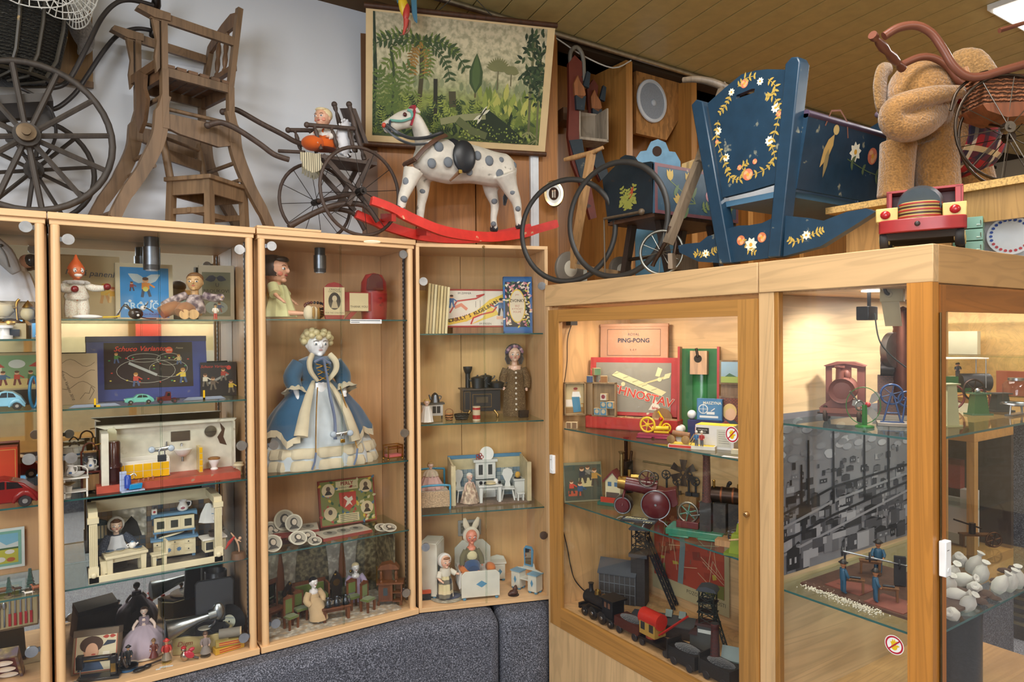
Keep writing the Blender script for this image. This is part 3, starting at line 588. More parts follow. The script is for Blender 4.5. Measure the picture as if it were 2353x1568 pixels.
ax=t.part('axle','paint:3a3430:.5');ax.tube([q(62,313,2.99),q(62,318,3.2)],.012).tube([q(78,393,3.0),q(78,393,3.26)],.011);bar(ax,q(20,330,3.1),q(120,262,3.1),.03,.03);bar(ax,q(-60,250,3.1),q(120,240,3.1),.03,.2)
fp=PY(180,120,3.335);solo('picture_board','small brown wooden picture board on the wall behind the pram','picture',fp,0,1,'wood:8a6a3e').box(-.03,0,-.12,.16,.012,.3).bx(-.11,.052,-.011,.004,-.14,-.115,'wood:6a4c2c')
Rz=R(-75);O=V((.44,3.135,ZT));t=T('high_chair','tall old wooden high chair with slatted seat and splayed curved legs','high chair',O,Rz);a=.1325
f1,f2,k1,k2=(-a,-a),(a,-a),(-a,a),(a,a)
for(x,y),top,nm in((f1,.79,0),(f2,.80,0),(k1,.86,1),(k2,.945,1)):
 p=t.part('post',OLD);bar(p,(x,y,.37),(x,y+(.0 if not nm else .0),.60),.03,.024);bar(p,(x,y,.60),(x,y+(.045 if nm else 0),top),.027,.022)
for x in(-a,a):
 for yy,sg in((-a,-1),(a,1)):
  p=t.part('leg',OLD);p.at(x,0,0,rz=90);plank(p,[(yy-sg*.005,0,.50),(yy+sg*.012,0,.43),(yy+sg*.025,0,.33),(yy+sg*.08,0,.2),(yy+sg*.145,0,.09),(yy+sg*.185,0,.0)],[.034,.05,.05,.045,.04,.034],.026);p.at()
 p=t.part('side_board',OLD);p.at(x,0,0,rz=90);p.prism([(-a-.01,.43),(a+.01,.43),(a+.01,.36),(a*.6,.34),(-a*.6,.36),(-a-.01,.38)],-.01,.01);p.at()
 p=t.part('armrest',OLD);bar(p,(x*1.02,-a-.05,.80),(x*1.02,a+.02,.795),.018,.036);p.at(x*1.02,0,0,rz=90).prism([(-a-.09,.82),(-a-.1,.80),(-a-.04,.785),(-a+.02,.79),(-a+.02,.82)],-.018,.018);p.at()
 t.part('seat_rail',OLD).bx(x-.008,x+.008,-a,a,.575,.61)
 for yy,z1 in((-a,.63),(a,.62)):pass
 bs=t.part('bracket',OLD);bs.at(x,0,0,rz=90).prism([(-a-.045,.79),(-a-.018,.78),(-a-.018,.6),(-a-.03,.58),(-a-.036,.64),(-a-.028,.7)],-.009,.009);bs.at()
st=t.part('seat','wood:6a4c34')
for i in range(6):st.box(0,-a+.02+i*.045,.61,2*a+.02,.036,.012)
st.bx(-a,a,-a-.01,-a+.008,.565,.61).bx(-a,a,a-.008,a+.01,.565,.61)
bk=t.part('back_rest','wood:6f5036');bk.prism([(-a,.86),(-a*.6,.885),(0,.915),(a*.6,.935),(a,.925),(a,.875),(0,.865),(-a,.82)],a+.03,a+.046);bar(bk,(-a,a+.02,.68),(a,a+.02,.69),.022,.022)
for x in(-.035,.035):turned(bk,(x,a+.022,.69),(x,a+.038,.87),.010)
tr=t.part('foot_rest','wood:6a4e36');tr.prism([(-.08,.46),(-.05,.5),(-.07,.6),(-.03,.63),(.03,.6),(.02,.55),(.05,.5),(.02,.42),(-.03,.38)],-a-.035,-a-.02);tr.bx(-a,a,-a-.03,-a-.02,.6,.635)
for z,s_ in((.29,1.15),(.22,1.3),(.035,2.2)):
 for sg in(-1,1):t.part('rung',OLD).tube([(-a,sg*a*s_,z),(a,sg*a*s_,z)],.009)
for x in(-a,a):t.part('rung',OLD).tube([(x,-a,.45),(x,a,.45)],.008)
t.part('rung',OLD).tube([(-a,-a,.5),(a,-a,.5)],.009)
t=T('child_chair','small worn wooden chair standing under the high chair','chair',(.52,3.08,ZT),R(42));OL='wood:7c6248';w,d=.118,.10
t.part('seat',OL,bv=.003).bx(-w-.012,w+.012,-d-.012,d+.008,.185,.203)
ap=t.part('apron',OL);ap.bx(-w,w,-d,-d+.012,.13,.186).bx(-w,w,d-.012,d,.13,.186).bx(-w,-w+.012,-d,d,.13,.186).bx(w-.012,w,-d,d,.13,.186)
for x in(-1,1):
 for y in(-1,1):bar(t.part('leg',OL),(x*(w-.012)*1.06,y*(d-.012)*1.06,0),(x*(w-.012),y*(d-.012),.187),.03,.026)
 p=t.part('back_post',OL);p.tube([(x*(w-.01),d-.008,.19),(x*(w-.01),d+.02,.33),(x*(w-.01),d+.03,.38),(x*(w-.01),d+.034,.4)],[.015,.015,.013,.006],n=8)
 t.part('rung',OL).bx(x*(w-.012)-.007,x*(w-.012)+.007,-d,d,.055,.078)
t.part('rung',OL).bx(-w,w,-.008,.008,.058,.078)
bk=t.part('back_rail',OL);bar(bk,(-w,d+.015,.3),(w,d+.015,.3),.045,.014);bk.tube([(-w,d+.026,.37),(w,d+.026,.37)],.008)
O=V((1.10,3.06,ZT));q=lambda x,y,Y:PY(x,y,Y)-O;GW='wood:4a3a32:.55'
t=T('doll_push_cart','dark wooden doll push cart with two wire-spoked wheels and turned armrests','doll cart',O)
hn=q(829,440,2.935);hf=q(726,465,3.19);zr=8
wheel(t.part('wheel',GW,label='near wire-spoked cart wheel'),hn.x,hn.y,hn.z,hn.z-.001,rz=zr,rim=.008,ns=12,sp=.0016,hr=.017,hl=.05,ms='metal:4a4644:.5')
wheel(t.part('wheel',GW,label='far wire-spoked cart wheel'),hf.x,hf.y,hf.z,hf.z-.001,rz=zr,rim=.008,ns=12,sp=.0016,hr=.015,hl=.05,ms='metal:4a4644:.5')
ch=t.part('chassis',GW)
ch.tube([hn+V((0,.03,0)),hf+V((0,-.03,0))],.010);ch.tube([hn+V((-.3,.07,-.17)),hn+V((-.12,.06,-.07)),hn+V((.03,.05,-.05)),hn+V((.1,.05,-.12))],.013,k=5)
ch.tube([hf+V((-.13,.0,-.13)),hf+V((.02,-.03,-.04)),hf+V((.16,-.04,-.04)),hf+V((.22,-.05,-.12))],.012,k=5)
for y in(0,.17):bar(ch,hn+V((-.05,.03+y,-.06)),hn+V((.06,.03+y,.155)),.02,.02);bar(ch,hn+V((-.16,.04+y,.15)),hn+V((.05,.04+y,-.05)),.02,.016)
ch.bx(hn.x-.17,hn.x+.09,hn.y+.03,hn.y+.2,hn.z+.135,hn.z+.15)
for Y,pts in((2.96,((477,288),(497,282),(514,283),(547,298),(597,331),(630,355),(664,367))),(3.12,((512,257),(530,253),(547,254),(597,282),(647,308),(685,328),(748,345),(820,345)))):
 t.part('handle',GW).tube([q(x,y,Y)for x,y in pts],.0115,n=10,k=6).ball(*q(pts[0][0],pts[0][1],Y),.014)
for Y,z0 in((2.985,0),(3.14,1)):
 ar=t.part('armrest',GW);A=q(705,287,Y)if not z0 else q(662,299,Y);B=q(815,296,Y)if not z0 else q(760,300,Y);ar.tube([A,B],.010);ar.ball(*A,.013)
 for f_ in(.15,.5,.85):
  P=A.lerp(B,f_);turned(ar,P,P+V((.03,0,-.1)),.009)
sb=t.part('seat_back',GW)
for x,y,Y in((768,240,3.14),(802,240,2.99)):P=q(x,y,Y);turned(sb,P,P+V((.07,0,-.24)),.011);sb.ball(*P,.014)
A,B=q(790,275,3.14),q(818,275,2.99);sb.add([A+V((-.02,0,.05)),B+V((-.02,0,.05)),B+V((.04,0,-.1)),A+V((.04,0,-.1)),A+V((0,0,.05)),B+V((0,0,.05)),B+V((.06,0,-.1)),A+V((.06,0,-.1))],[(0,1,2,3),(7,6,5,4),(0,4,5,1),(3,2,6,7),(0,3,7,4),(1,5,6,2)])
t.part('foot_strap',GW).tube([q(640,347,3.1),q(700,350,3.02)],.008)
A=PY(790,318,3.03);s0=solo('pillow','white lace-edged pillow behind the baby doll in the push cart','pillow',A,R(20),mpp(A),'cloth:e6e6ec',sub=1,rem=2)
s0.at(2,0,0,ry=12).ball(0,0,0,24,14,42,n=18).at()
for i in range(18):s0.ball(2+24*cos(i*.35),-6,42*sin(i*.35),4,3,4,n=6)
A=PY(742,345,3.05);u=mpp(A);t=T('baby_doll','blond baby doll in an orange knitted outfit sitting in the push cart','doll',A,R(-50),u)
f,hz,r,sz,hip=figure(t,95,'skin:dba88c',hd=.46,sw=.15,hip=.12,arms=[[(-.16,0,.42),(-.3,-.08,.3),(-.28,-.22,.24)],[(.16,0,.42),(.3,-.08,.3),(.28,-.22,.24)]],legs=[[(-.1,0,.12),(-.14,-.25,.12),(-.14,-.42,.05),(-.14,-.48,.06)],[(.1,0,.12),(.14,-.25,.12),(.14,-.42,.05),(.14,-.48,.06)]],eye='2a3a5a',cheek='d88a72',al=.09)
hr_=t.part('hair','gloss:e3cfa4');hr_.ball(0,r*.2,hz+r*.35,r*.94,r*.9,r*.78,n=20).ball(0,-r*.4,hz+r*.8,r*.6,r*.4,r*.2)
skirt(t,95,8,46,15,30,'cloth:e8e2dc','blouse',wob=.03);k=t.part('knit_overall','cloth:cc5a14');k.lathe([(30,2),(34,8),(32,20),(22,30),(19,32),(0,32)],n=30,wob=.02,wn=20).ball(-6,-32,8,26,24,17,n=18)
for sg in(-1,1):k.tube([(sg*12,-14,30),(sg*10,-17,40),(sg*8,4,50)],2.2,n=6,k=3)
sleeves(t,f,[[(-.16,0,.42),(-.3,-.08,.3),(-.28,-.2,.25)],[(.16,0,.42),(.3,-.08,.3),(.28,-.2,.25)]],95,'cloth:ece6e0',.08,.07)
A=PY(712,375,3.0);bl=solo('striped_blanket','striped fringed blanket hanging under the baby doll','blanket',A,R(-10),mpp(A),'stripe:c8bda0::5a5448')
P_=[]
for i in range(9):
 for j in range(7):P_.append(((i/8-.5)*46+(4 if j>3 else 0),-8+3*sin(i*1.3)-6*j/6,22-48*(j/6)*(1-.25*abs(i/8-.5)*2)))
bl.add(P_,[(i*7+j,i*7+j+1,(i+1)*7+j+1,(i+1)*7+j)for i in range(8)for j in range(6)],None,True)
for i in range(16):
 p=P_[(i//2)*7+6];bl.tube([(p[0]+(i%2)*2.6,p[1],p[2]+1),(p[0]+(i%2)*2.6+1,p[1],p[2]-7),(p[0]+(i%2)*2.6,p[1]-1,p[2]-15)],1.,'cloth:7c7458',5)
n3=W2.n;dB=n3.dot(W2.o)-.05;dT=dB-.2
BL,BR,TL=hit(840,327,n3,dB),hit(1252,357,n3,dB),hit(808,12,n3,dT);u=mpp(BL)
Wd=(BR-BL).length/u;Hd=(TL-BL).length/u;ang=math.asin(.2/(TL-BL).length)
t=T('wall_chart','large rolled wall chart with a printed prehistoric fern forest and swamp','wall chart',BL,-TH,u,rx=ang)
sh=t.part('sheet','paper:d9bd8e').bx(0,Wd,0,1.2,0,Hd);
t.part('top_rod','wood:4a2c1c').tube([(-4,0,Hd+2),(Wd+4,0,Hd+2)],6,n=12);t.part('bottom_rod','wood:54341f').tube([(-5,0,-3),(Wd+3,0,-3)],6,n=12)
pr=t.part('printed_picture','scene:808080');x0,x1,z0,z1=15,Wd-18,17,Hd-8;Y=-.3;pr.rect(x0,x1,z0,z1,Y)
X=lambda f_:x0+(x1-x0)*f_
Z=lambda f_:z0+(z1-z0)*f_
rn=random.Random(3)
G1,G2,G3,G4,G5='paper:23341f','paper:3f5230','paper:6b7c3a','paper:94a04c','paper:b5b45e'
for k in range(34):pr.leaf(X(rn.random()),Z(.40+.05*rn.random()),14+20*rn.random(),5,88+4*rn.random(),Y-.1,('paper:8d946e','paper:7c8660')[k%2])
for k in range(60):pr.leaf(X(.62+.36*rn.random()),Z(.18+.2*rn.random()),20+22*rn.random(),6,84+12*rn.random(),Y-.2,(G4,G5,G3)[k%3])
for k in range(90):pr.leaf(X(rn.random()),Z(.30*rn.random()*(1.1-.5*(k%2))),12+22*rn.random(),3.5,20+140*rn.random(),Y-.3,(G2,G3,G4,G1)[k%4])
pr.leaf(X(.59),Z(.41),88,17,90,Y-.5,G2).leaf(X(.59),Z(.43),80,10,90,Y-.6,'paper:51663a').line([(X(.59),Z(.38)),(X(.59),Z(.46))],3,Y-.4,'paper:5a4a30')
for(bx_,bz,h_)in((.72,.46,62),(.80,.50,40)):
 pr.line([(X(bx_),Z(bz)),(X(bx_),Z(bz)+h_*.7)],2.5,Y-.5,'paper:6a6446')
 for k in range(14):pr.leaf(X(bx_),Z(bz)+h_*.65,h_*.5,4,15+11.5*k,Y-.55,'paper:7a7a50')
for(bx_,zb,zt,s_)in((.93,.12,.97,1.),(.985,.05,.72,.8)):
 pr.line([(X(bx_),Z(zb)),(X(bx_-.01),Z((zb+zt)/2)),(X(bx_),Z(zt))],6*s_,Y-.6,'paper:6a6a48')
 for k in range(95):pr.leaf(X(bx_)+rn.gauss(0,15)*s_,Z(zt-(zt-zb)*.52*rn.random()),17*s_,3.6*s_,rn.random()*360,Y-.7-.1*(k%4),(G1,'paper:2d4028',G2)[k%3])
 for k in range(-2,3):pr.line([(X(bx_),Z(zb)),(X(bx_)+k*12,Z(zb)-16)],3,Y-.6,'paper:8a8a5c')
def frond(x,z,l,ang,bend,c,w=.16,y=Y-.8):sprig(pr,[(x+l*f_*cos(R(ang+bend*f_)),z+l*f_*sin(R(ang+bend*f_)))for f_ in(0,.25,.5,.75,1)],l*.2,y,c,w)
pr.line([(X(.265),Z(.30)),(X(.275),Z(.55)),(X(.27),Z(.80))],10,Y-.75,'paper:4a442c')
for a_,b_,l_,c_ in((168,22,118,G2),(150,30,92,G3),(190,25,95,G3),(15,-40,112,G2),(32,-45,80,G3),(-8,-40,100,G2),(-35,-40,70,G3),(215,30,60,'paper:8a6a34'),(-60,-20,66,'paper:a07838'),(240,15,70,'paper:a07838'),(-75,-10,75,G3)):frond(X(.27),Z(.80),l_,a_,b_,c_)
for a_,b_,l_ in((75,35,95),(100,-30,110),(120,-35,100),(55,40,80),(140,-30,92),(160,-25,80),(35,30,85),(20,20,70),(175,-10,60)):frond(X(.115),Z(.20),l_,a_,b_,(G2,G3,'paper:5a6e34')[l_%3])
for bx_,bz,n_,l_ in((.25,.16,9,62),(.40,.18,9,52),(.52,.16,8,60),(.34,.06,8,55),(.68,.14,7,46),(.06,.04,7,60),(.82,.1,8,44)):
 for k in range(n_):frond(X(bx_),Z(bz),l_*(.7+.4*rn.random()),15+150*k/(n_-1),rn.uniform(-30,30),(G1,G2,G3,G4)[k%4],y=Y-1)
pr.line([(X(.11),Z(.2)),(X(.12),Z(.5)),(X(.10),Z(.72))],6,Y-.85,'paper:3a4a2a')
for k in range(3):pr.tube([(X(.10)+k*10+6*cos(b_/3)*(1-b_/26),Y-1,Z(.74+.02*k)+6*sin(b_/3)*(1-b_/26))for b_ in range(20)],1.5,G2,5)
pr.line([(X(.36),Z(.22)),(X(.355),Z(.50))],9,Y-1.1,'paper:2c2c20').line([(X(.46),Z(.3)),(X(.455),Z(.40))],16,Y-1.1,'paper:4c4832')
pr.line([(X(.40),Z(.155)),(X(.52),Z(.2)),(X(.65),Z(.225))],15,Y-1.3,'paper:8f9068').line([(X(.50),Z(.17)),(X(.58),Z(.09)),(X(.66),Z(.055))],17,Y-1.4,'paper:5f6640').flat([(X(.60),Z(.03)),(X(.62),Z(.22)),(X(.68),Z(.28)),(X(.78),Z(.18)),(X(.9),Z(.05)),(X(.86),Z(.0))],Y-1.2,'paper:26331f')
for a_ in(35,60,215,245):pr.leaf(X(.635),Z(.235),24,3.4,a_,Y-1.6,'paper:dcd8c0')
pr.line([(X(.62),Z(.20)),(X(.66),Z(.29))],3,Y-1.7,'paper:3a3a30')
for k in range(120):pr.disc(X(.5+.4*rn.random()),Z(.16*rn.random()),1.6+rn.random(),Y-1.5,(G3,G4)[k%2],n=5)
pr.disc(X(.985),9,4,Y-.4,'paper:9ab0c0',n=10).line([(x0,z0),(x0+6,(z0+z1)/2),(x0,z1)],9,Y-.9,G1)
pr.v=[V((min(max(p.x,x0),x1),p.y,min(max(p.z,z0),z1)))for p in pr.v]
t.part('hanging_cord','matte:3a3a36').tube([(Wd*.5-60,4,Hd+4),(Wd*.5,6,Hd+60),(Wd*.5+70,4,Hd+4)],1,n=5)
A=PY(935,30,2.9);u=mpp(A);t=T('hanging_parrot','painted wooden parrot with blue wings hanging from the ceiling before the wall chart','toy bird',A,0,u)
t.part('body','gloss:e4c02c:.4').ball(-8,0,14,12,9,28,ry=-12);t.part('belly','gloss:b83a34:.4').ball(-4,-6,-2,8,7,22,ry=8).tube([(-4,-5,-18),(-6,-5,-34),(-12,-5,-54)],[7,5,2],'gloss:c0463c:.4')
t.part('wing','gloss:4a7f9c:.4').prism([(-2,60),(8,30),(10,0),(16,-16),(22,-20),(21,10),(20,60)],-9,-5);t.part('wing','gloss:4a7f9c:.4').prism([(-14,60),(-22,30),(-20,20),(-14,34),(-6,60)],4,8)
t.part('tail','wood:8a6a58').tube([(4,-4,-18),(2,-4,-40),(-10,-4,-52),(-20,-4,-56)],[4,3,2,1.2],n=6,k=3);t.part('hanging_cord','matte:5a4a3a').tube([(0,0,30),(0,0,(3.09-A.z)/u)],.7,n=5)
O=V((1.63,2.92,1.88));q=lambda x,y,Y=2.92:PY(x,y,Y)-O;HC='worn:d9d2c6:.5:8f8a80'
t=T('rocking_horse','white rocking horse with grey dapples and a dark saddle on red rockers','rocking horse',O)
for Y,pts in((2.815,((853,461),(896,477),(951,505),(1025,533),(1118,545),(1192,538),(1240,525),(1279,514))),(3.03,((818,492),(850,506),(900,524),(960,541),(1040,549),(1110,546),(1180,532),(1218,523)))):
 rk=t.part('rocker','worn:d8342a:.4:d8b890',label='red rocker nearest the room' if Y<2.9 else 'red rocker at the back');plank(rk,[q(x,y,Y)for x,y in pts],[.036,.044,.046,.046,.042,.034],.026,k=6)
for x,y in((905,500),(985,533),(1215,533)):bar(t.part('cross_bar','paint:b02c24:.4'),q(x,y,2.815),q(x-26,y,3.03),.02,.034)
b=t.part('body',HC,rem=.007,label='white horse body with grey dapples')
b.tube([q(958,352),q(990,366),q(1030,372),q(1080,377),q(1130,388),q(1160,392),q(1178,394)],[.055,.098,.108,.096,.088,.085,.05],n=16,k=4,fl=.82)
b.tube([q(985,372),q(975,330),q(962,290),q(950,268)],[.085,.062,.048,.04],n=14,k=4,fl=.6)
b.tube([q(952,270),q(925,276),q(900,287),q(882,294)],[.046,.042,.033,.026],n=14,k=4,fl=.75)
for Y,pts,rs in((2.85,((950,392),(938,425),(926,455),(921,484)),(.05,.032,.024,.017)),(2.985,((972,400),(972,440),(968,470),(964,512)),(.045,.03,.022,.018)),(2.985,((1130,415),(1128,440),(1137,470),(1134,502),(1136,528)),(.06,.036,.024,.018,.02)),(2.85,((1160,400),(1172,432),(1187,466),(1190,495),(1194,520)),(.062,.04,.025,.019,.02))):
 b.tube([q(x,y,Y)for x,y in pts],rs,n=10,k=4)
for x,y,Y in((921,487,2.85),(964,514,2.985),(1136,531,2.985),(1195,525,2.85)):t.part('hoof','paint:2e3036:.5').tube([q(x,y,Y)+V((-.018,0,.012)),q(x,y,Y)+V((.012,0,.012))],[.016,.018],n=10)
def dab(x,y,r,dy=.0):
 P=q(x,y,2.92);return t.part('dapple','matte:747a82').ball(P.x,dy,P.z,r,.012,r*1.05,n=12)
for x,y,r,dy in((992,346,.024,-.075),(974,384,.023,-.082),(1010,382,.024,-.088),(1046,350,.02,-.07),(1078,366,.022,-.08),(1106,377,.024,-.076),(1132,405,.022,-.066),(1156,406,.02,-.062),(1168,385,.02,-.045),(1062,402,.018,-.07),(978,318,.018,-.04),(1136,374,.014,-.064)):dab(x,y,r,dy)
for x,y,Y,r in((936,418,2.835,.022),(928,458,2.835,.017),(972,440,2.97,.018),(1136,462,2.97,.018),(1178,440,2.83,.02),(1190,480,2.835,.014),(1134,515,2.97,.014)):t.part('dapple','matte:747a82').ball(*q(x,y,Y),r,.014,r)
sd=t.part('saddle','gloss:23252a:.35');P=q(1044,370);sd.ball(P.x,-.098,P.z,.062,.02,.078,n=20).tube([q(1025,336)+V((0,-.05,-.01)),q(1060,350)+V((0,-.02,.01)),q(1112,354)+V((0,-.03,0))],[.035,.03,.012],n=10,k=4,fl=1.4)
sd.sub('girth_strap','gloss:6a4426:.4').tube([q(1046,398)+V((0,-.1,0)),q(1032,405)+V((0,-.1,0)),q(1012,424)+V((0,-.095,0))],[.008,.010,.006],n=6,fl=.5);sd.kids[0].box(q(1032,405).x,-.11,q(1032,405).z-.008,.016,.006,.016,'metal:b89a50:.35')
hs=t.part('breast_collar','gloss:5a3c2c:.5');hs.tube([q(942,372)+V((0,-.06,0)),q(958,350)+V((0,-.085,0)),q(985,330)+V((0,-.085,0)),q(1012,318)+V((0,-.06,0))],.012,n=6,k=4,fl=.4)
hs.tube([q(942,372)+V((0,-.06,0)),q(938,374)+V((0,.0,0)),q(942,372)+V((0,.06,0))],.012,n=6,k=3)
br=t.part('bridle','gloss:2a2c30:.35')
br.tube([q(882,290)+V((0,-.03,0)),q(900,312)+V((0,-.06,0)),q(930,326)+V((0,-.07,0)),q(965,325)+V((0,-.075,0)),q(1005,312)+V((0,-.055,0)),q(1015,322)+V((0,0,0))],.009,n=6,k=5,fl=.5)
br.tube([q(880,296)+V((0,-.02,0)),q(905,325)+V((0,-.05,0)),q(935,338)+V((0,-.06,0)),q(965,340)+V((0,-.085,0))],.007,n=6,k=5,fl=.5)
br.tube([q(891,281)+V((0,-.026,0)),q(889,294)+V((0,-.03,0)),q(891,306)+V((0,-.02,0))],.010,'gloss:2f3a48:.35',6,k=3,fl=.5)
hb=t.part('head_band','cloth:a82838');hb.tube([q(946,250)+V((0,-.03,0)),q(943,270)+V((0,-.036,0)),q(938,292)+V((0,-.03,0))],.011,n=6,k=3,fl=.5);hb.tube([q(946,250)+V((0,-.03,0)),q(946,247),q(946,250)+V((0,.03,0))],.01,n=6,k=3)
cb=t.part('cheek_band','cloth:6aa89c');cb.tube([q(890,280)+V((0,-.03,0)),q(915,283)+V((0,-.036,0)),q(938,276)+V((0,-.036,0))],.006,n=6,k=3);cb.tube([q(930,256)+V((0,-.03,0)),q(938,262)+V((0,-.036,0)),q(940,275)+V((0,-.036,0))],.006,n=6,k=3)
t.part('ear',HC).tube([q(945,258)+V((0,-.025,0)),q(950,258)+V((0,-.035,.0)),q(957,264)+V((0,-.04,0))],[.010,.014,.003],n=8);t.part('ear','cloth:a82838').tube([q(948,252)+V((0,.02,0)),q(950,247)+V((0,.025,0))],[.012,.004],n=8)
t.part('eye','gloss:4a1a1c').ball(*(q(923,268)+V((0,-.036,0))),.010,.006,.010);t.part('nostril','paint:c8503c').ball(*(q(879,290)+V((0,-.016,0))),.010,.012,.012)
t.part('tail','fur:2a2c30').tube([q(1172,445)+V((0,.02,.03)),q(1166,452)+V((0,.02,0)),q(1162,470)+V((0,.01,0))],[.006,.014,.008],n=8)
A=PZ(735,528,1.893);solo('top_board','thin loose beech board lying on the second showcase top','board',(.668,2.9,1.892),0,1,BX,bv=.001).bx(0,PY(735,526,2.9).x-.668,-.018,.3,.0005,.010)
A=PY(1272,446,2.96);u=mpp(A);t=T('oval_picture','small oval picture in a white and gold rim on the wooden fin','picture frame',A,R(-30),u)
t.part('rim','metal:d8c498:.25').lathe([(22,0),(24,3),(22,6),(17,5),(16,0)],0,0,0,ax='y',n=28,sy=1.3);t.part('mount','gloss:e4e2dc').lathe([(0,2),(17,2),(17,4),(12,4),(11,3)],0,0,0,ax='y',n=28,sy=1.3)
g=t.part('photo','gloss:3a2620:.1');g.disc(0,0,12,-3.5,None,15.5,24);g.rect(-4,-1,-9,4,-3.8,'paper:cfc6b8').rect(1,4,-9,5,-3.8,'paper:b8a898').disc(-2.5,6,2,-3.9,'paper:d8b898').disc(2.5,7,2,-3.9,'paper:d8b898')
def on(fr,x,y,v,z):P=fr.at(x,y,v);P.z=z+.0005;return P
def oz(x,y,z):return PZ(x,y,z)+V((0,0,.0005))
WH='gloss:e6e2d8:.35';CREAM='paint:ded2ae:.4';BLUE='paint:5f86a4:.4';PORC='gloss:eceae6';RED='gloss:a02420:.3';BRASS='metal:b08c48:.3';STEEL='metal:a8acb2:.3';OAK='wood:7a5230'
def man(c,x,z,s,y,skin,top,bot,hair='paper:5a3a20',flip=1):
 c.disc(x,z+s*.82,s*.13,y-.1,skin,n=10).disc(x,z+s*.88,s*.13,y-.15,hair,s*.08,n=10)
 c.flat([(x-s*.16,z+s*.4),(x+s*.16,z+s*.4),(x+s*.15,z+s*.7),(x-s*.15,z+s*.7)],y-.1,top).line([(x+s*.14*flip,z+s*.65),(x+s*.36*flip,z+s*.5)],s*.08,y-.12,top)
 return c.line([(x-s*.08,z+s*.42),(x-s*.14,z+s*.05)],s*.12,y-.08,bot).line([(x+s*.08,z+s*.42),(x+s*.18,z+s*.08)],s*.12,y-.08,bot)
def jug(t,x,y,z,r,h,m=PORC,deco='paint:4a6ea0'):
 j=t.part('jug',m);j.lathe([(r*.55,0),(r*.9,h*.15),(r,h*.35),(r*.7,h*.65),(r*.55,h*.8),(r*.75,h),(r*.6,h*.98),(r*.4,h*.75),(0,h*.7)],x,y,z,n=18);j.tube([(x+r*.55,y,z+h*.88),(x+r*1.35,y,z+h*.8),(x+r*1.3,y,z+h*.45),(x+r*.95,y,z+h*.35)],r*.12,n=6,k=3)
 j.ball(x-r*.1,y-r*.93,z+h*.36,r*.4,r*.1,h*.12,deco,n=8);return j
z=1.519;P=on(FA,206,700,.27,z);u=mpp(P)
def pr(c,y):
 c.text('Nová panenka',8,108,19,y,'paint:3f4550',ang=-3,bold=.01,shear=.2);man(c,30,38,50,y,'paper:d8a878','paper:c8a850','paper:b88a50','paper:c89a40');man(c,46,40,40,y,'paper:d8a878','paper:d0a03c','paper:d8b878','paper:a85a30',-1)
book('picture_book','cream picture book with dark slanted title standing behind the clown doll',P,0,u,122,150,8,'paper:b8a67c',lean=5,prt=pr)
P=on(FA,333,700,.25,z);u=mpp(P)
def pr(c,y):
 c.rect(-49,50,6,122,y,'paper:2f86c0').text('BROUČCI',4,32,21,y-.2,'paper:a8c8d8',bold=.02).text('Jan Karafiát',14,14,7,y-.2,'paper:1a3a5a')
 for a in(150,30):c.leaf(0,88,38,10,a,y-.2,'paper:bccac8')
 man(c,2,52,50,y-.2,'paper:d8a070','paper:d88a3c','paper:3a4a5a');c.disc(2,72,6,y-.5,'paper:c8c060',n=8);man(c,-26,66,24,y-.2,'paper:d8a070','paper:8a3a34','paper:3a3a4a')
 for i in range(4):flower(c,-30+22*i,44-4*(i%2),4,y-.3,'paper:bcd0d8')
book('picture_book','bright blue picture book with a winged boy on the cover',P,0,u,118,131,10,'paper:c8bc9a',lean=5,prt=pr)
P=on(FA,503,700,.27,z);u=mpp(P)
def pr(c,y):
 c.rect(-30,30,10,112,y,'paper:6a6a50').leaf(0,100,24,8,195,y-.2,'paper:2a3040').leaf(0,100,22,7,-15,y-.2,'paper:2a3040').disc(0,30,24,y-.2,'paper:8a9a90',16).text('U',2,82,12,y-.3,'paper:2a2c24').text('BROUKOVI',0,68,11,y-.3,'paper:2a2c24').text('KOVI',2,52,9,y-.3,'paper:2a2c24');man(c,6,18,26,y-.3,'paper:d8b088','paper:3a5a8a','paper:8a4a3a')
book('picture_book','grey-brown picture book with a pale border leaning at the right of the shelf',P,R(-12),u,76,128,12,'paper:b9ad92',lean=5,prt=pr)
P=on(FA,540,700,.29,z);book('old_book','plain dark old book behind the grey-brown picture book',P,R(-8),mpp(P),30,118,14,'paper:4c4030',lean=4)
P=on(FA,176,728,.10,z);u=mpp(P);t=T('clown_doll','clown doll with an orange pointed hat and white spotted suit','doll',P,R(5),u)
al_=[[(-.11,0,.62),(-.24,-.05,.54),(-.08,-.16,.5)],[(.11,0,.62),(.26,-.06,.56),(.42,-.14,.56)]]
f,hz,r,sz,hip=figure(t,128,'skin:d2703e',hd=.3,sw=.13,hip=.36,arms=al_,lip='f0e6e0',al=.07,turn=12)
t.part('face_paint','skin:eee6dc').at(0,0,hz,rz=12).ball(0,-r*.62,-r*.45,r*.45,r*.3,r*.24).ball(-r*.34,-r*.72,r*.12,r*.24,r*.12,r*.3).ball(r*.34,-r*.72,r*.12,r*.24,r*.12,r*.3).at();t.part('nose','gloss:3a6a9a').ball(r*.2,-r*1.02,-r*.1,r*.14)
t.part('hat','skin:d8602a').at(0,0,hz,rz=12).lathe([(r*.9,r*.25),(r*.88,r*.5),(r*.6,r*1.0),(r*.28,r*1.5),(r*.1,r*2.0),(0,r*2.1)],0,r*.1,0).at()
SU='dots:dcd8c8:.9:b05a48';t.part('suit',SU).lathe([(128*.17,128*.34),(128*.2,128*.4),(128*.17,128*.5),(128*.13,128*.62),(0,128*.66)],n=18,wob=.05,wn=6);sleeves(t,f,al_,128,SU,.062,.05)
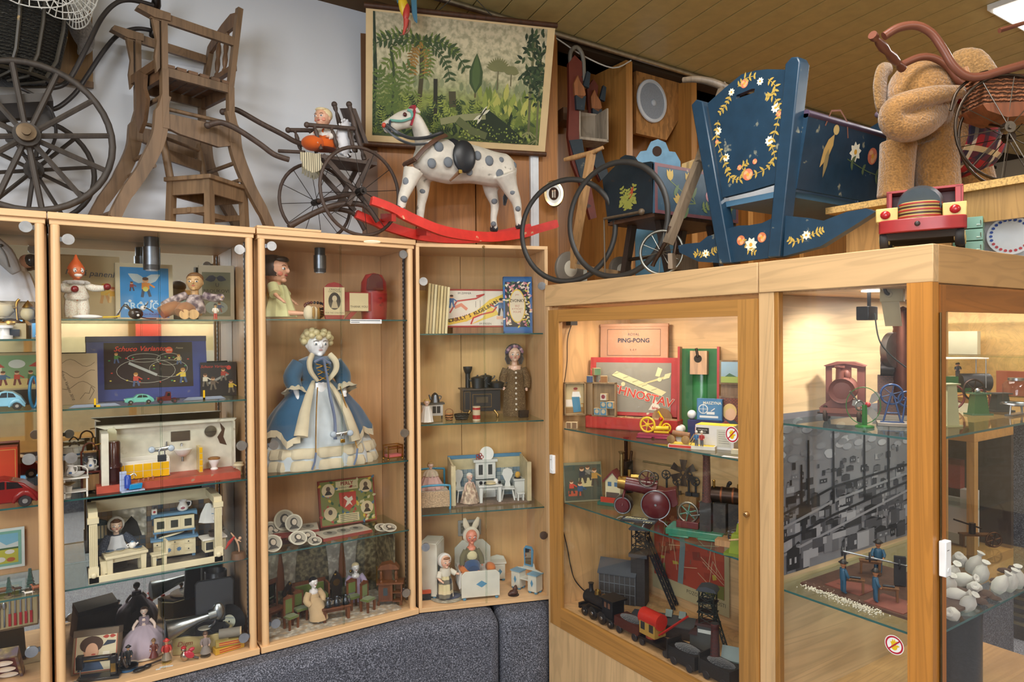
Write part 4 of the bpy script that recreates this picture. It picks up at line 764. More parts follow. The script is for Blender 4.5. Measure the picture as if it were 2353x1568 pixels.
for s_ in(-1,1):t.part('trouser_leg',SU).tube([f((s_*.07,0,.38)),f((s_*.09,-.02,.2)),f((s_*.09,0,.04))],[13,14,12],n=12,k=3);t.part('shoe','paint:c8b8a0').ball(s_*12,-6,4,7,11,5)
t.part('ruff','cloth:c8c4bc').lathe([(9,78),(24,80),(26,84),(20,88),(8,89),(0,89)],n=40,wob=.12,wn=10)
for s_ in al_:t.part('maraca','gloss:7a1c24:.2').ball(*(f(s_[-1])+V((4,-8,3))),8)
P=on(FA,250,728,.06,z);u=mpp(P);t=T('toy_spoon','small yellow-handled white toy spoon on the shelf before the cream book','toy',P,R(-6),u);t.part('bowl',PORC).ball(-42,0,5,30,8,5);t.part('spoon_handle','gloss:d8b428').tube([(-12,0,4),(14,-2,5),(22,-2,7)],[2.2,1.6,3],n=6)
P=on(FA,312,730,.09,z);u=mpp(P);t=T('toy_beetle','black wooden beetle toy with thin bent legs before the blue book','toy',P,R(8),u)
t.part('body','gloss:1e1c1e').ball(0,0,13,16,12,13);t.part('head','gloss:d8d4cc').ball(14,-4,26,6);t.part('pupil','gloss:1a1a1a').ball(16,-9,27,2);t.part('button','gloss:e8e4dc').ball(2,-12,9,3)
for i,(a,b_,c_)in enumerate((((-10,0,20),(-26,-4,30),(-42,-4,4)),((-8,4,20),(-22,4,34),(-38,6,2)),((18,0,28),(26,-2,24),(36,-4,16)),((18,0,30),(24,0,36),(25,0,42)),((6,-6,6),(20,-10,2),(40,-12,1)))):t.part('leg','gloss:242022').tube([a,b_,c_],1.5,n=6,k=3)
P=on(FA,448,730,.12,z);u=mpp(P);t=T('wooden_head_doll','sitting doll with a brown-haired wooden head and flowered shirt','doll',P,R(-5),u)
al_=[[(-.17,0,.52),(-.42,-.1,.4),(-.6,-.2,.3)],[(.17,0,.52),(.4,-.1,.46),(.5,-.25,.48)]]
f,hz,r,sz,hip=figure(t,108,'skin:c9a06c',hd=.4,sw=.15,hip=.12,arms=al_,legs=[[(-.1,0,.12),(-.15,-.2,.14),(-.2,-.4,.09),(-.2,-.45,.09)],[(.1,0,.12),(.02,-.2,.14),(-.03,-.4,.09),(-.03,-.45,.09)]],hair='paint:7a5430',style='short',eye='1a1410',turn=-14)
t.part('shirt','wallp:5a4a58:.8:c8b8b4').lathe([(22,14),(24,20),(20,40),(15,56),(0,60)],n=18,wob=.05);sleeves(t,f,al_,108,'wallp:5a4a58:.8:c8b8b4',.085,.075)
t.part('trousers','cloth:9a6844').tube([(-18,0,16),(-44,-20,26),(-70,-30,14)],[15,16,14],n=10,k=3).tube([(-4,-6,16),(-22,-30,24),(-34,-44,14)],[14,16,12],n=10,k=3)
for x in(-24,-6):t.part('foot','wood:c8a068').lathe([(0,0),(11,0),(11,6),(0,6)],x,-46,11,ax='y')
P=on(FA,414,700,.27,z);t=T('round_tin','round green and black tin standing behind the wooden-headed doll','tin',P,0,mpp(P));t.part('tin_body','gloss:3a4440').lathe([(0,0),(28,0),(29,3),(29,12),(0,12)],0,0,30,ax='y',n=28);c=t.part('lid_print','paint:8aa08c');c.disc(0,30,22,-12.5).disc(0,30,12,-12.8,'paint:2f4a3a').disc(4,30,4,-13,'paint:8aa08c');t.part('stand',OAK).box(0,-6,0,20,16,2.2)
P=on(FA,495,731,.08,z);smallfig('wooden_figurine','tiny painted figurine on a wooden base before the grey-brown book','figurine',P,0,36,mpp(P),'skin:c8a070','paint:d8d0c0','paint:b03028','paint:2a2420',base='wood:b88a50')
z=1.194;P=on(FA,345,912,.27,z);u=mpp(P)
def pr(c,y):
 c.rect(-90,92,26,132,y,'paper:2c211c').text('Schuco Varianto',-18,117,16,y-.3,'paper:d0402c',shear=.35,bold=.015).disc(42,113,8,y-.3,'paper:d0502c').text('3010',42,113,6,y-.5,'paper:e8d8b8').text('Patent',64,118,6,y-.3,'paper:a89878',shear=.3)
 for cx_,cz_,a,b_ in((-10,96,34,10),(42,92,26,14),(-6,66,60,28),(40,70,40,20)):c.line([(cx_+a*cos(R(k*15)),cz_+b_*sin(R(k*15)))for k in range(24)],1,y-.3,'paper:a8a494',closed=True)
 c.line([(-40,84),(14,56)],6,y-.5,'paper:a8a8a0')
 for x_,z_,s_,a in((-66,84,26,'paper:4a7a3a'),(62,78,26,'paper:c8b070'),(-28,30,34,'paper:b84a3a'),(70,34,38,'paper:d8b83c')):man(c,x_,z_,s_,y-.6,'paper:d8a878',a,'paper:4a5a7a','paper:a87838',-1 if x_>0 else 1)
 rn=random.Random(5)
 for k in range(22):c.disc(-80+165*rn.random(),30+70*rn.random(),2.4,y-.55,('paper:b83828','paper:3a8a4a','paper:c8b84a')[k%3],1.6,6)
carton('game_box','big dark blue game box with children, race tracks and red script lettering',P,0,u,246,146,20,'worn:2c3a7c:.5:5a5a78',lean=9,prt=pr,lid=('worn:2a2e54:.5:50506a',12))
P=on(FA,182,935,.2,z);u=mpp(P)
def pr(c,y):
 for k in range(3):c.line([(-32+i*8,96-k*26+9*sin(i*.8+k*2))for i in range(9)],.9,y,'paper:5a4a36')
 c.text('Schuco Varianto 3010',-22,44,8,y,'paper:3a3028',ang=-72,shear=.2).line([(2,12),(12,26),(20,24),(24,40),(30,30),(20,10)],.9,y,'paper:5a4a36')
carton('track_plan_box','flat beige cardboard with a drawn track plan standing left of the blue game box',P,0,u,74,118,5,'paper:b09a78',lean=9,prt=pr)
P=on(FA,515,912,.25,z);u=mpp(P)
def pr(c,y):
 c.text('Schuco Varianto',-8,68,9,y-.1,'paper:c83c2c',shear=.35);c.disc(22,65,5,y-.2,'paper:c84030');c.line([(-20,30),(20,50)],5,y-.2,'paper:8a8a80')
 for x_,z_,a in((-28,22,'paper:c8c0a8'),(-12,14,'paper:6a5a4a'),(26,6,'paper:c8a83c'),(10,34,'paper:a03828')):man(c,x_,z_,32,y-.3,'paper:c89a70',a,'paper:6a6050')
carton('game_box','small black game leaflet box with red script at the right end of the shelf',P,R(-8),u,76,78,6,'paper:231d1c',lean=8,prt=pr)
P=oz(320,928,z);toycar('toy_car','pale turquoise tin toy sedan before the blue game box',P,0,mpp(P),60,22,26,'gloss:6fb8a6:.25','gloss:2a3a38')
P=oz(385,927,z);u=mpp(P);t=T('toy_truck','dark red tin toy truck beside the turquoise car','toy truck',P,0,u)
t.part('cab','gloss:5c1a20:.25',bv=1).prism([(-22,6),(-22,14),(-6,16),(-3,26),(6,26),(7,6)],-9,9);t.part('windscreen','gloss:1a1c20').prism([(-2,17),(0,24),(4,24),(4,17)],-9.3,9.3);t.part('truck_bed','paint:2e2624').box(15,0,6,18,18,4)
for x in(-15,14):
 for y in(-9,9):dwheel(t.part('wheel','paint:1e1c1c'),x,y,5,5,4,mh='paint:6a2a2a')
 t.part('fender','gloss:5c1a20:.25').ball(x,0,8,7,11,4)
t.part('radiator',STEEL).box(-22.5,0,7,2,10,8)
for px,py,w in((218,936,105),(470,919,92)):
 P=oz(px,py,z);u=mpp(P);t=T('toy_ramp','grey translucent toy road ramp with a yellow flag, '+('left of the turquoise car' if px<300 else 'right of the dark red truck'),'toy ramp',P,0,u,'toy road ramps')
 t.part('ramp','gloss:8a94a4:.2',bv=1).prism([(-w/2,0),(-w*.38,7),(w*.38,7),(w/2,0)],-4,4);t.part('flag','gloss:e8b818').box(0 if px<300 else-2,-5,0,4,2,20 if px<300 else 22).box(4 if px<300 else-2,-5,0,12 if px<300 else 4,2,5)
z=.867;P=oz(396,1117,z);u=mpp(P);W_=298
t=T('toy_bathroom','white tin toy bathroom with a red floor and yellow tiled bath','dollhouse room',P,0,u)
fl=t.part('floor_base','worn:b8503c:.45:a88a70').bx(-W_/2,W_/2,0,88,0,16)
bw=t.part('back_wall','worn:ddd8c6:.4:c0b8a0').bx(-W_/2+20,W_/2,84,87,16,132).prism([(-W_/2+20,132),(W_/2,132),(W_/2+6,138),(-W_/2,140)],66,88)
bw.bx(-W_/2+10,-W_/2+24,4,86,16,130).bx(W_/2-4,W_/2,56,86,16,132);bw.flat([(-114,44),(-20,44),(-20,58),(-114,58)],83.6,'paint:c8d29a')
for x in(-96,-76,-50):bw.leaf(x,54,9,2,-10,83.3,'paint:3a6a9a')
bw.flat([(118,128),(130,112),(126,92),(134,70),(118,76),(112,92),(122,108)],83.3,'matte:4a3428')
t.part('mirror_plate','metal:8a8c90:.25').bx(8,50,82,84,90,114);t.part('round_vent','metal:7c7c74:.35').lathe([(0,0),(13,0),(14,4),(0,5)],96,84,108,ax='y').box(96,78,106,26,1,2,'paint:3a3a36')
bt=t.part('bathtub','gloss:e8e2d4',bv=.8);bt.bx(-112,0,40,82,16,20).bx(-112,0,40,44,16,58).bx(-112,0,78,82,16,62).bx(-112,-108,44,78,16,58).bx(-4,0,44,78,16,62)
tl=t.part('yellow_tiles','gloss:e8b41c')
for i in range(6):
 for j in range(2):tl.bx(-110+i*18.3,-110+i*18.3+16.6,38.6,40,18+j*17,33.5+j*17)
bl_=t.part('boiler','gloss:3a1a18:.15');bl_.lathe([(20,0),(20,3),(17,5),(17,34),(19,36),(18,42),(15,46),(15,90),(13,94),(0,94)],-116,26,16,n=24);bl_.sub('tap',BRASS).tube([(-134,20,52),(-126,20,52)],2).tube([(-130,20,48),(-130,20,57)],1.5).tube([(-150,18,106),(-124,24,108),(-108,30,100)],1.5,k=3)
t.part('water_tank','paint:d4cfb0').prism([(-126,100),(-106,100),(-106,128),(-110,134),(-122,134),(-126,128)],60,84).cyl((-116,70,50),(-116,70,100),8)
sk=t.part('sink',PORC);sk.lathe([(6,0),(14,6),(19,14),(21,17),(17,16),(0,10)],32,70,54,n=20,sy=.8);sk.sub('sink_tap',STEEL).tube([(30,82,82),(30,74,84),(30,72,78)],2,k=3).cyl((32,72,42),(32,72,55),3);t.part('wall_tap',STEEL).tube([(-2,83,84),(-2,76,84)],2).cyl((-2,77,78),(-2,77,92),1.6)
t.part('divider','gloss:d8c070').bx(64,72,44,84,16,76);
for j in range(4):t.kidtile=fl.bx(65,71,43,44,18+j*15,30+j*15,'gloss:e8b41c')
wc=t.part('toilet',PORC);wc.lathe([(8,0),(9,2),(6,6),(8,12),(13,22),(13,26),(0,26)],100,60,16,n=20);wc.sub('toilet_lid','wood:9a6a34').lathe([(14,0),(14,3),(10,5),(0,5)],100,60,42,n=20)
P=oz(288,1131,z);u=mpp(P);t=T('blue_bath_toy','small blue plastic bathroom toy with tub and shower before the tin bathroom','toy',P,R(8),u)
t.part('tile_wall','tile:b8c4dc:.4:a8b4d8').bx(-10,4,6,9,0,46).bx(-10,38,-12,9,0,3);t.part('boiler','gloss:2a4aa8').lathe([(7,8),(7,34),(4,38),(0,38)],5,0,0);t.part('tub','gloss:1f8cc4',bv=1).prism([(6,5),(8,16),(34,17),(32,5)],-10,2);t.part('shower',STEEL).tube([(10,0,36),(18,-2,40),(22,-4,34)],1.5,n=6,k=3)
for i in range(4):
 P=oz(319+i*11,1125-i*2.5,z);t=T('jointed_figure',['first','second','third','fourth'][i]+' from the left of four tiny brown jointed figures before the yellow bath','figurine',P,0,mpp(P),'tiny jointed figures');b=t.part('body','skin:a8684a',rem=.5);b.ball(0,0,20,3.4).tube([(0,0,17),(0,0,10),(0,0,6)],[3,4,3]).tube([(-2,0,9),(-2,-1,0)],1.9).tube([(2,0,9),(2,-1,0)],1.9).tube([(-3,0,15),(-7,-3,14)],1.3).tube([(3,0,15),(7,-3,14)],1.3)
P=oz(173,1146,z);u=mpp(P);t=T('enamel_washstand','white toy washstand with a blue-patterned jug and bowl at the left of the shelf','toy washstand',P,0,u)
t.part('tabletop',WH,bv=.5).bx(-24,27,0,36,43,46)
for x in(-22,22):
 for y in(2,32):t.part('leg',WH).bx(x,x+3,y,y+3,0,43)
t.part('lower_shelf',WH).bx(-22,24,2,34,12,14);t.part('back_rail',WH).tube([(-20,34,46),(-14,34,64),(8,34,68),(24,34,60),(25,34,46)],1.6,k=4)
t.part('bowl',PORC).lathe([(6,0),(16,7),(18,10),(14,9),(0,3)],2,16,46);jug(t,-8,20,47,9,26)
t.part('brass_basin',BRASS).lathe([(3,0),(12,6),(14,8),(0,5)],-12,-6,30);t.part('pail',WH).lathe([(6,0),(9,26),(7,25),(0,4)],-14,16,0)
P=oz(224,1130,z);u=mpp(P);t=T('mirror_washstand','red-brown toy wash chair with mirror and white patterned jug','toy washstand',P,0,u);RB='gloss:5a241c'
for x in(-20,16):
 t.part('leg',RB).bx(x,x+4,0,4,0,46);t.part('mirror_post',RB).tube([(x+2,24,0),(x+2,24,70),(x+2,22,92)],2,n=8)
t.part('seat',RB).bx(-24,22,-2,28,44,48);t.part('step','wood:a07a4c').bx(-17,17,2,8,4,40);t.part('mirror','mirror:c8ccd0').bx(-14,12,23,25,56,92);t.part('mirror_arch',RB).tube([(-16,24,90),(-12,24,104),(-1,24,110),(10,24,104),(14,24,90)],2,k=4);t.part('bowl',PORC).lathe([(6,0),(15,5),(17,8),(0,4)],-1,10,48);jug(t,0,10,52,8,24)
P=on(FA,172,1110,.28,z);u=mpp(P);t=T('toy_tiled_stove','white round toy tiled stove behind the washstand','toy stove',P,0,u);t.part('stove_body','tile:dfe0da:.3:d4d6d4').lathe([(20,0),(20,66),(26,70),(26,76),(24,80),(22,92),(0,92)],n=24);t.part('stove_band','gloss:3a6a94').lathe([(26.5,74),(26.5,78)],n=24);t.part('top_handle','paint:2a2a2a').tube([(-10,0,92),(0,0,102),(10,0,92)],1.6,k=4)
P=oz(551,1091,z);t=T('toy_toilet','tiny cream toy toilet at the right end of the shelf','toy',P,0,mpp(P));t.part('bowl',CREAM).lathe([(8,0),(8,3),(6,6),(7,20),(0,20)]);t.part('seat_ring',CREAM).lathe([(11,20),(12,22),(9,26),(10,28),(0,27)])
for px,py,m_,lab in((371,1033,'paint:2c2e32:.4','black padlock on the glass doors before the toy bathroom'),(785,998,'metal:c09a4c:.3','brass padlock on the glass doors before the china doll')):
 P=FA.at(px,py,-.006);u=mpp(P);t=T('padlock',lab,'padlock',P,0,u,None)
 t.part('hasp','metal:c8ccc8:.25',bv=1).tube([(-22,2,-1),(-8,0,0),(8,0,1),(22,2,4)],5,n=8,fl=.5);
 for x in(-20,20):t.part('hasp_button','gloss:a8b4c0').lathe([(0,-2),(7,-2),(7,4),(5,6),(0,6)],x,0,1,ax='y',n=18)
 k=9 if px<500 else 5;t.part('lock_body',m_,bv=1).box(0,-6,-k*2-9,k*2,7,k*1.7);t.part('shackle',STEEL).tube([(-k*.6,-6,-12),(-k*.6,-6,-2),(0,-6,3),(k*.6,-6,-2),(k*.6,-6,-12)],1.6,n=8,k=4)
z=.543;A=PZ(204,1351,z);B=PZ(518,1297,z);A.y=B.y=2.938;P=(A+B)/2+V((0,0,.0005));u=mpp(P);Wk=(B-A).length/u;hw=Wk/2
t=T('doll_kitchen','open white doll kitchen room with fluted columns and blue checked tile walls','dollhouse room',P,0,u);D_=125
t.part('floor','wood:6a6258').bx(-hw,hw,4,D_,0,5);t.part('front_sill',CREAM,bv=1).bx(-hw,hw,0,6,0,15)
t.part('tiled_wall','tile:a88a60:.5:3e5468').bx(-hw+6,hw-6,D_-4,D_,5,140);t.part('tiled_wall','tile:a88a60:.5:3e5468').bx(hw-10,hw-6,10,D_,5,140);t.part('tiled_wall','tile:a88a60:.5:3e5468').bx(-hw+6,-hw+10,10,D_,5,140)
for x in(-hw+10,hw-10):
 c=t.part('column',CREAM,bv=.8);c.bx(x-10,x+10,0,12,0,34).bx(x-8,x+8,1,11,34,132).bx(x-11,x+11,-1,13,132,144).ball(x,-1,18,6,3,6)
 for i in range(4):c.bx(x-6+i*3.4,x-4.4+i*3.4,.3,1,38,128,'paint:c8bb94')
 t.part('top_rail',CREAM).bx(x-9,x+9,6,D_,140,156)
t.part('cornice',CREAM).bx(-hw+10,hw-10,D_-6,D_+2,130,158)
cu=t.part('lace_curtain','wallp:d8d4c4:.9:8a8672');cu.prism([(-86,130),(-14,130),(-14,60),(-24,62),(-34,96),(-46,112),(-60,96),(-74,62),(-86,66)],D_-7,D_-5);t.part('window_opening','matte:2c2a28').bx(-80,-20,D_-5.2,D_-4.2,62,128)
wc=t.part('wall_cabinet','paint:4a5c64');wc.bx(-126,-96,D_-14,D_-4,66,104);wc.prism([(-128,104),(-94,104),(-100,110),(-111,114),(-122,110)],D_-15,D_-4)
for i in range(4):wc.rect(-123+i*7,-118+i*7,70,100,D_-14.3,CREAM)
def dl(x,y,zz=5):return P+V((x*u,y*u,zz*u))
c=T('toy_cupboard','cream and blue toy kitchen dresser with glazed top doors','toy cupboard',dl(42,74),R(-4),u)
b=c.part('lower_body',CREAM,bv=.5).bx(-46,46,0,26,6,46);c.part('worktop',BLUE).bx(-52,52,-4,28,46,51);c.part('upper_body',CREAM).bx(-44,44,6,26,66,100);c.part('cornice',BLUE).prism([(-50,100),(-40,104),(40,104),(50,100),(50,110),(-50,110)],2,27)
for x in(-43,40):c.part('side_bracket',BLUE).bx(x,x+4,8,26,50,68);c.part('foot',BLUE).bx(x-2,x+5,2,26,0,7)
c.part('shelf_board',BLUE).bx(-46,46,4,26,63,67)
for x in(-30,0,30):d=c.part('glazed_door',CREAM).bx(x-13,x+13,4.6,6,69,98);d.rect(x-8,x+8,74,92,4.3,'gloss:3a3c34')
for x in(-22,0):d=c.part('door',CREAM).bx(x-1,x+20,-1,0,8,34);flower(d,x+9,22,6,-1.3,'paint:5a80a8','paint:5a80a8')
for x,z_ in((-38,38),(-38,20),(30,38),(30,20),(0,40)):d=c.part('drawer',CREAM).bx(x-8,x+8,-1.2,0,z_-5,z_+5);d.sub('knob','paint:2c2a2a').ball(x,-2.5,z_,1.5,n=8)
pl=solo('platter','long cream platter on the toy kitchen dresser','dish',dl(36,86,57),0,u,CREAM);pl.ball(0,0,3,30,6,2.5,ry=-9)
t_=T('toy_jug','white toy jug with a flower band on top of the kitchen dresser','jug',dl(62,86,115),0,u);jug(t_,0,0,0,13,26,deco='paint:a05a68')
t_=T('coffee_grinder','tiny white coffee grinder on the kitchen dresser top','coffee grinder',dl(0,90,115),0,u);t_.part('case',WH).box(0,0,0,11,10,12).disc(0,6,3,-5.3,'paint:b04848');t_.part('crank','paint:3a3432').cyl((0,0,12),(0,0,17),1).tube([(0,0,17),(6,0,17)],1)
c=T('toy_table','cream toy kitchen table with curved legs in the doll kitchen','toy table',dl(-66,30),R(8),u);minitable(c,86,46,48,CREAM,9)
for x,y,m_,lab in((-30,10,'gloss:3a5a78','small plate at the left of the toy kitchen table'),(26,8,'gloss:3a5a78','small plate at the right of the toy kitchen table'),(-8,12,'gloss:5a6a74','middle plate on the toy kitchen table before the doll')):solo('toy_plate',lab,'plate',dl(-66+x,30+y,53.5),0,u,WH,'plates on the toy kitchen table').lathe([(4,0),(9,2),(10,3),(8,2.6),(0,1.2)]).lathe([(8,2.75),(9.6,3.1)],m=m_)
c=T('toy_teapot','tiny white teapot on the toy kitchen table','teapot',dl(-50,44,53.5),0,u);c.part('pot',PORC).ball(0,0,8,8,8,8);c.part('lid',BLUE).ball(0,0,15,4,4,3);c.part('spout',PORC).tube([(7,0,8),(12,0,12)],[2.2,1.4]);c.part('handle',PORC).tube([(-7,0,12),(-12,0,9),(-8,0,4)],1.2,k=3)
c=T('toy_stool','cream toy chair beside the kitchen table','toy chair',dl(2,24),R(6),u);minitable(c,34,26,34,CREAM,6);c.part('back_rest',CREAM).bx(12,17,-13,13,34,62)
c=T('toy_range','cream toy kitchen stove with a dark pan','toy stove',dl(122,34),R(4),u);c.part('stove_body',CREAM,bv=.6).bx(-22,26,-12,22,16,46);c.part('top_plate',WH).bx(-28,28,-16,26,46,50);d=c.part('oven_door','paint:2c2c2c').bx(-20,-4,-12.8,-12,22,40)
for x in(-16,18):c.part('leg','paint:24242a').lathe([(5,0),(3,4),(5,16)],x,-4,0,sy=1.8)
c=T('toy_pan','dark iron pan on the toy kitchen stove','pan',dl(126,36,55.5),0,u);c.part('bowl','paint:3a2c24:.5').lathe([(13,0),(16,11),(15,12),(12,2),(0,1)]);c.part('pan_handle','paint:3a2c24:.5').tube([(15,0,10),(22,0,12)],1.6)
c=T('hanging_towels','white cloths and apron hanging on the right wall of the doll kitchen','towel',dl(116,60,84),R(-30),u);c.part('apron','cloth:dcdcd8').lathe([(22,0),(17,22),(6,46),(0,48)],n=22,sy=.4,wob=.1,wn=6);c.part('towel','cloth:e4e0d4').box(22,-6,18,26,3,20).rect(10,34,22,24,-8,BLUE)
c=T('wall_jug','small blue and white jug hanging on the doll kitchen wall','jug',dl(128,30,92),0,u);jug(c,0,0,0,8,18);c.part('hook',BRASS).tube([(0,0,18),(0,2,26),(0,12,28)],1)
c=T('toy_bench','small cream bench at the left inside the doll kitchen','toy bench',dl(-hw+34,16),0,u);c.part('seat',CREAM).bx(-12,14,-6,40,34,38);c.part('end_panel',CREAM).prism([(-11,0),(-11,34),(13,34),(13,0),(8,0),(4,10),(-2,10),(-6,0)],-6,-3);c.part('end_panel',CREAM).bx(-11,13,37,40,0,34)
c=T('kitchen_doll','brown-haired doll in a navy dress and white apron sitting behind the kitchen table','doll',dl(-80,86,30),R(4),u)
al_=[[(-.17,0,.54),(-.3,-.1,.36),(-.34,-.25,.14)],[(.17,0,.54),(.34,-.08,.38),(.46,-.2,.22)]]
f,hz,r,sz,hip=figure(c,88,'skin:e4c4ac',hd=.36,sw=.15,hip=.1,arms=al_,legs=[[(-.08,0,.1),(-.1,-.2,.12),(-.1,-.36,.1),(-.1,-.4,.1)],[(.08,0,.1),(.1,-.2,.12),(.1,-.36,.1),(.1,-.4,.1)]],hair='paint:5a3a24',style='bob',cheek='d89a84')
c.part('dress','dots:2e3644:.9:6a7484').lathe([(26,2),(24,12),(16,34),(13,50),(0,52)],n=22,wob=.05);sleeves(c,f,al_,88,'dots:2e3644:.9:6a7484',.1,.085);c.part('apron','cloth:d4d8dc').lathe([(29,1),(26,14),(17,34),(14,48),(11,50),(0,50)],0,-5,0,n=24,wob=.06,sy=.9);bonnet(c,r,0,0,hz,'cloth:d4d2cc')
c.part('seat_cushion','cloth:5a5248').box(0,0,-30,40,30,30)
P2=oz(550,1287,z);t=T('bug_musician','thin red-legged twig figure standing on a bark slice right of the doll kitchen','figurine',P2,0,mpp(P2));t.part('bark_base','wood:6a4c34').cyl((0,0,0),(0,0,14),17,15);t.part('body','skin:c8a080',rem=.8).tube([(2,0,14),(0,0,32),(-8,0,50),(-16,0,62)],[1.5,2.2,2.4,1.4],n=6,k=3).tube([(-6,0,46),(6,-3,38)],1.3).ball(4,0,46,4);t.part('red_cloak','cloth:a82c24').tube([(-8,-1,52),(-20,-2,40),(-28,-2,26)],[2,4,1],n=6)
z=.179;P=oz(215,1548,z);u=mpp(P)
def pr(c,y):
 c.rect(-40,44,4,88,y,'paper:cfc4a4').line([(-40,4),(-40,88),(44,88),(44,4)],1.6,y-.2,'paper:a84834',closed=True).disc(-8,46,16,y-.3,'paper:c89a78',20).disc(-8,62,24,y-.35,'paper:4a3020',18).disc(-7,48,13,y-.4,'paper:d8a888',17).flat([(-34,6),(-26,26),(8,28),(20,6)],y-.3,'paper:3a4e6a').rect(16,30,30,44,y-.3,'paper:e4dcc8').flat([(14,56),(40,60),(42,66),(24,68)],y-.3,'paper:2a3444').leaf(28,76,14,4,0,y-.3,'paper:a83c2c').leaf(28,76,14,4,180,y-.3,'paper:a83c2c').disc(-3,40,5,y-.5,'paper:b04838',2,8)
carton('sewing_machine_box','old cardboard box with a smiling woman printed on it behind the toy sewing machine',P,R(-16),u,92,94,44,'paper:8a765a',lean=18,prt=pr,lid=('paper:6a5a48',14))
P=oz(228,1566,z);u=mpp(P);t=T('toy_sewing_machine','black toy sewing machine with gold decoration at the front left corner','sewing machine',P,R(-18),u);BK='gloss:1d1b1c:.2'
t.part('base',BK,bv=1).bx(-44,44,-12,18,0,6);t.part('arm',BK,bv=2).bx(-40,36,-4,8,40,52).bx(24,38,-6,10,6,52);t.part('needle_head',BK,bv=1.5).bx(-46,-32,-6,10,26,56).cyl((-39,2,6),(-39,2,28),1.2,m=STEEL);dwheel(t.part('hand_wheel',BK),46,2,38,17,5,BK,BRASS,.3,ax='x');t.part('crank_handle','wood:2c2018').tube([(50,0,38),(56,-6,26),(62,-12,24)],3);t.part('gold_band',BRASS).bx(-30,20,-4.6,-4,44,47).bx(26,36,-6.6,-6,14,34)
P=oz(318,1502,z);u=mpp(P);t=T('lilac_doll','half doll in a wide lilac hooped gown and dark hair','doll',P,R(-12),u)
al_=[[(-.11,0,.73),(-.2,-.03,.6),(-.16,-.1,.47)],[(.11,0,.73),(.2,-.03,.62),(.2,-.1,.5)]]
f,hz,r,sz,hip=figure(t,108,'skin:d8c0b0',hd=.17,sw=.1,hip=.4,arms=al_,hair='paint:4a3428',style='short');SK='cloth:b0a0ac'
t.part('gown',SK).lathe([(40,0),(46,10),(47,26),(40,44),(24,60),(9,68),(0,68)],n=44,wob=.04,wn=14);t.part('bodice','cloth:8a7a86').lathe([(9,66),(12,78),(10,86),(0,87)],sy=.8);t.part('cape','cloth:7c6e76').lathe([(34,34),(30,48),(20,62),(10,76),(0,78)],0,8,0,n=30,wob=.05);t.part('hem_trim','cloth:c8b8a4').lathe([(41,0),(45,2),(44,6)],n=44,wob=.05,wn=22)
P=oz(466,1500,z);u=mpp(P);t=T('toy_gramophone','tin toy gramophone with a silver horn, black record and raised black lid','gramophone',P,R(-12),u)
t.part('case','paint:a89868:.4',bv=1).prism([(-62,2),(56,-16),(64,26),(50,58),(-46,66),(-66,40)],0,40,ax='z').text('Digmyphone',-14,26,15,-4.5,'paint:7a3020',ang=0,shear=.25).disc(0,12,4,-4.2,'paint:8a4a28',n=8);t.part('deck','gloss:23252c').prism([(-56,6),(52,-8),(58,26),(46,54),(-42,60),(-60,38)],40,42,ax='z')
t.part('record','gloss:17171b:.25').cyl((4,22,43),(4,22,45),40,n=36);t.part('record_label','paper:c8c4b0').cyl((4,22,45),(4,22,45.4),15,n=24);ld=t.part('lid','paint:202228:.5',bv=3);ld.at(26,58,42,rx=-12).prism([(-44,0),(-46,90),(-40,98),(34,100),(42,92),(40,0)],0,12);ld.at()
hn_=t.part('horn','metal:a8b0b4:.3');hn_.tube([(-74,-6,62),(-70,-5,62.4),(-40,0,68),(0,4,76),(20,6,80)],[26,24,16,9,6],n=24).tube([(14,6,79),(30,8,82)],[12,12],n=20).ball(34,8,84,14,10,22);hn_.ball(-74,-6,62,3,23,23,'paint:4a5054',n=18);t.part('tone_arm',STEEL).tube([(30,8,70),(24,10,56),(14,16,47)],3,k=3)
P=on(FA,512,1400,.28,z);
for i,(x,y,h_,r_)in enumerate(((510,1430,128,24),(533,1440,96,24))):
 P=on(FA,x,y,.25 if i else .29,z);t=T('record_tube',('shorter','taller')[1-i]+' black cylinder case standing behind the gramophone lid','case',P,0,mpp(P));t.part('case_body','gloss:191a22:.3').lathe([(r_,0),(r_,h_),(r_-1,h_+1),(r_-2,h_),(r_-2,6),(0,6)],n=28)
P=oz(547,1462,z);u=mpp(P);t=T('gramophone_record','black gramophone record with a cream label leaning at the right post','record',P+V((0,.012,0)),R(-40),u,rx=R(-10));t.part('disc','gloss:17171b:.25').lathe([(0,0),(38,0),(38,1.4),(0,1.4)],0,0,38,ax='y',n=36);c=t.part('record_label','paper:c4c8b4');c.disc(0,38,15,-1.8).disc(0,38,2,-2,'paper:2a2a2a').text('GRAMOFON',0,46,4,-2,'paper:3a5a8a')
for i,(x,y,w,h_,m_,rz_,lab,zz)in enumerate(((525,1510,66,13,'paper:c89a28',8,'yellow and red striped box at the front right of the gramophone',0),(528,1494,62,12,'paper:a89048',-6,'olive card box lying on the yellow striped box',14.5),(538,1478,46,14,'paper:a84838',-16,'small red card box behind the paper roll',0))):
 P=oz(x,y,z);P=oz(525,1510,z)if i==1 else P;u=mpp(P);P=P+V((0,.012*(i==1)+.05*(i==2),zz*u));carton('small_box',lab,P,R(rz_),u,w,h_,24,m_,prt=lambda c,y_:c.rect(-24,24,3,10,y_,'paper:b83c28').rect(-24,24,5.5,7.5,y_-.1,'paper:d8a838'),group=None)
P=oz(525,1510,z);u=mpp(P);t=T('paper_roll','grey paper roll lying on the olive card box','roll',P+V((.004,.024,28*u)),R(-14),u);t.part('roll','paper:7a7468').cyl((-24,0,11),(22,0,11),11,n=20);t.part('end_cap','paper:b8a078').cyl((22,0,11),(25,0,11),11.3,n=20)
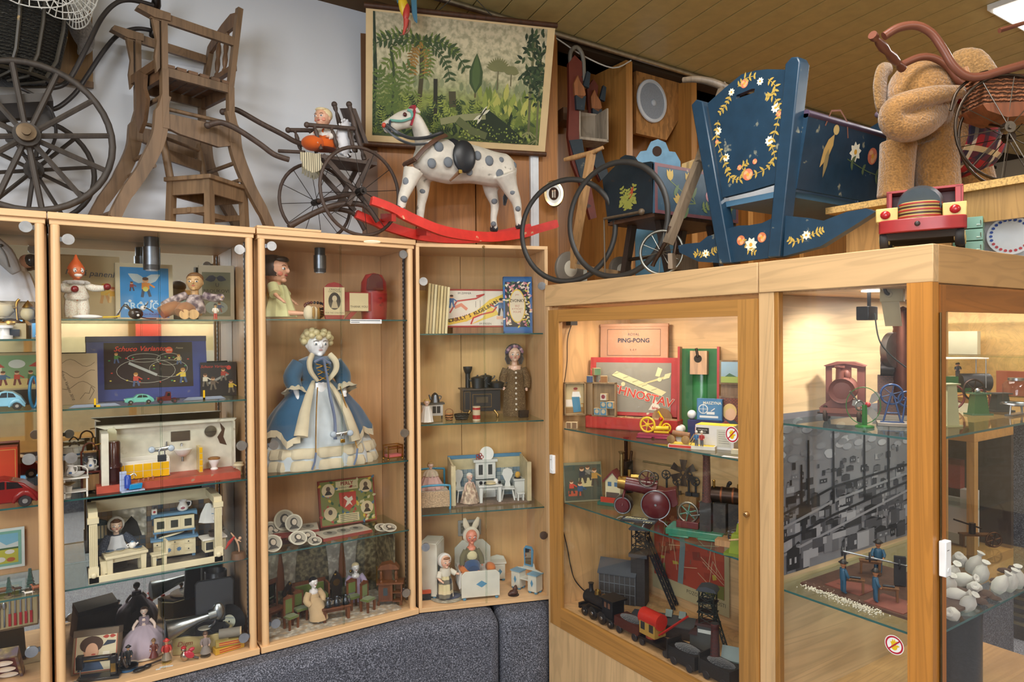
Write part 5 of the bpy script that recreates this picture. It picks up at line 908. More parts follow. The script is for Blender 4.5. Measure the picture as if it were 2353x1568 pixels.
for a in(('girl_figurine','red tin girl figure with an accordion left of the gramophone case',(396,1520),54,'skin:d8a078','paint:b02c24','skirt/paint:8a7a68','paint:c8a040','paint:b8944a'),('girl_figurine','grey-clad doll with a pointed hat before the gramophone case',(474,1512),56,'skin:d0a890','cloth:8a7c78','skirt/cloth:8a8078','paint:5a4030','paint:5a4a38'),('girl_figurine','small girl figure in brown before the lilac doll',(353,1517),48,'skin:d0a078','paint:6a3428','skirt/paint:6a2c24','paint:7a5a34',None),('sailor_musician','small musician figure in dark cap standing on a blue round disc',(295,1538),46,'skin:d0a078','paint:24282c','paint:2a2c30','paint:a07838',None)):
 P=oz(*a[2],z);u=mpp(P);zz=0
 if a[0]=='sailor_musician':
  t=T('blue_disc_toy','blue round tin disc under the small musician','toy',P,0,u);t.part('disc','gloss:2a5a84').cyl((0,0,0),(0,0,7),20,n=30);t.part('ring','gloss:16242e').lathe([(18,7),(20.5,7.4),(20.5,5)],n=30);zz=8*u
 smallfig(a[0],a[1],'figurine',P+V((0,0,zz)),R(-8),a[3],u,a[4],a[5],a[6],a[7],hat='paint:1c1c1e' if zz else('paint:c83830' if 'accordion' in a[1]else None),base=a[8])
P=oz(336,1538,z);u=mpp(P);t=T('toy_guitar','black toy guitar lying behind the blue disc','guitar',P,R(20),u);t.part('guitar_body','gloss:191718').ball(-14,0,5,16,9,5).ball(2,0,5,10,7,5);t.part('neck','paint:3a2c24').bx(6,38,-2,2,6,9);t.part('headstock','paint:2a2220').box(42,0,5,10,8,4)
P=oz(432,1522,z);u=mpp(P);t=T('glass_bird','red and silver glass bird ornament with a clip before the gramophone','ornament',P,R(-12),u);t.part('body','metal:c8b8a8:.2').ball(-6,0,12,9,8,12).ball(-8,0,27,6);t.part('cap','gloss:b02830').ball(-8,0,31,6,6,4);t.part('wing','gloss:b83040').ball(4,-6,16,12,3,8,ry=35).ball(8,0,24,8,4,5,ry=-30);t.part('tail_clip','metal:5a5450:.4').tube([(2,0,10),(24,-4,4)],[4,2.4])
for x,y in((382,1533),(366,1548)):P=oz(x,y,z);solo('paper_label',('curved white paper label','small white paper tag')[x<370]+' lying on the showcase floor','label',P,R(-14),mpp(P),'paper:e8e8e6').bx(-14 if x>370 else-5,14 if x>370 else 5,-3,3,0,.5)
z=1.447;P=on(FA,36,775,.09,z);u=mpp(P);t=T('brass_toy_stove','brass and white enamel toy cooking stove in the showcase at the left edge','toy stove',P,0,u)
t.part('stove_body','paint:b8a880').bx(-70,22,0,40,0,36);t.part('plate','paint:2c221e:.4').bx(-72,10,-6,30,6,22)
for x in(-50,-18):t.part('burner',PORC).lathe([(16,0),(16,8),(10,9),(10,24),(17,25),(17,31),(0,32)],x,-10,0);t.part('dome',BRASS).ball(x+12,12,36,20,14,12)
t.part('kettle','paint:cfc4a4').lathe([(18,0),(26,12),(24,26),(0,34)],-32,14,52,sx=1.3);t.part('kettle_frame',BRASS).tube([(-70,8,40),(-66,8,90),(-60,8,100)],3,k=3).tube([(6,8,40),(4,8,80),(10,8,92)],3,k=3).tube([(-66,6,72),(4,6,72)],2.4);t.part('urn','paint:c8bc98').ball(26,0,58,15,14,16);t.part('urn_lid',BRASS).lathe([(12,0),(8,8),(3,14),(0,18)],26,0,72);t.part('rod',STEEL).tube([(40,-4,6),(50,-4,60),(40,-4,86)],1.2,k=3)
P=on(FA,40,610,.27,z+.2);u=mpp(P);t=T('doll_dress','white ruffled doll dress hanging in the showcase at the left edge','doll dress',P+V((0,0,0)),0,u)
for i,(z0,r0)in enumerate(((-36,84),(-6,74),(20,60))):t.part('ruffle','cloth:dfe4ec').lathe([(r0,z0),(r0*.98,z0+8),(r0*.86,z0+36),(r0*.8,z0+40)],-24,10,0,n=60,wob=.035,wn=16,sy=.3)
t.part('lace_hem','wallp:cfc4ac:.9:a89a80').lathe([(80,-76),(78,-34)],-24,14,0,n=50,sy=.28);t.part('doll_head','skin:d8a890').ball(34,10,58,16);t.part('hair','gloss:231a1a').ball(42,4,60,15);t.part('hanger_stand',STEEL).cyl((-24,10,-112),(-24,10,30),3)
P=on(FA,8,560,.2,z+.3);u=mpp(P);t=T('grey_horse_head','grey carved wooden horse head above the white ruffled dress','toy horse',P,0,u);t.part('head','paint:8e8a88',rem=1.4).tube([(-46,4,40),(-24,2,24),(0,0,4),(18,0,-26),(24,0,-36)],[26,26,22,14,10],n=12,k=4,fl=.7);t.part('bridle','paint:5a5654').tube([(-20,-14,40),(2,-16,8),(10,-13,-24)],1.4,k=4);t.part('eye','gloss:2a2826').ball(-4,-14,24,4);t.part('neck_post','wood:8a7a68').cyl((-46,4,-190),(-46,4,40),6)
z=1.197;P=on(FA,30,930,.26,z);u=mpp(P)
def pr(c,y):
 c.rect(-60,52,40,116,y,'paper:7a9a6c').rect(-60,52,40,62,y-.1,'paper:c8b070').disc(8,96,16,y-.2,'paper:c8ccc0',10).flat([(-60,88),(-40,112),(-14,88)],y-.3,'paper:a8382c').rect(-54,-20,66,88,y-.25,'paper:d8ccb0').flat([(30,90),(52,106),(52,88)],y-.3,'paper:a8382c').rect(-60,52,0,36,y,'paper:1e1a18')
 for i,a in enumerate(('paper:8a2c24','paper:3a5a7a','paper:b8402c','paper:4a6a3a')):man(c,-44+i*26,46,36,y-.4,'paper:d8a078',a,'paper:6a2c28')
carton('picture_brick_box','painted village scene box behind the light blue toy car',P,0,u,116,122,14,'paper:a8946c',lean=6,prt=pr)
P=oz(8,944,z);toycar('toy_car','light blue rounded tin toy car at the left edge',P+V((0,.03,0)),0,mpp(P),84,44,40,'gloss:84bcd4:.2','gloss:2a3440',style='beetle')
P=on(FA,78,930,.12,z);solo('blue_hoop','narrow bright blue loop beside the light blue toy car','toy',P,R(10),mpp(P),'gloss:1c7ca8').tube([(8*cos(a),0,36+35*sin(a))for a in[2*PI*i/28 for i in range(28)]],3.4,n=8,closed=True)
z=.862;P=oz(40,1166,z);u=mpp(P);toycar('toy_car','large dark red tin toy limousine in the showcase at the left edge',P+V((-.03,.03,0)),0,u,172,66,62,'gloss:7c1a18:.2','gloss:20181a',style='fast',wh='paint:241c1c')
P=on(FA,0,1120,.26,z);u=mpp(P);carton('toy_car_box','orange-red box standing behind the dark red tin limousine',P,0,u,66,112,40,'paper:c83c18',prt=lambda c,y:c.line([(-29,4),(-29,106),(29,106),(29,4)],1.2,y,'paper:d8a050',closed=True))
z=.545;P=FA.at(8,1308,.345);u=mpp(P)
def pr(c,y):
 c.rect(-34,34,6,86,y,'paper:7cae9c').rect(-28,28,12,80,y-.1,'paper:7ab0c8').rect(-28,28,12,52,y-.2,'paper:b8b438').flat([(-28,50),(-6,64),(6,54),(28,60),(28,48),(-28,46)],y-.25,'paper:c8d0d0').disc(12,38,9,y-.3,'paper:dcd8d0',5).disc(-6,22,10,y-.3,'paper:d8d4cc',6).disc(14,20,8,y-.3,'paper:b05a28',5).rect(-28,28,44,48,y-.3,'paper:3a5a2c')
solo_=T('animal_picture','small framed picture of animals in a meadow on the left showcase back','picture',P,0,u);c=solo_.part('frame','paint:d8e0dc').bx(-40,40,-2,1,0,92);pr(c,-2.4)
for i,(x,y,h_)in enumerate(((20,1372,44),(69,1360,52))):
 P=oz(x,y,z);t=T('toy_tree',('left','right')[i]+' of two small dark green toy fir trees in the showcase at the left edge','toy tree',P,0,mpp(P),'toy fir trees');t.part('trunk','paint:4a3826').cyl((0,0,0),(0,0,h_*.4),1.8);fo=t.part('foliage','fur:28483c')
 for k in range(5):fo.lathe([(h_*.2*(1-k*.15),h_*(.25+k*.14)),(h_*.06,h_*(.46+k*.14)),(0,h_*(.48+k*.14))],n=14,wob=.15,wn=5)
 t.part('base','paint:7a6a4a').cyl((0,0,0),(0,0,2),9)
def beast(name,lab,P,u,h,m,L=1.3,antler=0,neck=.5):
 t=T(name,lab,'toy animal',P,0,u);b=t.part('body',m,rem=h/30)
 b.tube([(-h*L*.4,0,h*.52),(0,0,h*.52),(h*L*.4,0,h*.54)],[h*.15,h*.17,h*.16],n=10);b.tube([(-h*L*.38,0,h*.58),(-h*L*.48,0,h*(.58+neck*.5)),(-h*L*.68,0,h*(.55+neck*.5))],[h*.1,h*.08,h*.06],n=8)
 for x in(-.36,.36):
  for y in(-.08,.08):b.tube([(h*L*x,h*y,h*.5),(h*L*x+h*.03,h*y,h*.26),(h*L*x,h*y,0)],[h*.08,h*.05,h*.045],n=6)
 t.part('tail',m).tube([(h*L*.42,0,h*.58),(h*L*.56,0,h*.42)],[h*.05,h*.025],n=6)
 if antler:t.part('antlers','paint:5a4028').tube([(-h*L*.5,0,h*.8),(-h*L*.45,0,h*1.05),(-h*L*.6,0,h*1.2)],h*.03,n=5).tube([(-h*L*.46,0,h*.98),(-h*L*.36,0,h*1.15)],h*.03,n=5)
 return t
P=oz(3,1375,z);beast('toy_deer','brown antlered toy deer at the far left edge',P,mpp(P),34,'paint:6a4428',antler=1)
P=oz(40,1362,z);beast('toy_dog','tiny dark brown toy animal between the two fir trees',P,mpp(P),18,'paint:4a3020',.9)
P=oz(84,1362,z);beast('toy_fox','reddish toy fox right of the right fir tree',P,mpp(P),24,'paint:a05a34',.8)
P=oz(66,1370,z);t=beast('toy_sheep','white toy goat lying below the right fir tree',P,mpp(P),15,'paint:d8d0c4',1.3)
z=.179;P=oz(30,1566,z);u=mpp(P)
t=T('toy_tea_set_box','open cardboard box lined in red holding a white toy tea set','box',P+V((-.06,.06,0)),R(-8),u,rx=R(38));t.part('tray','paper:7a3c3a').bx(-80,52,0,14,0,92).bx(-84,56,13,16,-3,95,'paper:8a744c');t.part('rim','wallp:a08a60:.7:6a5a68').bx(-84,-80,-10,14,-3,95).bx(52,57,-10,14,-3,95).bx(-84,57,-10,14,92,97).bx(-84,57,-10,14,-4,0)
for i,(x,zz)in enumerate(((26,66),(28,40),(30,16),(-60,70))):
 p_=V((-.06,.06,0));solo('toy_saucer',['uppermost','middle','lowest','leftmost'][i]+' white saucer in the toy tea set box','plate',(0,0,0),0,u,PORC,'saucers of the toy tea set')
 q_=PENDING[-1];q_.loc=t.o.matrix_basis@V((x*u,-2*u,zz*u))if 0 else(Mx.Translation(P+p_)@Euler((R(38),0,R(-8))).to_matrix().to_4x4())@V((x*u,-1.5*u,zz*u));q_.at(rx=38).lathe([(8,0),(16,2),(19,4),(15,3),(0,1)],0,0,0,ax='y',sy=.55,n=22).at();q_.rz=R(-8)
for i,(x,zz)in enumerate(((-20,48),(-26,24),(-46,44))):
 q_=solo('toy_cup',['right','lower','left'][i]+' white cup with pink flowers in the toy tea set box','cup',(Mx.Translation(P+p_)@Euler((R(38),0,R(-8))).to_matrix().to_4x4())@V((x*u,-12*u,zz*u)),R(-8),u,PORC,'cups of the toy tea set');q_.lathe([(6,0),(9,6),(11,14),(9,13),(0,3)],n=16).tube([(10,0,11),(15,0,9),(10,0,4)],1.2,n=6,k=3).ball(0,-8.5,8,3,1,3,'paint:c05a70',n=8)
P=FA.at(30,1462,.34);u=mpp(P);t=T('toy_cutlery_case','flat case of toy spoons and red-handled knives standing at the back of the left showcase','cutlery case',V((P.x,P.y,.179+.16)),0,u);t.part('case','paper:b09c74').bx(-50,46,-4,0,0,74);t.part('case_rim','wood:6a5238').bx(-52,48,-7,0,72,76).bx(-52,48,-7,0,-2,1).bx(46,49,-7,0,0,74)
for i in range(5):t.part('knife','gloss:a81c24').bx(-8+i*10,-3+i*10,-7,-5,6,34).bx(-7+i*10,-4+i*10,-6.6,-5.4,34,66,STEEL)
for i in range(4):t.part('spoon',STEEL).bx(-44+i*9,-41+i*9,-6.6,-5.4,6,46).ball(-42.5+i*9,-6,54,4,1.4,9)
z=1.523;P=on(FA,634,730,.12,z);u=mpp(P);t=T('baby_doll','dark-haired baby doll in a pale yellow dress sitting on the top shelf behind the post','doll',P,R(58),u)
al_=[[(-.15,0,.52),(-.27,-.08,.38),(-.3,-.2,.28)],[(.15,0,.52),(.27,-.08,.38),(.3,-.2,.28)]]
f,hz,r,sz,hip=figure(t,150,'skin:e2ac8c',hd=.44,sw=.15,hip=.12,arms=al_,legs=[[(-.09,0,.11),(-.13,-.25,.1),(-.15,-.45,.09),(-.15,-.56,.1)],[(.09,0,.11),(.13,-.25,.1),(.15,-.42,.09),(.15,-.52,.1)]],hair='paint:33221c',style='bob',eye='3a4a52',cheek='d88068',al=.08,turn=-10)
YD='cloth:d8d8a0';t.part('dress',YD).lathe([(40,6),(39,14),(33,32),(27,50),(22,70),(17,80),(0,82)],0,-6,0,n=40,wob=.07,wn=10);sleeves(t,f,al_,150,YD,.085,.075,2)
for s_ in(-1,1):t.part('shoe','cloth:e0d4b4').ball(s_*22,-82,14,11,12,18);t.part('shoe_sole','paint:b08a4c').ball(s_*22,-94,15,9,3,15)
P=on(FA,718,731,.2,z);u=mpp(P);t=T('bead_necklace','red and black bead necklace with a big red bead resting on a wicker hat','necklace',P+V((0,-.015,24*u)),0,u)
for i in range(20):a=2*PI*i/20;t.part('bead','gloss:5a1c20' if 5<i<14 else 'gloss:1c2230').ball(24*cos(a),8*sin(a),8*sin(a)+8,3.6 if i!=14 else 7,n=8)
t=T('wicker_hat','small brown wicker hat behind the feet of the yellow baby doll','hat',P,0,u);t.part('brim','wicker:b07a4c').lathe([(10,0),(22,10),(27,20),(25,20),(0,12)],n=26)
P=on(FA,769,731,.08,z);u=mpp(P);t=T('collection_box','red wooden cradle collection box with an oval portrait label','collection box',P,R(-8),u);RD='worn:8a1c1c:.4:5a1412'
fb=t.part('footboard',RD,bv=1);fb.prism([(-20,0),(-24,16),(-24,72),(-14,82),(0,86),(14,82),(24,72),(24,16),(20,0)],0,9);lb=fb.sub('front_label','paper:c4b48c');lb.rect(-23,23,10,74,-.4).disc(0,42,14,-.7,'paper:2c2a24',20).disc(0,48,5.5,-.9,'paper:b8a888',7).flat([(-8,26),(8,26),(4,42),(-4,42)],-.9,'paper:a89878').text('CRADLE',0,68.5,6.5,-.7,'paper:2a241c').text('COLLECTION',0,63.5,4.6,-.7,'paper:2a241c').text('FOR THE CHILDREN',0,15,4.6,-.7,'paper:2a241c')
bd=t.part('box_body',RD);bd.bx(20,86,8,44,20,64);lb=bd.sub('side_label','paper:c8b88e');lb.rect(36,80,20,62,7.6).text('THANK YOU',58,30,7,7.2,'paper:2a241c')
hd=t.part('hood',RD,bv=1);hd.lathe([(29,0),(31,20),(32,60),(30,90),(20,108),(0,113)],100,34,0,n=26,sy=.8);hd.prism([(76,70),(78,96),(90,108),(104,108),(114,96),(116,70)],4,12,'gloss:4a0e10:.2');rk=t.part('rocker',RD);rk.prism([(24,0),(40,18),(56,20),(40,4),(36,0)],12,18)
P=FA.at(841,739,.026);solo('paper_label','white printed paper strip on the top shelf edge above the china doll','label',P,0,mpp(P),'paper:eef0f2').bx(-38,38,-.6,0,-5,5).line([(-36,2),(34,2)],1.6,-.8,'paper:4a5058').line([(-36,-2),(-16,-2)],1.4,-.8,'paper:4a5058')
z=.867;P=oz(752,1078,z);P.y=3.075;u=mpp(P);H=306;t=T('china_doll','large white-faced china doll in a blue velvet gown over a pale lace skirt','doll',P,0,u)
al_=[[(-.13,.01,.755),(-.19,0,.66),(-.175,-.04,.57),(-.165,-.09,.49)],[(.13,.01,.755),(.19,0,.66),(.185,-.04,.58),(.17,-.1,.53)]]
f,hz,r,sz,hip=figure(t,H,'gloss:eff0f2:.15',hd=.2,sw=.115,hip=.5,arms=al_,hair='gloss:d8c89a:.3',style='curls',eye='5a6a78',lip='b88a88',al=.05)
LC='cloth:cfc3a6';PL='cloth:c3ccd0';VB='velvet:2f5876'
sk=t.part('underskirt',PL);sk.lathe([(134,2),(132,22),(112,70),(86,125),(55,165),(26,190),(0,192)],n=72,sy=.55,wob=.05,wn=13);
for z_,r_ in((0,137),(26,132)):t.part('hem_frill',LC).lathe([(r_,z_),(r_+2,z_+6),(r_-3,z_+20),(r_-8,z_+22)],n=96,sy=.56,wob=.035,wn=26)
ov=t.part('overskirt',VB);vs=[];fs=[];NA=48
for i in range(NA+1):
 a=R(-62)+R(304)*i/NA;fr_=abs(i/NA-.5)*2;low=70+20*abs(sin(i*.55))+(38 if .72<fr_<.9 else 0)*0-26*max(0,fr_-.75)*2
 for j in range(8):
  q_=j/7;zz=194-(194-low)*q_;rr=4+1.1*(26+29*min(1,(194-zz)/29)+31*min(1,max(0,(165-zz)/40))+28*min(1,max(0,(125-zz)/60)))*(1.02+.05*sin(i*1.1)*q_)
  vs.append((rr*cos(a),rr*sin(a)*.6,zz))
ov.at(rz=0);ov.add(vs,[(i*8+j,i*8+j+1,i*8+9+j,i*8+8+j)for i in range(NA)for j in range(7)],None,True)
fr=ov.sub('lace_edge',LC)
for i in range(NA):
 a,b_=V(vs[i*8+7]),V(vs[i*8+15]);fr.add([a+V((0,-1,2)),b_+V((0,-1,2)),b_*1.02+V((0,-2,-15)),a*1.02+V((0,-2,-15+3*(i%2)))],[(0,1,2,3)],None,True)
for e in(0,NA):fr.tube([V(vs[e*8+j])+V((0,-2,0))for j in range(8)],[3,5,7,8,9,10,11,12],n=8,fl=1.4)
bo=t.part('bodice',VB);bo.tube([(0,2,188),(0,2,205),(0,2,225),(0,2,240),(0,2,248)],[27,33,38,36,20],n=20,fl=1.15)
for a in al_:t.part('sleeve',VB).tube([f(p)for p in a[:3]],[19,20,15],n=14,k=4);p=f(a[2]);c=t.part('cuff',LC);c.at(p.x,p.y,p.z,rx=-25,ry=14*(1 if p.x<0 else-1)).lathe([(14,6),(22,-6),(28,-12),(24,-10),(10,0)],n=30,wob=.12,wn=7).at()
for s_ in(-1,1):t.part('lace_collar',LC).tube([(s_*20,-26,252),(s_*30,-38,235),(s_*28,-42,215),(s_*12,-38,194)],[7,8,7,5],n=8,k=4,fl=.8)
lc=t.part('gold_lacing','metal:c8a04c:.3')
for k in range(3):lc.tube([(-16+3*k,-39,232-14*k),(16-3*k,-41,222-14*k)],1.2).tube([(16-3*k,-39,232-14*k),(-16+3*k,-41,222-14*k)],1.2)
rb=t.part('ribbon','cloth:6a7894');rb.tube([(-20,-42,236),(-4,-46,244),(2,-46,240),(16,-44,232)],3,n=6,k=4).tube([(0,-46,240),(6,-50,200),(10,-56,160),(16,-68,110),(14,-76,64)],[4,4,5,5,6],n=6,k=4,fl=.7)
for x,z0 in((-28,106),(58,130)):t.part('gold_trim','metal:b08a50:.4').tube([(x*.6,-52,180),(x*.8,-60,130),(x,-72,70),(x*1.1,-80,38)],1.5,n=6,k=4);t.part('skirt_ribbon','cloth:6a7894').tube([(x*1.1,-81,40),(x*1.1-4,-84,20),(x*1.1-10,-84,4)],2.4,n=6)
P=oz(903,1056,z);u=mpp(P);t=T('glass_casket','small gilt-edged glass casket with a pink cushion beside the china doll','casket',P,R(4),u);GO='metal:c09040:.3'
t.part('glass_body','glass:fff4f2').bx(-18,18,-12,12,6,26);fr=t.part('gilt_frame',GO);t.part('cushion','cloth:c86a6a').bx(-16,16,-10,10,6.5,12);t.part('lid','glass:fff4f2').bx(-18,18,-12,12,27,33)
for zz in(6,26,33):fr.bx(-19,19,-13,-12,zz-1,zz+1).bx(-19,19,12,13,zz-1,zz+1).bx(-19,-18,-12,12,zz-1,zz+1).bx(18,19,-12,12,zz-1,zz+1)
for x in(-18,18):
 for y in(-12,12):fr.bx(x-1,x+1,y-1,y+1,5,33);t.part('foot',GO).ball(x,y,2.5,2.5)
z=.541;P=oz(836,1226,z);P.y=3.18;u=mpp(P)
def pr(c,y):
 c.rect(-62,62,3,100,y,'paper:7a7c40')
 rn=random.Random(9)
 for k in range(110):c.leaf(-60+120*rn.random(),5+93*rn.random(),10,3,rn.random()*360,y-.1-.06*(k%5),('paper:c8a838','paper:3a5a38','paper:a84030','paper:4a6a80','paper:c8bc90')[k%5])
 for x_,z_ in((-44,80),(44,82),(-42,28),(44,32)):c.disc(x_,z_,15,y-.6,'paper:d0bc94',n=20).disc(x_,z_+3,5,y-.8,'paper:5a4a3c',6,10).flat([(x_-9,z_-10),(x_+9,z_-10),(x_+4,z_-2),(x_-4,z_-2)],y-.8,'paper:3a342c')
 c.rect(-26,26,78,98,y-.6,'paper:cfc092').text('PERLY',0,92,11,y-.8,'paper:8a2c20',bold=.03).text('ČESKÉHO NÁRODA',0,83,5,y-.8,'paper:3a2a20').flat([(-20,72),(20,72),(19,44),(0,30),(-19,44)],y-.7,'paper:b8402c').flat([(-8,38),(-2,52),(-10,60),(-4,64),(2,58),(10,62),(12,54),(6,50),(10,40),(4,46)],y-.9,'paper:e0d6c0').rect(-24,24,6,24,y-.6,'paper:cfc092')
 for k in range(4):c.line([(-20,21-k*4),(20,21-k*4)],1.2,y-.8,'paper:4a4030')
carton('game_box','colourful game box with a red lion shield and four oval portraits',P,R(-3),u,132,103,8,'paper:8a3a2a',lean=12,prt=pr)
def portraits(c,w,d,h):
 for k,x_ in enumerate((-w*.26,w*.02,w*.28)):c.add([(x_+w*.13*cos(a),d*.5+d*.3*sin(a),h+.3)for a in[2*PI*i/16 for i in range(16)]],[tuple(range(16))],'paper:8a8678');c.add([(x_+w*.05*cos(a),d*.55+d*.14*sin(a),h+.5)for a in[2*PI*i/12 for i in range(12)]],[tuple(range(12))],'paper:4a463c')
for px,py,w,d,h_,lab,rz_ in((804,1238,120,62,8,'flat grey picture card box with red edges lying before the lion shield box',4),(668,1226,104,60,13,'flat grey picture card box with red edges under the standing portrait discs',-14)):
 P=oz(px,py,z);P.y+=.02;u=mpp(P);t=T('flat_card_box',lab,'box',P,R(rz_),u);t.part('box_body','paper:8a3c30').bx(-w/2,w/2,0,d,0,h_-1);c=t.part('lid_top','paper:b4ac98').bx(-w/2+1.5,w/2-1.5,1.5,d-1.5,h_-1,h_+.2);portraits(c,w,d,h_)
DG='oval portrait discs of the card game'
def pdisc(P,u,r,lab,rx,rz_=0,k=0):
 t=T('portrait_disc',lab,'portrait disc',P,R(rz_),u,DG,rx=R(rx));b=t.part('disc','paper:cdc8b4').lathe([(0,0),(r,0),(r,1.6),(0,1.6)],0,0,r,ax='y',n=26);c=t.part('portrait','paper:a49e8e');c.disc(0,r,r*.85,-1.8,n=20).disc(0,r*1.1,r*.42,-2,'paper:3c3832',r*.5,12).disc(r*.06,r*1.1,r*.28,-2.2,'paper:c8bca8',r*.34,12).flat([(-r*.6,r*.35),(r*.6,r*.35),(r*.3,r*.7),(-r*.3,r*.7)],-2.1,'paper:4a4640')
for i,(x,y,r_,v,lab)in enumerate(((655,1207,24,.24,'left of the two portrait discs standing on the flat card box'),(676,1203,20,.2,'right of the two portrait discs standing on the flat card box'),(622,1210,20,.24,'portrait disc standing half behind the left post'))):
 P=FA.at(x,y,v);P.z=z+.0005+(0 if i==2 else 14*mpp(P));pdisc(P,mpp(P),r_,lab,-14,R(0),i)
for i,(x,y,r_,tilt,zz,lab)in enumerate(((636,1240,21,-32,0,'portrait disc of a fair man leaning at the left end of the shelf'),(630,1270,21,-36,0,'portrait disc lowest and nearest the left post'),(684,1250,17,-64,0,'portrait disc at the left of the fanned heap'),(699,1250,19,-62,3,'second disc of the fanned heap of portraits'),(712,1252,19,-62,6,'third disc of the fanned heap of portraits'),(692,1264,20,-55,9,'front disc of the fanned heap of portraits'),(728,1255,16,-68,1,'rightmost disc of the fanned heap of portraits'),(884,1222,17,-74,0,'rear disc of the pair lying right of the flat box'),(903,1226,17,-72,2,'front disc of the pair lying right of the flat box'))):
 P=oz(x,y,z);P.y=max(P.y,2.925);u=mpp(P);pdisc(P+V((0,0,zz*u)),u,r_,lab,tilt,0,i)
z=.179;A=oz(640,1478,z);P=FA.w(.335+.668,.03,z+.0005);u=mpp(P);hw=.30/u;D_=.29/u
t=T('doll_parlour','doll parlour with dark flowered wallpaper and a lace carpet','dollhouse room',P,0,u);WP='wallp:4c4838:.7:83795c';hh=178
fl=t.part('lace_carpet','wallp:cdc5b4:.9:b09a7c').bx(-hw,hw,-6,D_,0,3)
t.part('back_wall',WP).bx(-hw,hw,D_-4,D_,3,hh);t.part('side_wall',WP).bx(hw-4,hw,30,D_,3,hh);fz=t.part('wall_frieze','paint:2c2420');fz.bx(-hw,hw-4,D_-6,D_-4,hh-14,hh);fz.bx(hw-6,hw-4,30,D_-4,hh-14,hh)
for i in range(14):fz.leaf(-hw+12+i*(2*hw-24)/13,hh-7,12,3,(i%2)*40-20,D_-6.3,'paint:a8803c')
for x in(-90,62):
 t.part('window','paint:7a4a2a').bx(x-30,x+30,D_-5,D_-4,50,150)
 for s_ in(-1,1):c=t.part('lace_curtain','wallp:b8b4a6:.9:8f8a80').lathe([(15,30),(12,60),(14,100),(20,150),(20,156)],x+s_*22,D_-8,0,n=20,sy=.2,wob=.1,wn=6);t.part('tie_back',BRASS).ball(x+s_*20,D_-14,66,4)
 t.part('pelmet','cloth:a8783c').prism([(x-42,150),(x-34,144),(x-20,150),(x,142),(x+20,150),(x+34,144),(x+42,150),(x+42,162),(x-42,162)],D_-12,D_-6)
def dl(px,py):return PZ(px,py,z+3*u+.0005)
GV='velvet:5a6a20';MW='wood:6a3c20'
for px,py,rz_,h_,lab in((669,1444,20,70,'nearest green velvet toy chair at the left front'),(690,1426,12,64,'green velvet toy chair before the left curtain'),(813,1398,8,62,'green velvet toy chair left of the lilac doll'),(845,1404,28,64,'green velvet toy chair turned away before the lilac doll')):
 P=dl(px,py);c=T('toy_chair',lab,'toy chair',P,R(rz_),mpp(P),'green velvet parlour chairs');miniseat(c,26,24,28,h_,MW,GV,4)
P=dl(725,1402);P.y=3.13;u2=mpp(P);c=T('toy_sofa','green velvet toy sofa behind the black-haired doll','toy sofa',P,0,u2);c.part('seat',GV,bv=2).bx(-46,26,-14,12,14,26);c.part('back',GV,bv=2).bx(-44,24,8,14,26,58);c.part('wood_frame',MW).bx(-50,-46,-14,14,0,60).bx(26,30,-14,14,0,60).bx(-48,28,12,16,56,66).bx(-48,28,-14,14,4,14);c.part('armrest',GV,bv=1).bx(20,30,-14,10,26,36)
P=dl(772,1424);u2=mpp(P);c=T('toy_table','brown toy table with pewter jugs in the doll parlour','toy table',P,R(-6),u2);minitable(c,66,24,32,MW,6)
for i,(x,lab)in enumerate(((-18,'pewter toy jug at the left of the parlour table'),(2,'pewter toy tankard in the middle of the parlour table'),(22,'pewter toy jug at the right of the parlour table'))):
 c=T('pewter_jug',lab,'jug',P+V((x*u2,-x*.1*u2,32.3*u2)),0,u2,'pewter jugs on the parlour table');jug(c,0,0,0,7,20,'metal:6a7078:.35','metal:6a7078:.35');c.part('saucer','metal:6a7078:.35').lathe([(6,0),(10,1),(0,.5)])
def pdoll(px,py,h,lab,dress,hair,skin='gloss:dcd8d6:.15',sit=1,rz_=0,Y=None,st='short'):
 P=dl(px,py);P.y=Y or P.y;u2=mpp(P);c=T('parlour_doll',lab,'doll',P,R(rz_),u2)
 al_=[[(-.13,0,.66),(-.22,-.04,.5),(-.16,-.14,.4)],[(.13,0,.66),(.22,-.04,.5),(.16,-.14,.4)]]
 f,hz,r,sz,hip=figure(c,h,skin,hd=.24,sw=.12,hip=.32,arms=al_,legs=[[(-.07,0,.32),(-.08,-.2,.3),(-.08,-.28,.12),(-.08,-.34,.03)],[(.07,0,.32),(.08,-.2,.3),(.08,-.28,.12),(.08,-.34,.03)]]if sit else None,hair=hair,style=st,eye='2a3a5a')
 c.part('skirt',dress).tube([(0,0,h*.46),(0,-h*.1,h*.36),(0,-h*.2,h*.2),(0,-h*.22,h*.06)]if sit else[(0,0,h*.5),(0,0,h*.3),(0,0,h*.1),(0,0,1)],[h*.12,h*.19,h*.21,h*.22],n=20,k=3);c.part('bodice',dress).tube([(0,0,h*.42),(0,0,h*.56),(0,0,h*.68)],[h*.12,h*.13,h*.08],n=14);sleeves(c,f,al_,h,dress,.075,.06);return c
pdoll(722,1424,96,'black-haired china doll in a cream dress before the green sofa','cloth:c4a880','gloss:16161a:.2',rz_=14,Y=3.03);pdoll(838,1398,86,'fair china doll in a lilac dress in the doll parlour','cloth:a898b4','gloss:d8c8a0:.3',sit=0,Y=3.13,rz_=-6)
P=dl(900,1396);u2=mpp(P);c=T('toy_corner_cabinet','brown toy corner cabinet with shelves and a canopied top','toy cabinet',P+V((0,.02,0)),R(-28),u2);c.part('body',MW).bx(-26,6,0,26,10,50).bx(6,28,20,26,6,50).bx(25,28,0,26,0,50).bx(6,28,0,26,8,11).bx(6,28,0,26,28,30);c.part('top_board',MW).bx(-30,32,-4,28,50,54)
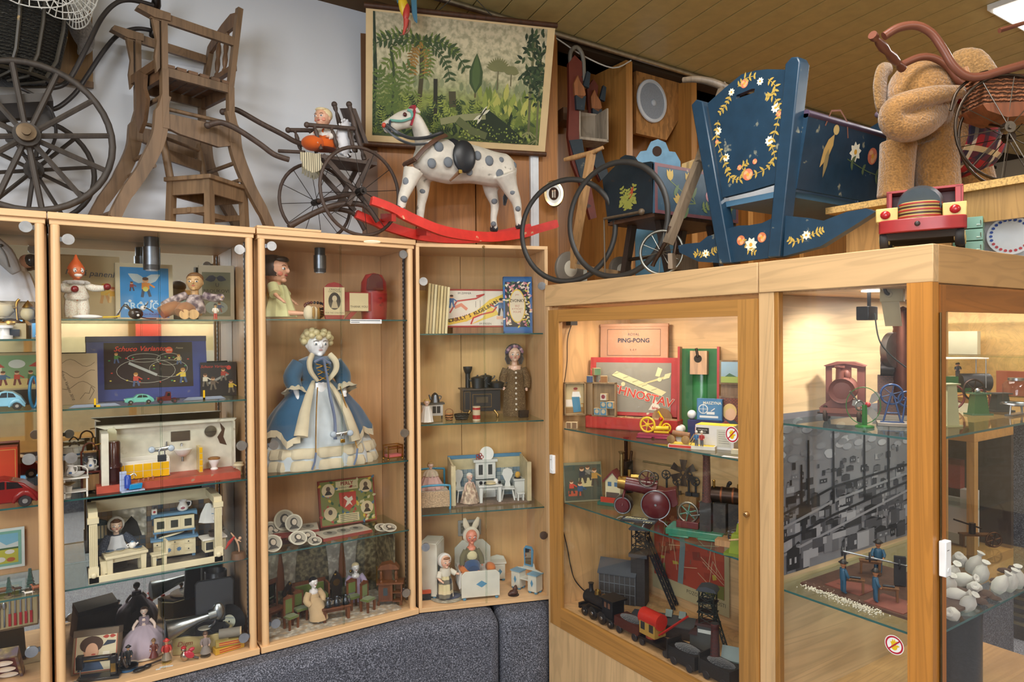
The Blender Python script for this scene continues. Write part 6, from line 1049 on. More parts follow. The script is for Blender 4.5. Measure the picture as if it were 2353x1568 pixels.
d=c.part('door','wood:5a3018').bx(-20,0,-1,0,14,46);d.sub('pane','gloss:3a4448').bx(-15,-5,-1.3,-1,24,42);c.part('canopy',MW).prism([(-28,84),(22,84),(14,94),(0,98),(-20,94)],-2,24);c.part('back_panel',MW).bx(-22,18,20,24,54,84)
for x in(-20,14):turned(c.part('spindle',MW),(x,4,54),(x,4,84),3.4)
for x in(-26,24):c.part('leg',MW).box(x,4,0,5,5,10)
P=FA.at(886,1322,.285);u2=mpp(P);c=T('gilt_picture','tiny gilt-framed picture on the doll parlour wall','picture',P,R(-18),u2);c.part('frame',BRASS).bx(-15,15,-2,1,-24,24);c.part('print','paper:d8d4c4').rect(-11,11,-19,19,-2.4).rect(-7,7,-14,14,-2.6,'paper:6a6050').disc(-1,4,3,-2.8,'paper:d0b090',n=8)
for px,py,lab in((788,1392,'dark carved clock on the parlour wall between the curtains'),(664,1400,'dark carved clock under the left parlour window')):P=dl(px,py);P.y=3.19;u2=mpp(P);c=T('toy_clock',lab,'clock',P,0,u2);c.part('case','wood:2e2218').prism([(-13,0),(-10,20),(-16,40),(-6,58),(0,66),(6,58),(16,40),(10,20),(13,0)],0,8);c.part('dial',BRASS).disc(0,40,8,-.4,n=16)
P=dl(634,1432);u2=mpp(P);c=T('toy_dressing_table','brown toy dressing table with a tall mirror at the left of the parlour','toy dressing table',P+V((0,.03,0)),R(24),u2);minitable(c,50,24,28,MW,6);c.part('mirror_frame',MW).bx(-20,-16,6,10,28,88).bx(12,16,6,10,28,88).bx(-20,16,6,10,84,94);c.part('mirror','mirror:b8bcc0').bx(-16,12,7,9,32,84)
z=1.457
for i in range(7):
 P=on(F3,981+i*7.2,760,.15,z);u=mpp(P);h_=116-i*1.5;t=T('thin_book',['leftmost','second','third','fourth','fifth','sixth','rightmost'][i]+' of seven thin cream booklets standing spine out at the left','book',P+F3.u*(i*.0002),-TH,u,'thin cream booklets',rx=0,ry=R(4));t.part('cover',('paper:d8c690','paper:c8b484','paper:e0d2a4','paper:c4ae78')[i%4]).bx(-3,-2,0,60,0,h_).bx(1.6,2.6,0,60,0,h_).bx(-3,2.6,-1,.5,0,h_);t.part('pages','paper:e4dcc0').bx(-2,1.6,.5,58,1,h_-1)
P=on(F3,966,760,.2,z);carton('old_box','narrow dark yellow worn box standing behind the hinge at the left end',P,-TH,mpp(P),26,100,20,'worn:9a7428:.6:4a3418')
P=on(F3,1100,760,.24,z);u=mpp(P);solo('box_support','plain wood block under the marble run game box','block',P,-TH,u,'wood:8a6a48').bx(-60,60,0,20,0,13.5)
def pr(c,y):
 c.rect(-72,72,4,84,y,'paper:ddd6c6').text('IM ZIMMER',-32,78,6.5,y-.2,'paper:3a3a3a').text('IM FREIEN',16,8,6.5,y-.2,'paper:3a3a3a').text('Nr. 1',60,9,7,y-.2,'paper:3a3a3a')
 c.line([(-70,12),(-30,20),(0,34),(30,58),(68,74)],13,y-.15,'paper:e0c04c');S_="KORBULY'S KUGELBAHN"
 for i,ch in enumerate(S_):
  f_=i/(len(S_)-1);X_=-70+112*f_;c.text(ch,X_,15+14*f_+30*f_*f_,11.5,y-.35,'paper:26221c',ang=8+34*f_,bold=.03)
 c.line([(-66,34),(-50,60),(-6,66),(14,76),(-4,72)],3.4,y-.2,'paper:b8403c').line([(-6,60),(-6,46)],.8,y-.2,'paper:555555').line([(4,62),(4,44)],.8,y-.2,'paper:555555').line([(-18,8),(-12,22),(8,30),(34,36),(42,46),(28,52)],3.4,y-.5,'paper:b8403c').flat([(-20,6),(10,22),(24,48),(40,42),(48,30),(20,20)],y-.2,'paper:e0c458')
 man(c,-62,44,32,y-.5,'paper:e0b090','paper:3a6aa0','paper:3a6aa0','paper:4a3020');c.line([(-54,46),(-40,52),(-28,42)],7,y-.5,'paper:d88a70');man(c,54,26,44,y-.5,'paper:e0b090','paper:3a6a94','paper:2a2c30','paper:201c1a',-1);c.line([(44,22),(60,22)],7,y-.6,'paper:e0b090')
carton('marble_run_box','white marble run game box with a red border and yellow diagonal lettering',P+V((0,0,13.8*u)),-TH,u,146,88,16,'paper:9c3c34',prt=pr,lean=2)
P=on(F3,1200,762,.2,z);u=mpp(P)
def pr(c,y):
 c.rect(-34,30,5,126,y,'paper:2a6aa8').rect(-30,27,14,118,y-.1,'paper:1c2834');rn=random.Random(4)
 for k in range(150):c.leaf(-30+57*rn.random(),14+104*rn.random(),9,2,rn.random()*360,y-.2-.05*(k%6),('paper:d8c050','paper:dccfc0','paper:c8808c','paper:4a7a50','paper:d8a0a8','paper:e0d8c0')[k%6])
 c.disc(-2,62,19,y-.8,'paper:d8b848',39,26).disc(-2,62,17,y-1,'paper:d8cdb4',36,26).text('ZVONKY',-2,74,9.5,y-1.2,'paper:2a2824',wd=.9,bold=.02).text('BÍLÉ',-2,62,6,y-1.2,'paper:a04440').text('KYTIČKY',-2,55,6,y-1.2,'paper:a04440').text('POUPĚ',-2,48,6,y-1.2,'paper:a04440').text('JAN',-2,88,5,y-1.2,'paper:a04440')
book('flower_book','blue picture book with a flowered border and a cream oval title',P,-TH-.1,u,66,130,16,'paper:2a5f9c',prt=pr,lean=3)
z=1.029;P=oz(994,966,z);u=mpp(P);t=T('toy_stove','small white toy stove with a tin coffee pot behind the white-dressed doll','toy stove',P+F3.n*.03,-TH,u);t.part('stove_body','gloss:c8c4bc').bx(-22,26,0,24,8,34);t.part('top_plate','paint:4a4640').bx(-26,30,-2,26,34,38)
for x in(6,16):t.part('door','paint:2c2a28').bx(x-4,x+4,-.6,0,14,30)
for x in(-22,24):t.part('leg','paint:3a3834').box(x,4,0,3,3,8)
t=T('coffee_pot','grey tin coffee pot on the small white toy stove','coffee pot',P+F3.n*.05+F3.u*(9*u)+V((0,0,38.4*u)),-TH,u);c=t.part('pot','metal:7a8088:.35');c.lathe([(11,0),(8,16),(7,18),(3,22),(0,23)]);t.part('spout','metal:7a8088:.35').tube([(-9,0,6),(-14,0,18)],[3,1.6]);t.part('handle','metal:7a8088:.35').tube([(8,0,15),(15,0,13),(10,0,4)],1.2,k=3)
P=oz(981,972,z);u=mpp(P);c=T('white_doll','small blond doll in a white lace dress before the white toy stove','doll',P,-TH,u);f,hz,r,sz,hip=figure(c,54,'gloss:dcbca8:.3',hd=.28,sw=.12,hair='paint:c8a860',style='bob');skirt(c,54,2,38,7,15,'cloth:e0dcd4','dress',wob=.07)
P=oz(1032,966,z);u=mpp(P);t=T('round_basket','small round brown wicker basket with a handle','basket',P,-TH,u);t.part('bowl','wicker:b07a4a').lathe([(8,0),(10,10),(9.5,15),(8,14),(0,3)]);t.part('handle','paint:8a5a34').tube([(-9,0,14),(-8,0,22),(0,0,26),(8,0,22),(9,0,14)],1,k=3)
P=oz(1062,966,z);u=mpp(P);t=T('oval_basket','dark oval wicker tray beside the round basket','basket',P+F3.n*.015,-TH,u);t.part('bowl','wicker:2c2e2a').lathe([(14,0),(18,12),(17,14),(12,3),(0,2)],sy=.7)
P=oz(1095,967,z);u=mpp(P);t=T('printed_tin','red and cream printed tin can before the black stove','tin',P,-TH,u);t.part('can','gloss:c8b898').cyl((0,0,0),(0,0,33),9,n=22);t.part('red_band','gloss:a03030').lathe([(9.2,4),(9.2,13)],n=22).lathe([(9.2,25),(9.2,30)],n=22)
P=oz(1126,962,z);u=mpp(P);t=T('black_stove','black toy range with a stove pipe and lion-foot legs','toy stove',P+F3.n*.05,-TH,u);BKM='paint:23262a:.4';GP='metal:a08450:.4'
b=t.part('stove_body',BKM,bv=1).bx(-44,44,0,46,14,64);t.part('top_plate','paint:4a4038:.5').bx(-48,48,-4,50,64,67);d=t.part('oven_door',BKM).bx(-24,24,-1.2,0,22,56);d.line([(-22,24),(-22,54),(22,54),(22,24)],.9,-1.5,GP,closed=True);d.sub('name_plate','metal:6a6458:.4').rect(-14,14,34,48,-1.8);b.line([(-41,18),(-41,60),(-28,60),(-28,18)],.8,-.4,GP,closed=True)
for x in(-36,36):t.part('leg',GP).tube([(x*.8,0,16),(x,-5,6),(x*.96,-7,0)],[3,2.6,3.4],n=8)
t.part('stove_pipe',BKM).cyl((-26,40,67),(-26,40,104),6).lathe([(6,100),(9,106),(11,112),(11,117),(0,117)],-26,40,0)
for x,y,r_,h_,lab in((-22,10,15,24,'grey lidded pot at the left of the black stove top'),(2,34,15,26,'grey lidded pot at the back of the black stove top'),(24,10,17,12,'shallow grey pan at the right of the black stove top')):
 c=T('grey_pot',lab,'pot',P+F3.n*(.05+y*u)+F3.u*(x*u)+V((0,0,67.4*u)),-TH,u,'pots on the black stove');c.part('pot','metal:565c62:.45').lathe([(r_*.85,0),(r_,h_*.8),(r_*1.05,h_),(0,h_)],n=24);c.part('lid','metal:565c62:.45').lathe([(r_*1.05,h_),(r_*.6,h_+3),(2,h_+4),(2,h_+7),(0,h_+7)],n=20)
 for s_ in(-1,1):c.part('handle','metal:565c62:.45').tube([(s_*r_,0,h_*.7),(s_*(r_+6),0,h_*.9),(s_*(r_+7),0,h_*1.05)],1.5,k=3)
P=oz(1196,956,z);u=mpp(P);c=T('brown_doll','doll in a long brown dotted coat and flower-trimmed hat at the right','doll',P+F3.n*.03,-TH-.1,u);H=158;BD='dots:5f4a30:.9:b09a70'
al_=[[(-.12,0,.68),(-.17,0,.54),(-.17,-.05,.42)],[(.12,0,.68),(.18,0,.54),(.17,-.05,.4)]]
f,hz,r,sz,hip=figure(c,H,'gloss:e0b8a0:.25',hd=.22,sw=.12,arms=al_,hair='fur:3a2820',style='long',cheek='d08878',eye='3a5a78');c.part('coat',BD).lathe([(27,0),(28,8),(26,40),(23,70),(20,92),(21,104),(16,112),(0,114)],n=28,wob=.05,wn=8,sy=.8);sleeves(c,f,al_,H,BD,.06,.05)
for k in range(8):c.part('button','gloss:d8d0c0').lathe([(0,0),(2.4,0),(2.4,1),(0,1.4)],0,-21.5-1.2*(k>4),100-k*12,ax='y',n=10)
bonnet(c,r,0,0,hz+2,'fur:2e221c',0,'hat',1.1);fl_=c.part('hat_flowers','cloth:8a5a70')
for k in range(9):a=R(20+k*18);fl_.ball(r*1.08*cos(a),-r*.3,hz+r*1.1*sin(a),4,4,4,('cloth:8a5a70','cloth:b890a0','cloth:4a3a5a')[k%3],n=8)
P=oz(1202,960,z);t=T('black_purse','tiny black box-shaped purse at the feet of the brown doll','purse',P-F3.n*.005,-TH+.2,mpp(P));t.part('case','paint:241c1a:.4',bv=1.5).box(0,0,0,22,12,17);t.part('flap','paint:2e2420:.4').box(0,-6.3,9,22,1,8)
z=.602;P=oz(990,1176,z);u=mpp(P);t=T('doll_bed','light blue metal doll bed with a cream fur cover','doll bed',P+F3.n*.02,-TH,u);LB='gloss:4a94b4'
for y,zz in((0,56),(90,78)):t.part('bed_end',LB).tube([(-34,y,0),(-34,y,zz-10),(-28,y,zz),(28,y,zz),(34,y,zz-10),(34,y,0)],2.6,n=8,k=3)
t.part('bed_rail',LB).bx(-35,-33,0,90,16,20).bx(33,35,0,90,16,20);t.part('fur_cover','fur:c2a682').bx(-33,33,-3,88,12,36).box(0,-4,8,64,5,36);t.part('mattress','cloth:cfc4ac').bx(-32,32,2,88,36,42)
c=T('pink_doll','doll in a pink lace dress sitting on the light blue bed','doll',P+F3.n*(.02+40*u)+V((0,0,42.4*u))-F3.u*(6*u),-TH,u);f,hz,r,sz,hip=figure(c,62,'skin:d8b8a4',hd=.26,sw=.13,hip=.12,legs=[[(-.08,0,.1),(-.1,-.2,.1),(-.1,-.34,.06),(-.1,-.38,.06)],[(.08,0,.1),(.1,-.2,.1),(.1,-.34,.06),(.1,-.38,.06)]],hair='paint:a88858');c.part('dress','cloth:c8a49c').lathe([(30,0),(27,10),(18,26),(12,40),(0,42)],n=36,wob=.08,wn=12);c.part('lace_cape','cloth:c4b49c').lathe([(18,30),(15,38),(8,44),(0,45)],n=30,wob=.1,wn=10)
A=oz(1044,1168,z);B=oz(1224,1163,z);P=F3.w(((A-F3.o).dot(F3.u)+(B-F3.o).dot(F3.u))/2,(A-F3.o).dot(F3.n)+.01,z+.0005);u=mpp(P);hw=90
t=T('toy_kitchen_room','small old toy kitchen room with blue tile paper and cream walls','dollhouse room',P,-TH,u);CW='worn:cdbf98:.6:8a7a5c'
t.part('floor','wood:7a6450').bx(-hw-4,hw,0,78,0,4);bw=t.part('back_wall',CW).bx(-hw,hw,74,78,4,102);bw.bx(-hw+1,hw-1,73.4,74,4,70,'tile:6a8496:.5:a8b0a8').bx(-hw,hw,73,78,96,104,'paint:5a88a8')
for s_ in(-1,1):t.part('side_wall',CW).prism([(0,0),(0,92),(76,102),(76,0)],s_*hw,s_*(hw-4),ax='x');t.part('post',CW).bx(s_*hw-6*(s_>0)-4*(s_<0),s_*hw+6*(s_<0)+4*(s_>0),-3,8,4,94)
def kl(x,y,zz=4):return P+F3.u*(x*u)+F3.n*(y*u)+V((0,0,(zz+.3)*u))
WT='gloss:d8dad4';c=T('toy_dresser','white toy dresser with two glazed doors at the back of the toy kitchen','toy cupboard',kl(-4,56),-TH,u);c.part('lower_body',WT).bx(-22,26,0,16,0,40);c.part('upper_body',WT).bx(-22,26,2,16,44,84);c.part('cornice',WT).bx(-27,31,-1,17,84,90)
for x in(-20,3):d=c.part('glazed_door',WT).bx(x,x+20,.8,2,48,82);d.rect(x+5,x+15,54,78,.5,'gloss:4a4c4a')
c=T('toy_plate','white plate standing on the toy dresser','plate',kl(2,60,90),-TH,u,rx=R(-12));c.part('dish',PORC).lathe([(0,0),(15,0),(17,2),(0,1)],0,0,17,ax='y',n=24);c=T('red_trivet','red openwork ornament on the toy dresser','ornament',kl(-16,60,90),-TH,u);r_=c.part('ring','paint:a02c24')
for k in range(5):r_.tube([(6*cos(k*1.26)+3.4*cos(a),0,10+6*sin(k*1.26)+3.4*sin(a))for a in[2*PI*i/12 for i in range(12)]],.9,n=5,closed=True)
c=T('toy_table','white toy table with a drawer in the middle of the toy kitchen','toy table',kl(-2,14),-TH,u);minitable(c,56,26,40,WT,6);d=c.part('drawer',WT).bx(-10,10,-9,-8,29,35)
for i,(x,y,s_)in enumerate(((-22,16,4),(-12,14,3.4),(14,18,6),(22,14,3.4))):c=T('table_pot',['dark pot at the left end','small dark pot second from the left','white pot right of the centre','dark pot at the right end'][i]+' of the toy kitchen table','pot',kl(x,y,44.2),0,u,'pots on the toy kitchen table');c.part('pot',PORC if i==2 else 'metal:3c3c40:.4').lathe([(s_*.7,0),(s_,s_),(s_*.7,s_*1.8),(0,s_*2)],n=14)
c=T('toy_platter','cream stacked dish in the middle of the toy kitchen table','dish',kl(0,14,44.2),0,u);c.part('dish',CREAM).lathe([(6,0),(14,2),(10,3),(12,6),(0,7)],n=20)
for x,y,rz_,lab in((44,24,-10,'white toy chair with a vase-shaped back right of the toy table'),(-66,38,20,'white toy chair with a vase-shaped back at the left of the toy kitchen')):
 c=T('white_toy_chair',lab,'toy chair',kl(x,y),-TH+R(rz_),u);c.part('seat',WT).bx(-15,15,-13,13,26,29)
 for a in(-1,1):
  for b_ in(-1,1):c.part('leg',WT).tube([(a*10,b_*8,26),(a*15,b_*11,0)],1.8,n=6)
 c.part('back_rest',WT).prism([(-7,29),(-5,40),(-13,58),(-10,68),(0,72),(10,68),(13,58),(5,40),(7,29)],10,13)
c=T('toy_sideboard','white toy stove cupboard at the right of the toy kitchen','toy cupboard',kl(74,30),-TH,u);c.part('body',WT).bx(-12,12,0,26,0,42);c.part('top_plate',WT).bx(-15,15,-3,28,42,45);c=T('yellow_pot','dark pan with a yellow cloth on the toy stove cupboard','pan',kl(72,40,45),0,u);c.part('pan','paint:3a3432').lathe([(7,0),(9,6),(0,5)]);c.part('cloth','cloth:d8a84c').ball(0,0,12,7,5,8)
c=T('foot_stool','tiny white stool at the right front of the toy kitchen','stool',kl(70,8),-TH,u);c.part('seat',WT).bx(-9,9,-6,6,15,18);c.part('leg',WT).box(-6,0,0,3,10,15);c.part('leg',WT).box(6,0,0,3,10,15)
c=T('kitchen_doll','white-haired doll in a flowered dress standing in the toy kitchen','doll',kl(-48,18),-TH+.3,u);f,hz,r,sz,hip=figure(c,68,'gloss:d8b8a8:.2',hd=.25,sw=.12,hair='gloss:e0dcd0',style='short');skirt(c,68,1,46,7,22,'wallp:b89a84:.9:d8c4a8','dress',wob=.07,wn=9)
z=.172;WB='gloss:d4d2c4';BLD='paint:5a90b0'
def feet(c,xs,ys):
 for x in xs:
  for y in ys:c.part('foot',BLD).lathe([(3,0),(4.5,2),(4,5),(0,5)],x,y,0,n=12)
def diamond(d,x,zz,w,h,y,m=BLD):d.flat([(x-w,zz),(x,zz-h),(x+w,zz),(x,zz+h)],y,m)
P=oz(985,1380,z);u=mpp(P);t=T('toy_wardrobe','white toy wardrobe with a blue diamond at the left of the doll bedroom','toy wardrobe',P+F3.n*.05,-TH+R(66),u);t.part('body',WB,bv=1).bx(-32,32,0,40,5,128);feet(t,(-26,26),(6,34))
for x in(-31,1):d=t.part('door',WB).bx(x,x+30,-1.5,0,10,124);diamond(d,x+15,66,6,14,-1.8)
def nightstand(px,py,lab,rz_=0,h=44):
 P=oz(px,py,z);u=mpp(P);t=T('toy_nightstand',lab,'toy nightstand',P+F3.n*.01,-TH+R(rz_),u);t.part('body',WB).bx(-16,16,0,24,5,h-6);t.part('top_board',WB).bx(-19,19,-2,26,h-6,h-2);t.part('back_rail',WB).prism([(-18,h-2),(-16,h+4),(0,h+8),(16,h+4),(18,h-2)],22,25);d=t.part('door',WB).bx(-12,12,-1,0,8,h-10);diamond(d,4,22,5,7,-1.3);d.sub('keyhole','paint:2a2624').disc(-7,28,1.6,-1.4,n=8);feet(t,(-12,12),(4,20))
nightstand(1010,1352,'white toy nightstand between the wardrobe and the bed',10,50);nightstand(1146,1338,'white toy nightstand with a blue diamond right of the bed',-6,46)
P=oz(1108,1384,z);u=mpp(P);t=T('toy_bed','white toy bed with a blue diamond on its footboard','toy bed',P+F3.n*.03,-TH-.03,u);fb=t.part('footboard',WB,bv=.8).prism([(-45,6),(-45,58),(-36,66),(36,66),(45,58),(45,6)],0,5);diamond(fb,2,36,13,8,-.3);hb=t.part('headboard',WB,bv=.8).prism([(-45,6),(-45,86),(-26,104),(26,104),(45,86),(45,6)],118,123);t.part('side_rail',WB).bx(-45,-42,5,118,14,44).bx(42,45,5,118,14,44);feet(t,(-38,38),(3,118));t.part('mattress','cloth:dcd8d0').bx(-42,42,5,118,24,50)
q_=t.part('orange_quilt','cloth:d07838');q_.ball(-30,50,56,16,34,10,ry=22).ball(34,60,54,12,24,9);t.part('lace_sheet','cloth:dedad2').prism([(-46,60),(-50,40),(-49,24),(-45,26),(-43,58)],10,60)
c=T('rabbit_eared_doll','doll with long pale rabbit ears and blue trousers sitting on the white bed','doll',P+F3.n*(.03+52*u)+V((0,0,50.5*u))-F3.u*(12*u),-TH,u)
al_=[[(-.13,0,.5),(-.22,-.04,.34),(-.24,-.1,.18)],[(.13,0,.5),(.22,-.04,.34),(.24,-.1,.18)]]
f,hz,r,sz,hip=figure(c,100,'gloss:d8886c:.35',hd=.34,sw=.13,hip=.1,arms=al_,legs=[[(-.08,0,.1),(-.12,-.16,.12),(-.12,-.26,.06),(-.12,-.3,.06)],[(.08,0,.1),(.12,-.16,.12),(.12,-.26,.06),(.12,-.3,.06)]],cheek='c86a58')
bonnet(c,r,0,0,hz,'cloth:cfc4b0',0,'hood',1.05)
for s_,tip in((-1,-.1),(1,.16)):c.part('rabbit_ear','cloth:cdbfa8').tube([(s_*6,4,hz+r*.9),(s_*12,4,hz+r*1.6),(s_*(19+40*tip*(s_<0)),6,hz+r*2.5)],[6,7.5,3],n=10,k=3,fl=.6)
c.part('jacket','cloth:6a6448').lathe([(16,16),(19,30),(17,46),(12,56),(0,58)],n=18,sy=.8);sleeves(c,f,al_,100,'cloth:6a6448',.07,.06);c.part('shirt','cloth:d4cba0').ball(0,-9,38,13,7,14);c.part('red_sash','cloth:8a2430').lathe([(17.5,18),(18.4,22),(18,27)],n=18,sy=.86);c.part('trousers','velvet:2a4a74').tube([(0,0,14),(0,-12,12),(0,-26,8)],[20,20,15],n=14,k=3)
P=oz(1030,1378,z);u=mpp(P)
solo('crochet_rug','round cream crochet doily under the blue oval mat','rug',P+F3.n*.03,-TH,u,'wallp:cfc7b2:.9:a89c84').lathe([(0,0),(38,0),(40,.8),(0,1)],n=48,wob=.02,wn=24)
solo('blue_mat','navy oval mat lying on the crochet doily','mat',P+F3.n*.03+V((0,0,1.3*u))+F3.u*(5*u),-TH,u,'velvet:1c2a58').lathe([(0,0),(27,0),(27,1),(0,1.2)],n=36,sy=.7)
c=T('bonnet_doll','doll in a white bonnet and yellow striped knitted skirt standing on the blue mat','doll',P+F3.n*.03+V((0,0,2.8*u))+F3.u*(1*u),-TH+.35,u);H=98;al_=[[(-.13,0,.62),(-.2,-.06,.5),(-.16,-.16,.44)],[(.13,0,.62),(.24,-.08,.54),(.38,-.16,.52)]]
f,hz,r,sz,hip=figure(c,H,'skin:e0b498',hd=.3,sw=.13,hip=.4,arms=al_,eye='3a3a40',cheek='d89880');bonnet(c,r,0,0,hz,'cloth:dcdad4');c.part('hair_fringe','paint:8a5a34').ball(0,-r*.6,hz+r*.6,r*.6,r*.3,r*.2);skirt(c,H,3,56,11,19,'plaid:d0c498','skirt',wob=.07,wn=8);c.part('bodice','cloth:dcd6c4').lathe([(13,52),(14,60),(11,68),(0,70)],n=16);sleeves(c,f,al_,H,'cloth:dcd6c4',.06,.05,2)
P=oz(1216,1362,z);u=mpp(P);t=T('toy_vanity','white toy vanity table with a blue-framed tilting mirror','toy vanity',P+F3.n*.02+F3.u*.005,-TH-R(52),u)
for x in(-34,14):t.part('pedestal',WB).bx(x,x+24,0,24,5,42);d=t.part('door',WB).bx(x+2,x+22,-1,0,8,39);diamond(d,x+12,24,4,9,-1.3);feet(t,(x+4,x+20),(4,20));t.part('top_board','paint:7aa4bc').bx(x-2,x+26,-2,26,42,44)
t.part('middle_shelf',WB).bx(-10,14,2,24,26,29);t.part('back_rail',WB).prism([(-34,44),(-16,48),(-12,60),(14,60),(18,48),(38,44)],22,25);t.part('mirror_frame',BLD).prism([(-10,54),(-12,92),(-6,100),(10,100),(15,92),(13,54)],19,22);t.part('mirror','mirror:c0b8a8').rect(-7,10,58,94,18.7)
P=F3.at(1079,1213,.355);u=mpp(P);t=T('framed_print','white rounded frame with a grey landscape print on the back panel above the bed','picture',P,-TH,u);t.part('frame','gloss:b4b4ac',bv=1.5).bx(-27,27,-2,2,-18,18);c=t.part('print','paper:6e6a58').rect(-21,21,-12,12,-2.4);rn=random.Random(2)
for k in range(24):c.leaf(-20+38*rn.random(),-11+18*rn.random(),5,2,60+60*rn.random(),-2.6-.03*(k%4),('paper:3c3e30','paper:8a8672','paper:54563e')[k%3])
P=oz(1180,1368,z);t=T('brown_figure','small dark brown crouching figure on the bedroom floor','figurine',P,-TH,mpp(P));t.part('body','worn:4a2818:.5:2c1810',rem=.7).ball(0,0,6,11,8,6).ball(4,0,14,6,5,6).ball(5,-1,20,3,3,3).ball(-9,-2,4,5,4,4);t.part('base','paint:3a2416').lathe([(13,0),(13,1),(0,1.2)],n=14)
P=oz(968,1384,z);t=T('toy_broom','toy broom with a red back and black bristles at the left end','broom',P+F3.n*.02+F3.u*.006,-TH,mpp(P));t.part('broom_handle','paint:8a4a34').tube([(-7,0,20),(-10,6,70)],1.4);t.part('broom_back','paint:c05028').box(2,0,15,22,8,7);t.part('bristles','fur:1c1a1a').box(2,0,0,22,7,15)
RZ=R(-57);z=1.017;IRON='paint:26262a:.45';MAR='gloss:5a1c22:.25';PAP='paper:d8cbb0'
def pt(px,py,zz=None,X=None):P=PZ(px,py,zz if zz is not None else z);return P+V((0,0,.0005))
ZTR=z+.0555;P=PX(1452,964,2.19);P.z=ZTR;u=mpp(P)
def pr(c,y):
 c.rect(-88,88,8,122,y,'paper:8d8778');AW='paper:d8cf9c'
 c.flat([(-50,92),(-38,102),(78,56),(66,46)],y-.3,AW).flat([(4,66),(16,72),(86,96),(80,88)],y-.4,'paper:c8be88').flat([(52,92),(58,112),(68,108),(62,90)],y-.5,AW).flat([(70,84),(84,88),(88,100),(74,96)],y-.5,AW).line([(-50,92),(66,46)],1.2,y-.5,'paper:7a7458')
 for k in range(5):c.line([(-44+22*k,95-9*k),(-32+22*k,99-9*k)],.9,y-.5,'paper:7a7458')
 for x_,z_ in((-22,72),(30,52),(62,84)):c.disc(x_,z_,5,y-.6,AW,n=12)
 c.text('TECHNOSTAV',6,49,27,y-.7,'paper:d8d0bc',ang=-13,wd=1.02,bold=.05).text('TECHNOSTAV',6,49,27,y-.9,'paper:c4402f',ang=-13,wd=1.02,bold=.02)
 c.flat([(38,14),(68,14),(53,40)],y-.6,'paper:d8d0bc').text('lsiw',53,19,9,y-.8,'paper:b03a34',bold=.03).flat([(-88,28),(-66,22),(-62,42),(-84,48)],y-.5,AW)
carton('construction_kit_lid','red-bordered construction kit lid with a yellow aeroplane and slanted red lettering',P,RZ,u,204,134,10,'worn:b4302a:.5:d0c0a0',lean=7,prt=pr)
P=PX(1443,829,2.25);u=mpp(P)
def pr(c,y):
 c.line([(-61,12),(-61,72),(61,72),(61,12)],.8,y,'paper:4a3a30',closed=True).text('ROYAL',0,60,8.5,y,'paper:3a3a44').text('PING-PONG',0,46,13.5,y,'paper:26303c',bold=.03).text('B. Z. P.',0,25,5.5,y,'paper:4a3a30')
carton('table_tennis_box','brown cardboard table tennis box standing above the red-bordered kit lid',P,RZ,u,156,84,10,'paper:b98866',lean=4,prt=pr,lid=('paper:bd8c6a',6))
solo('box_support','plain wooden support behind the red-bordered kit lid','block',V((P.x,P.y,z+.0005)),RZ,1,'wood:a8845c').bx(-.12,.12,.004,.05,0,P.z-z-.001)
P=pt(1440,992);P.x+=.03;u=mpp(P);u=.0021;t=T('kit_tray','low red box tray with wooden compartments before the kit lid','box',P+V((.015,.0,0)),R(-63),u);b=t.part('tray','worn:b02a22:.45:8a1c18',bv=.5);b.bx(-106,100,0,3,0,26).bx(-106,100,86,89,0,26).bx(-106,-103,0,89,0,26).bx(97,100,0,89,0,26).bx(-106,100,0,89,0,3)
dv=t.part('dividers','wood:c8a474');dv.bx(-103,97,38,40,3,25)
for x in(-70,-30,10,50):dv.bx(x,x+2,3,86,3,25)
t.part('wooden_half_disc','wood:a07a50').at(52,46,20,rz=0).prism([(22*cos(PI*i/14),22*sin(PI*i/14)+4)for i in range(15)],0,4).at()
for px,py,w,h,lab,sc in((1322,966,50,76,'open wooden puzzle box with a picture of a woman in a blue skirt, left one',0),(1387,962,58,78,'open wooden puzzle box with picture cubes inside, right one',1)):
 P=PX(px,py,1.985 if not sc else 2.06);P.z=ZTR;u=mpp(P);t=T('puzzle_box',lab,'box',P,R(-26 if not sc else-58),u);f=t.part('frame','wood:8f7552');f.bx(-w/2,w/2,10,12,0,h).bx(-w/2,-w/2+3,0,10,0,h).bx(w/2-3,w/2,0,10,0,h).bx(-w/2,w/2,0,10,0,3).bx(-w/2,w/2,0,10,h-3,h)
 if not sc:c=t.part('picture','paper:c0ab80');c.rect(-w/2+3,w/2-3,3,h-3,9.6).rect(-20,2,20,36,9.4,'paper:dcd0c0').rect(-22,22,4,18,9.4,'paper:8a6a40').disc(2,58,5,9.2,'paper:c89a78').disc(3,61,5,9,'paper:8a3a34',3).flat([(-4,54),(12,54),(16,40),(-6,40)],9,'paper:dcd8d0').flat([(-6,42),(12,42),(16,8),(-2,6)],8.8,'paper:3f7894').line([(16,26),(22,26),(20,6)],2,8.7,'paper:a87830')
 else:
  t.part('stand','wood:8a6a48').bx(-4,4,0,6,-4,0)
  for i,(x,zz)in enumerate(((2,37),(2,19),(18,19),(-14,3),(2,3),(18,3))[:5]):c=T('picture_cube',['topmost','second','right','lowest left','lowest right'][i]+' picture cube inside the right puzzle box','cube',P+Mx.Rotation(R(-64),3,'Z')@V((x*u,1*u,zz*u+.0006)),R(-64),u,'picture cubes of the puzzle');b=c.part('cube','paper:b8a078',bv=.6).bx(-8,8,-7,8,0,16);b.rect(-7,7,1,15,-7.3,'paper:cfc4b0' if i==0 else 'paper:4a7c96').disc(0,9,5,-7.5,'paper:8a3a40' if i==0 else 'paper:b8a888',n=8)
P0=PX(1362,880,2.08);P0.y=min(P0.y,2.44)
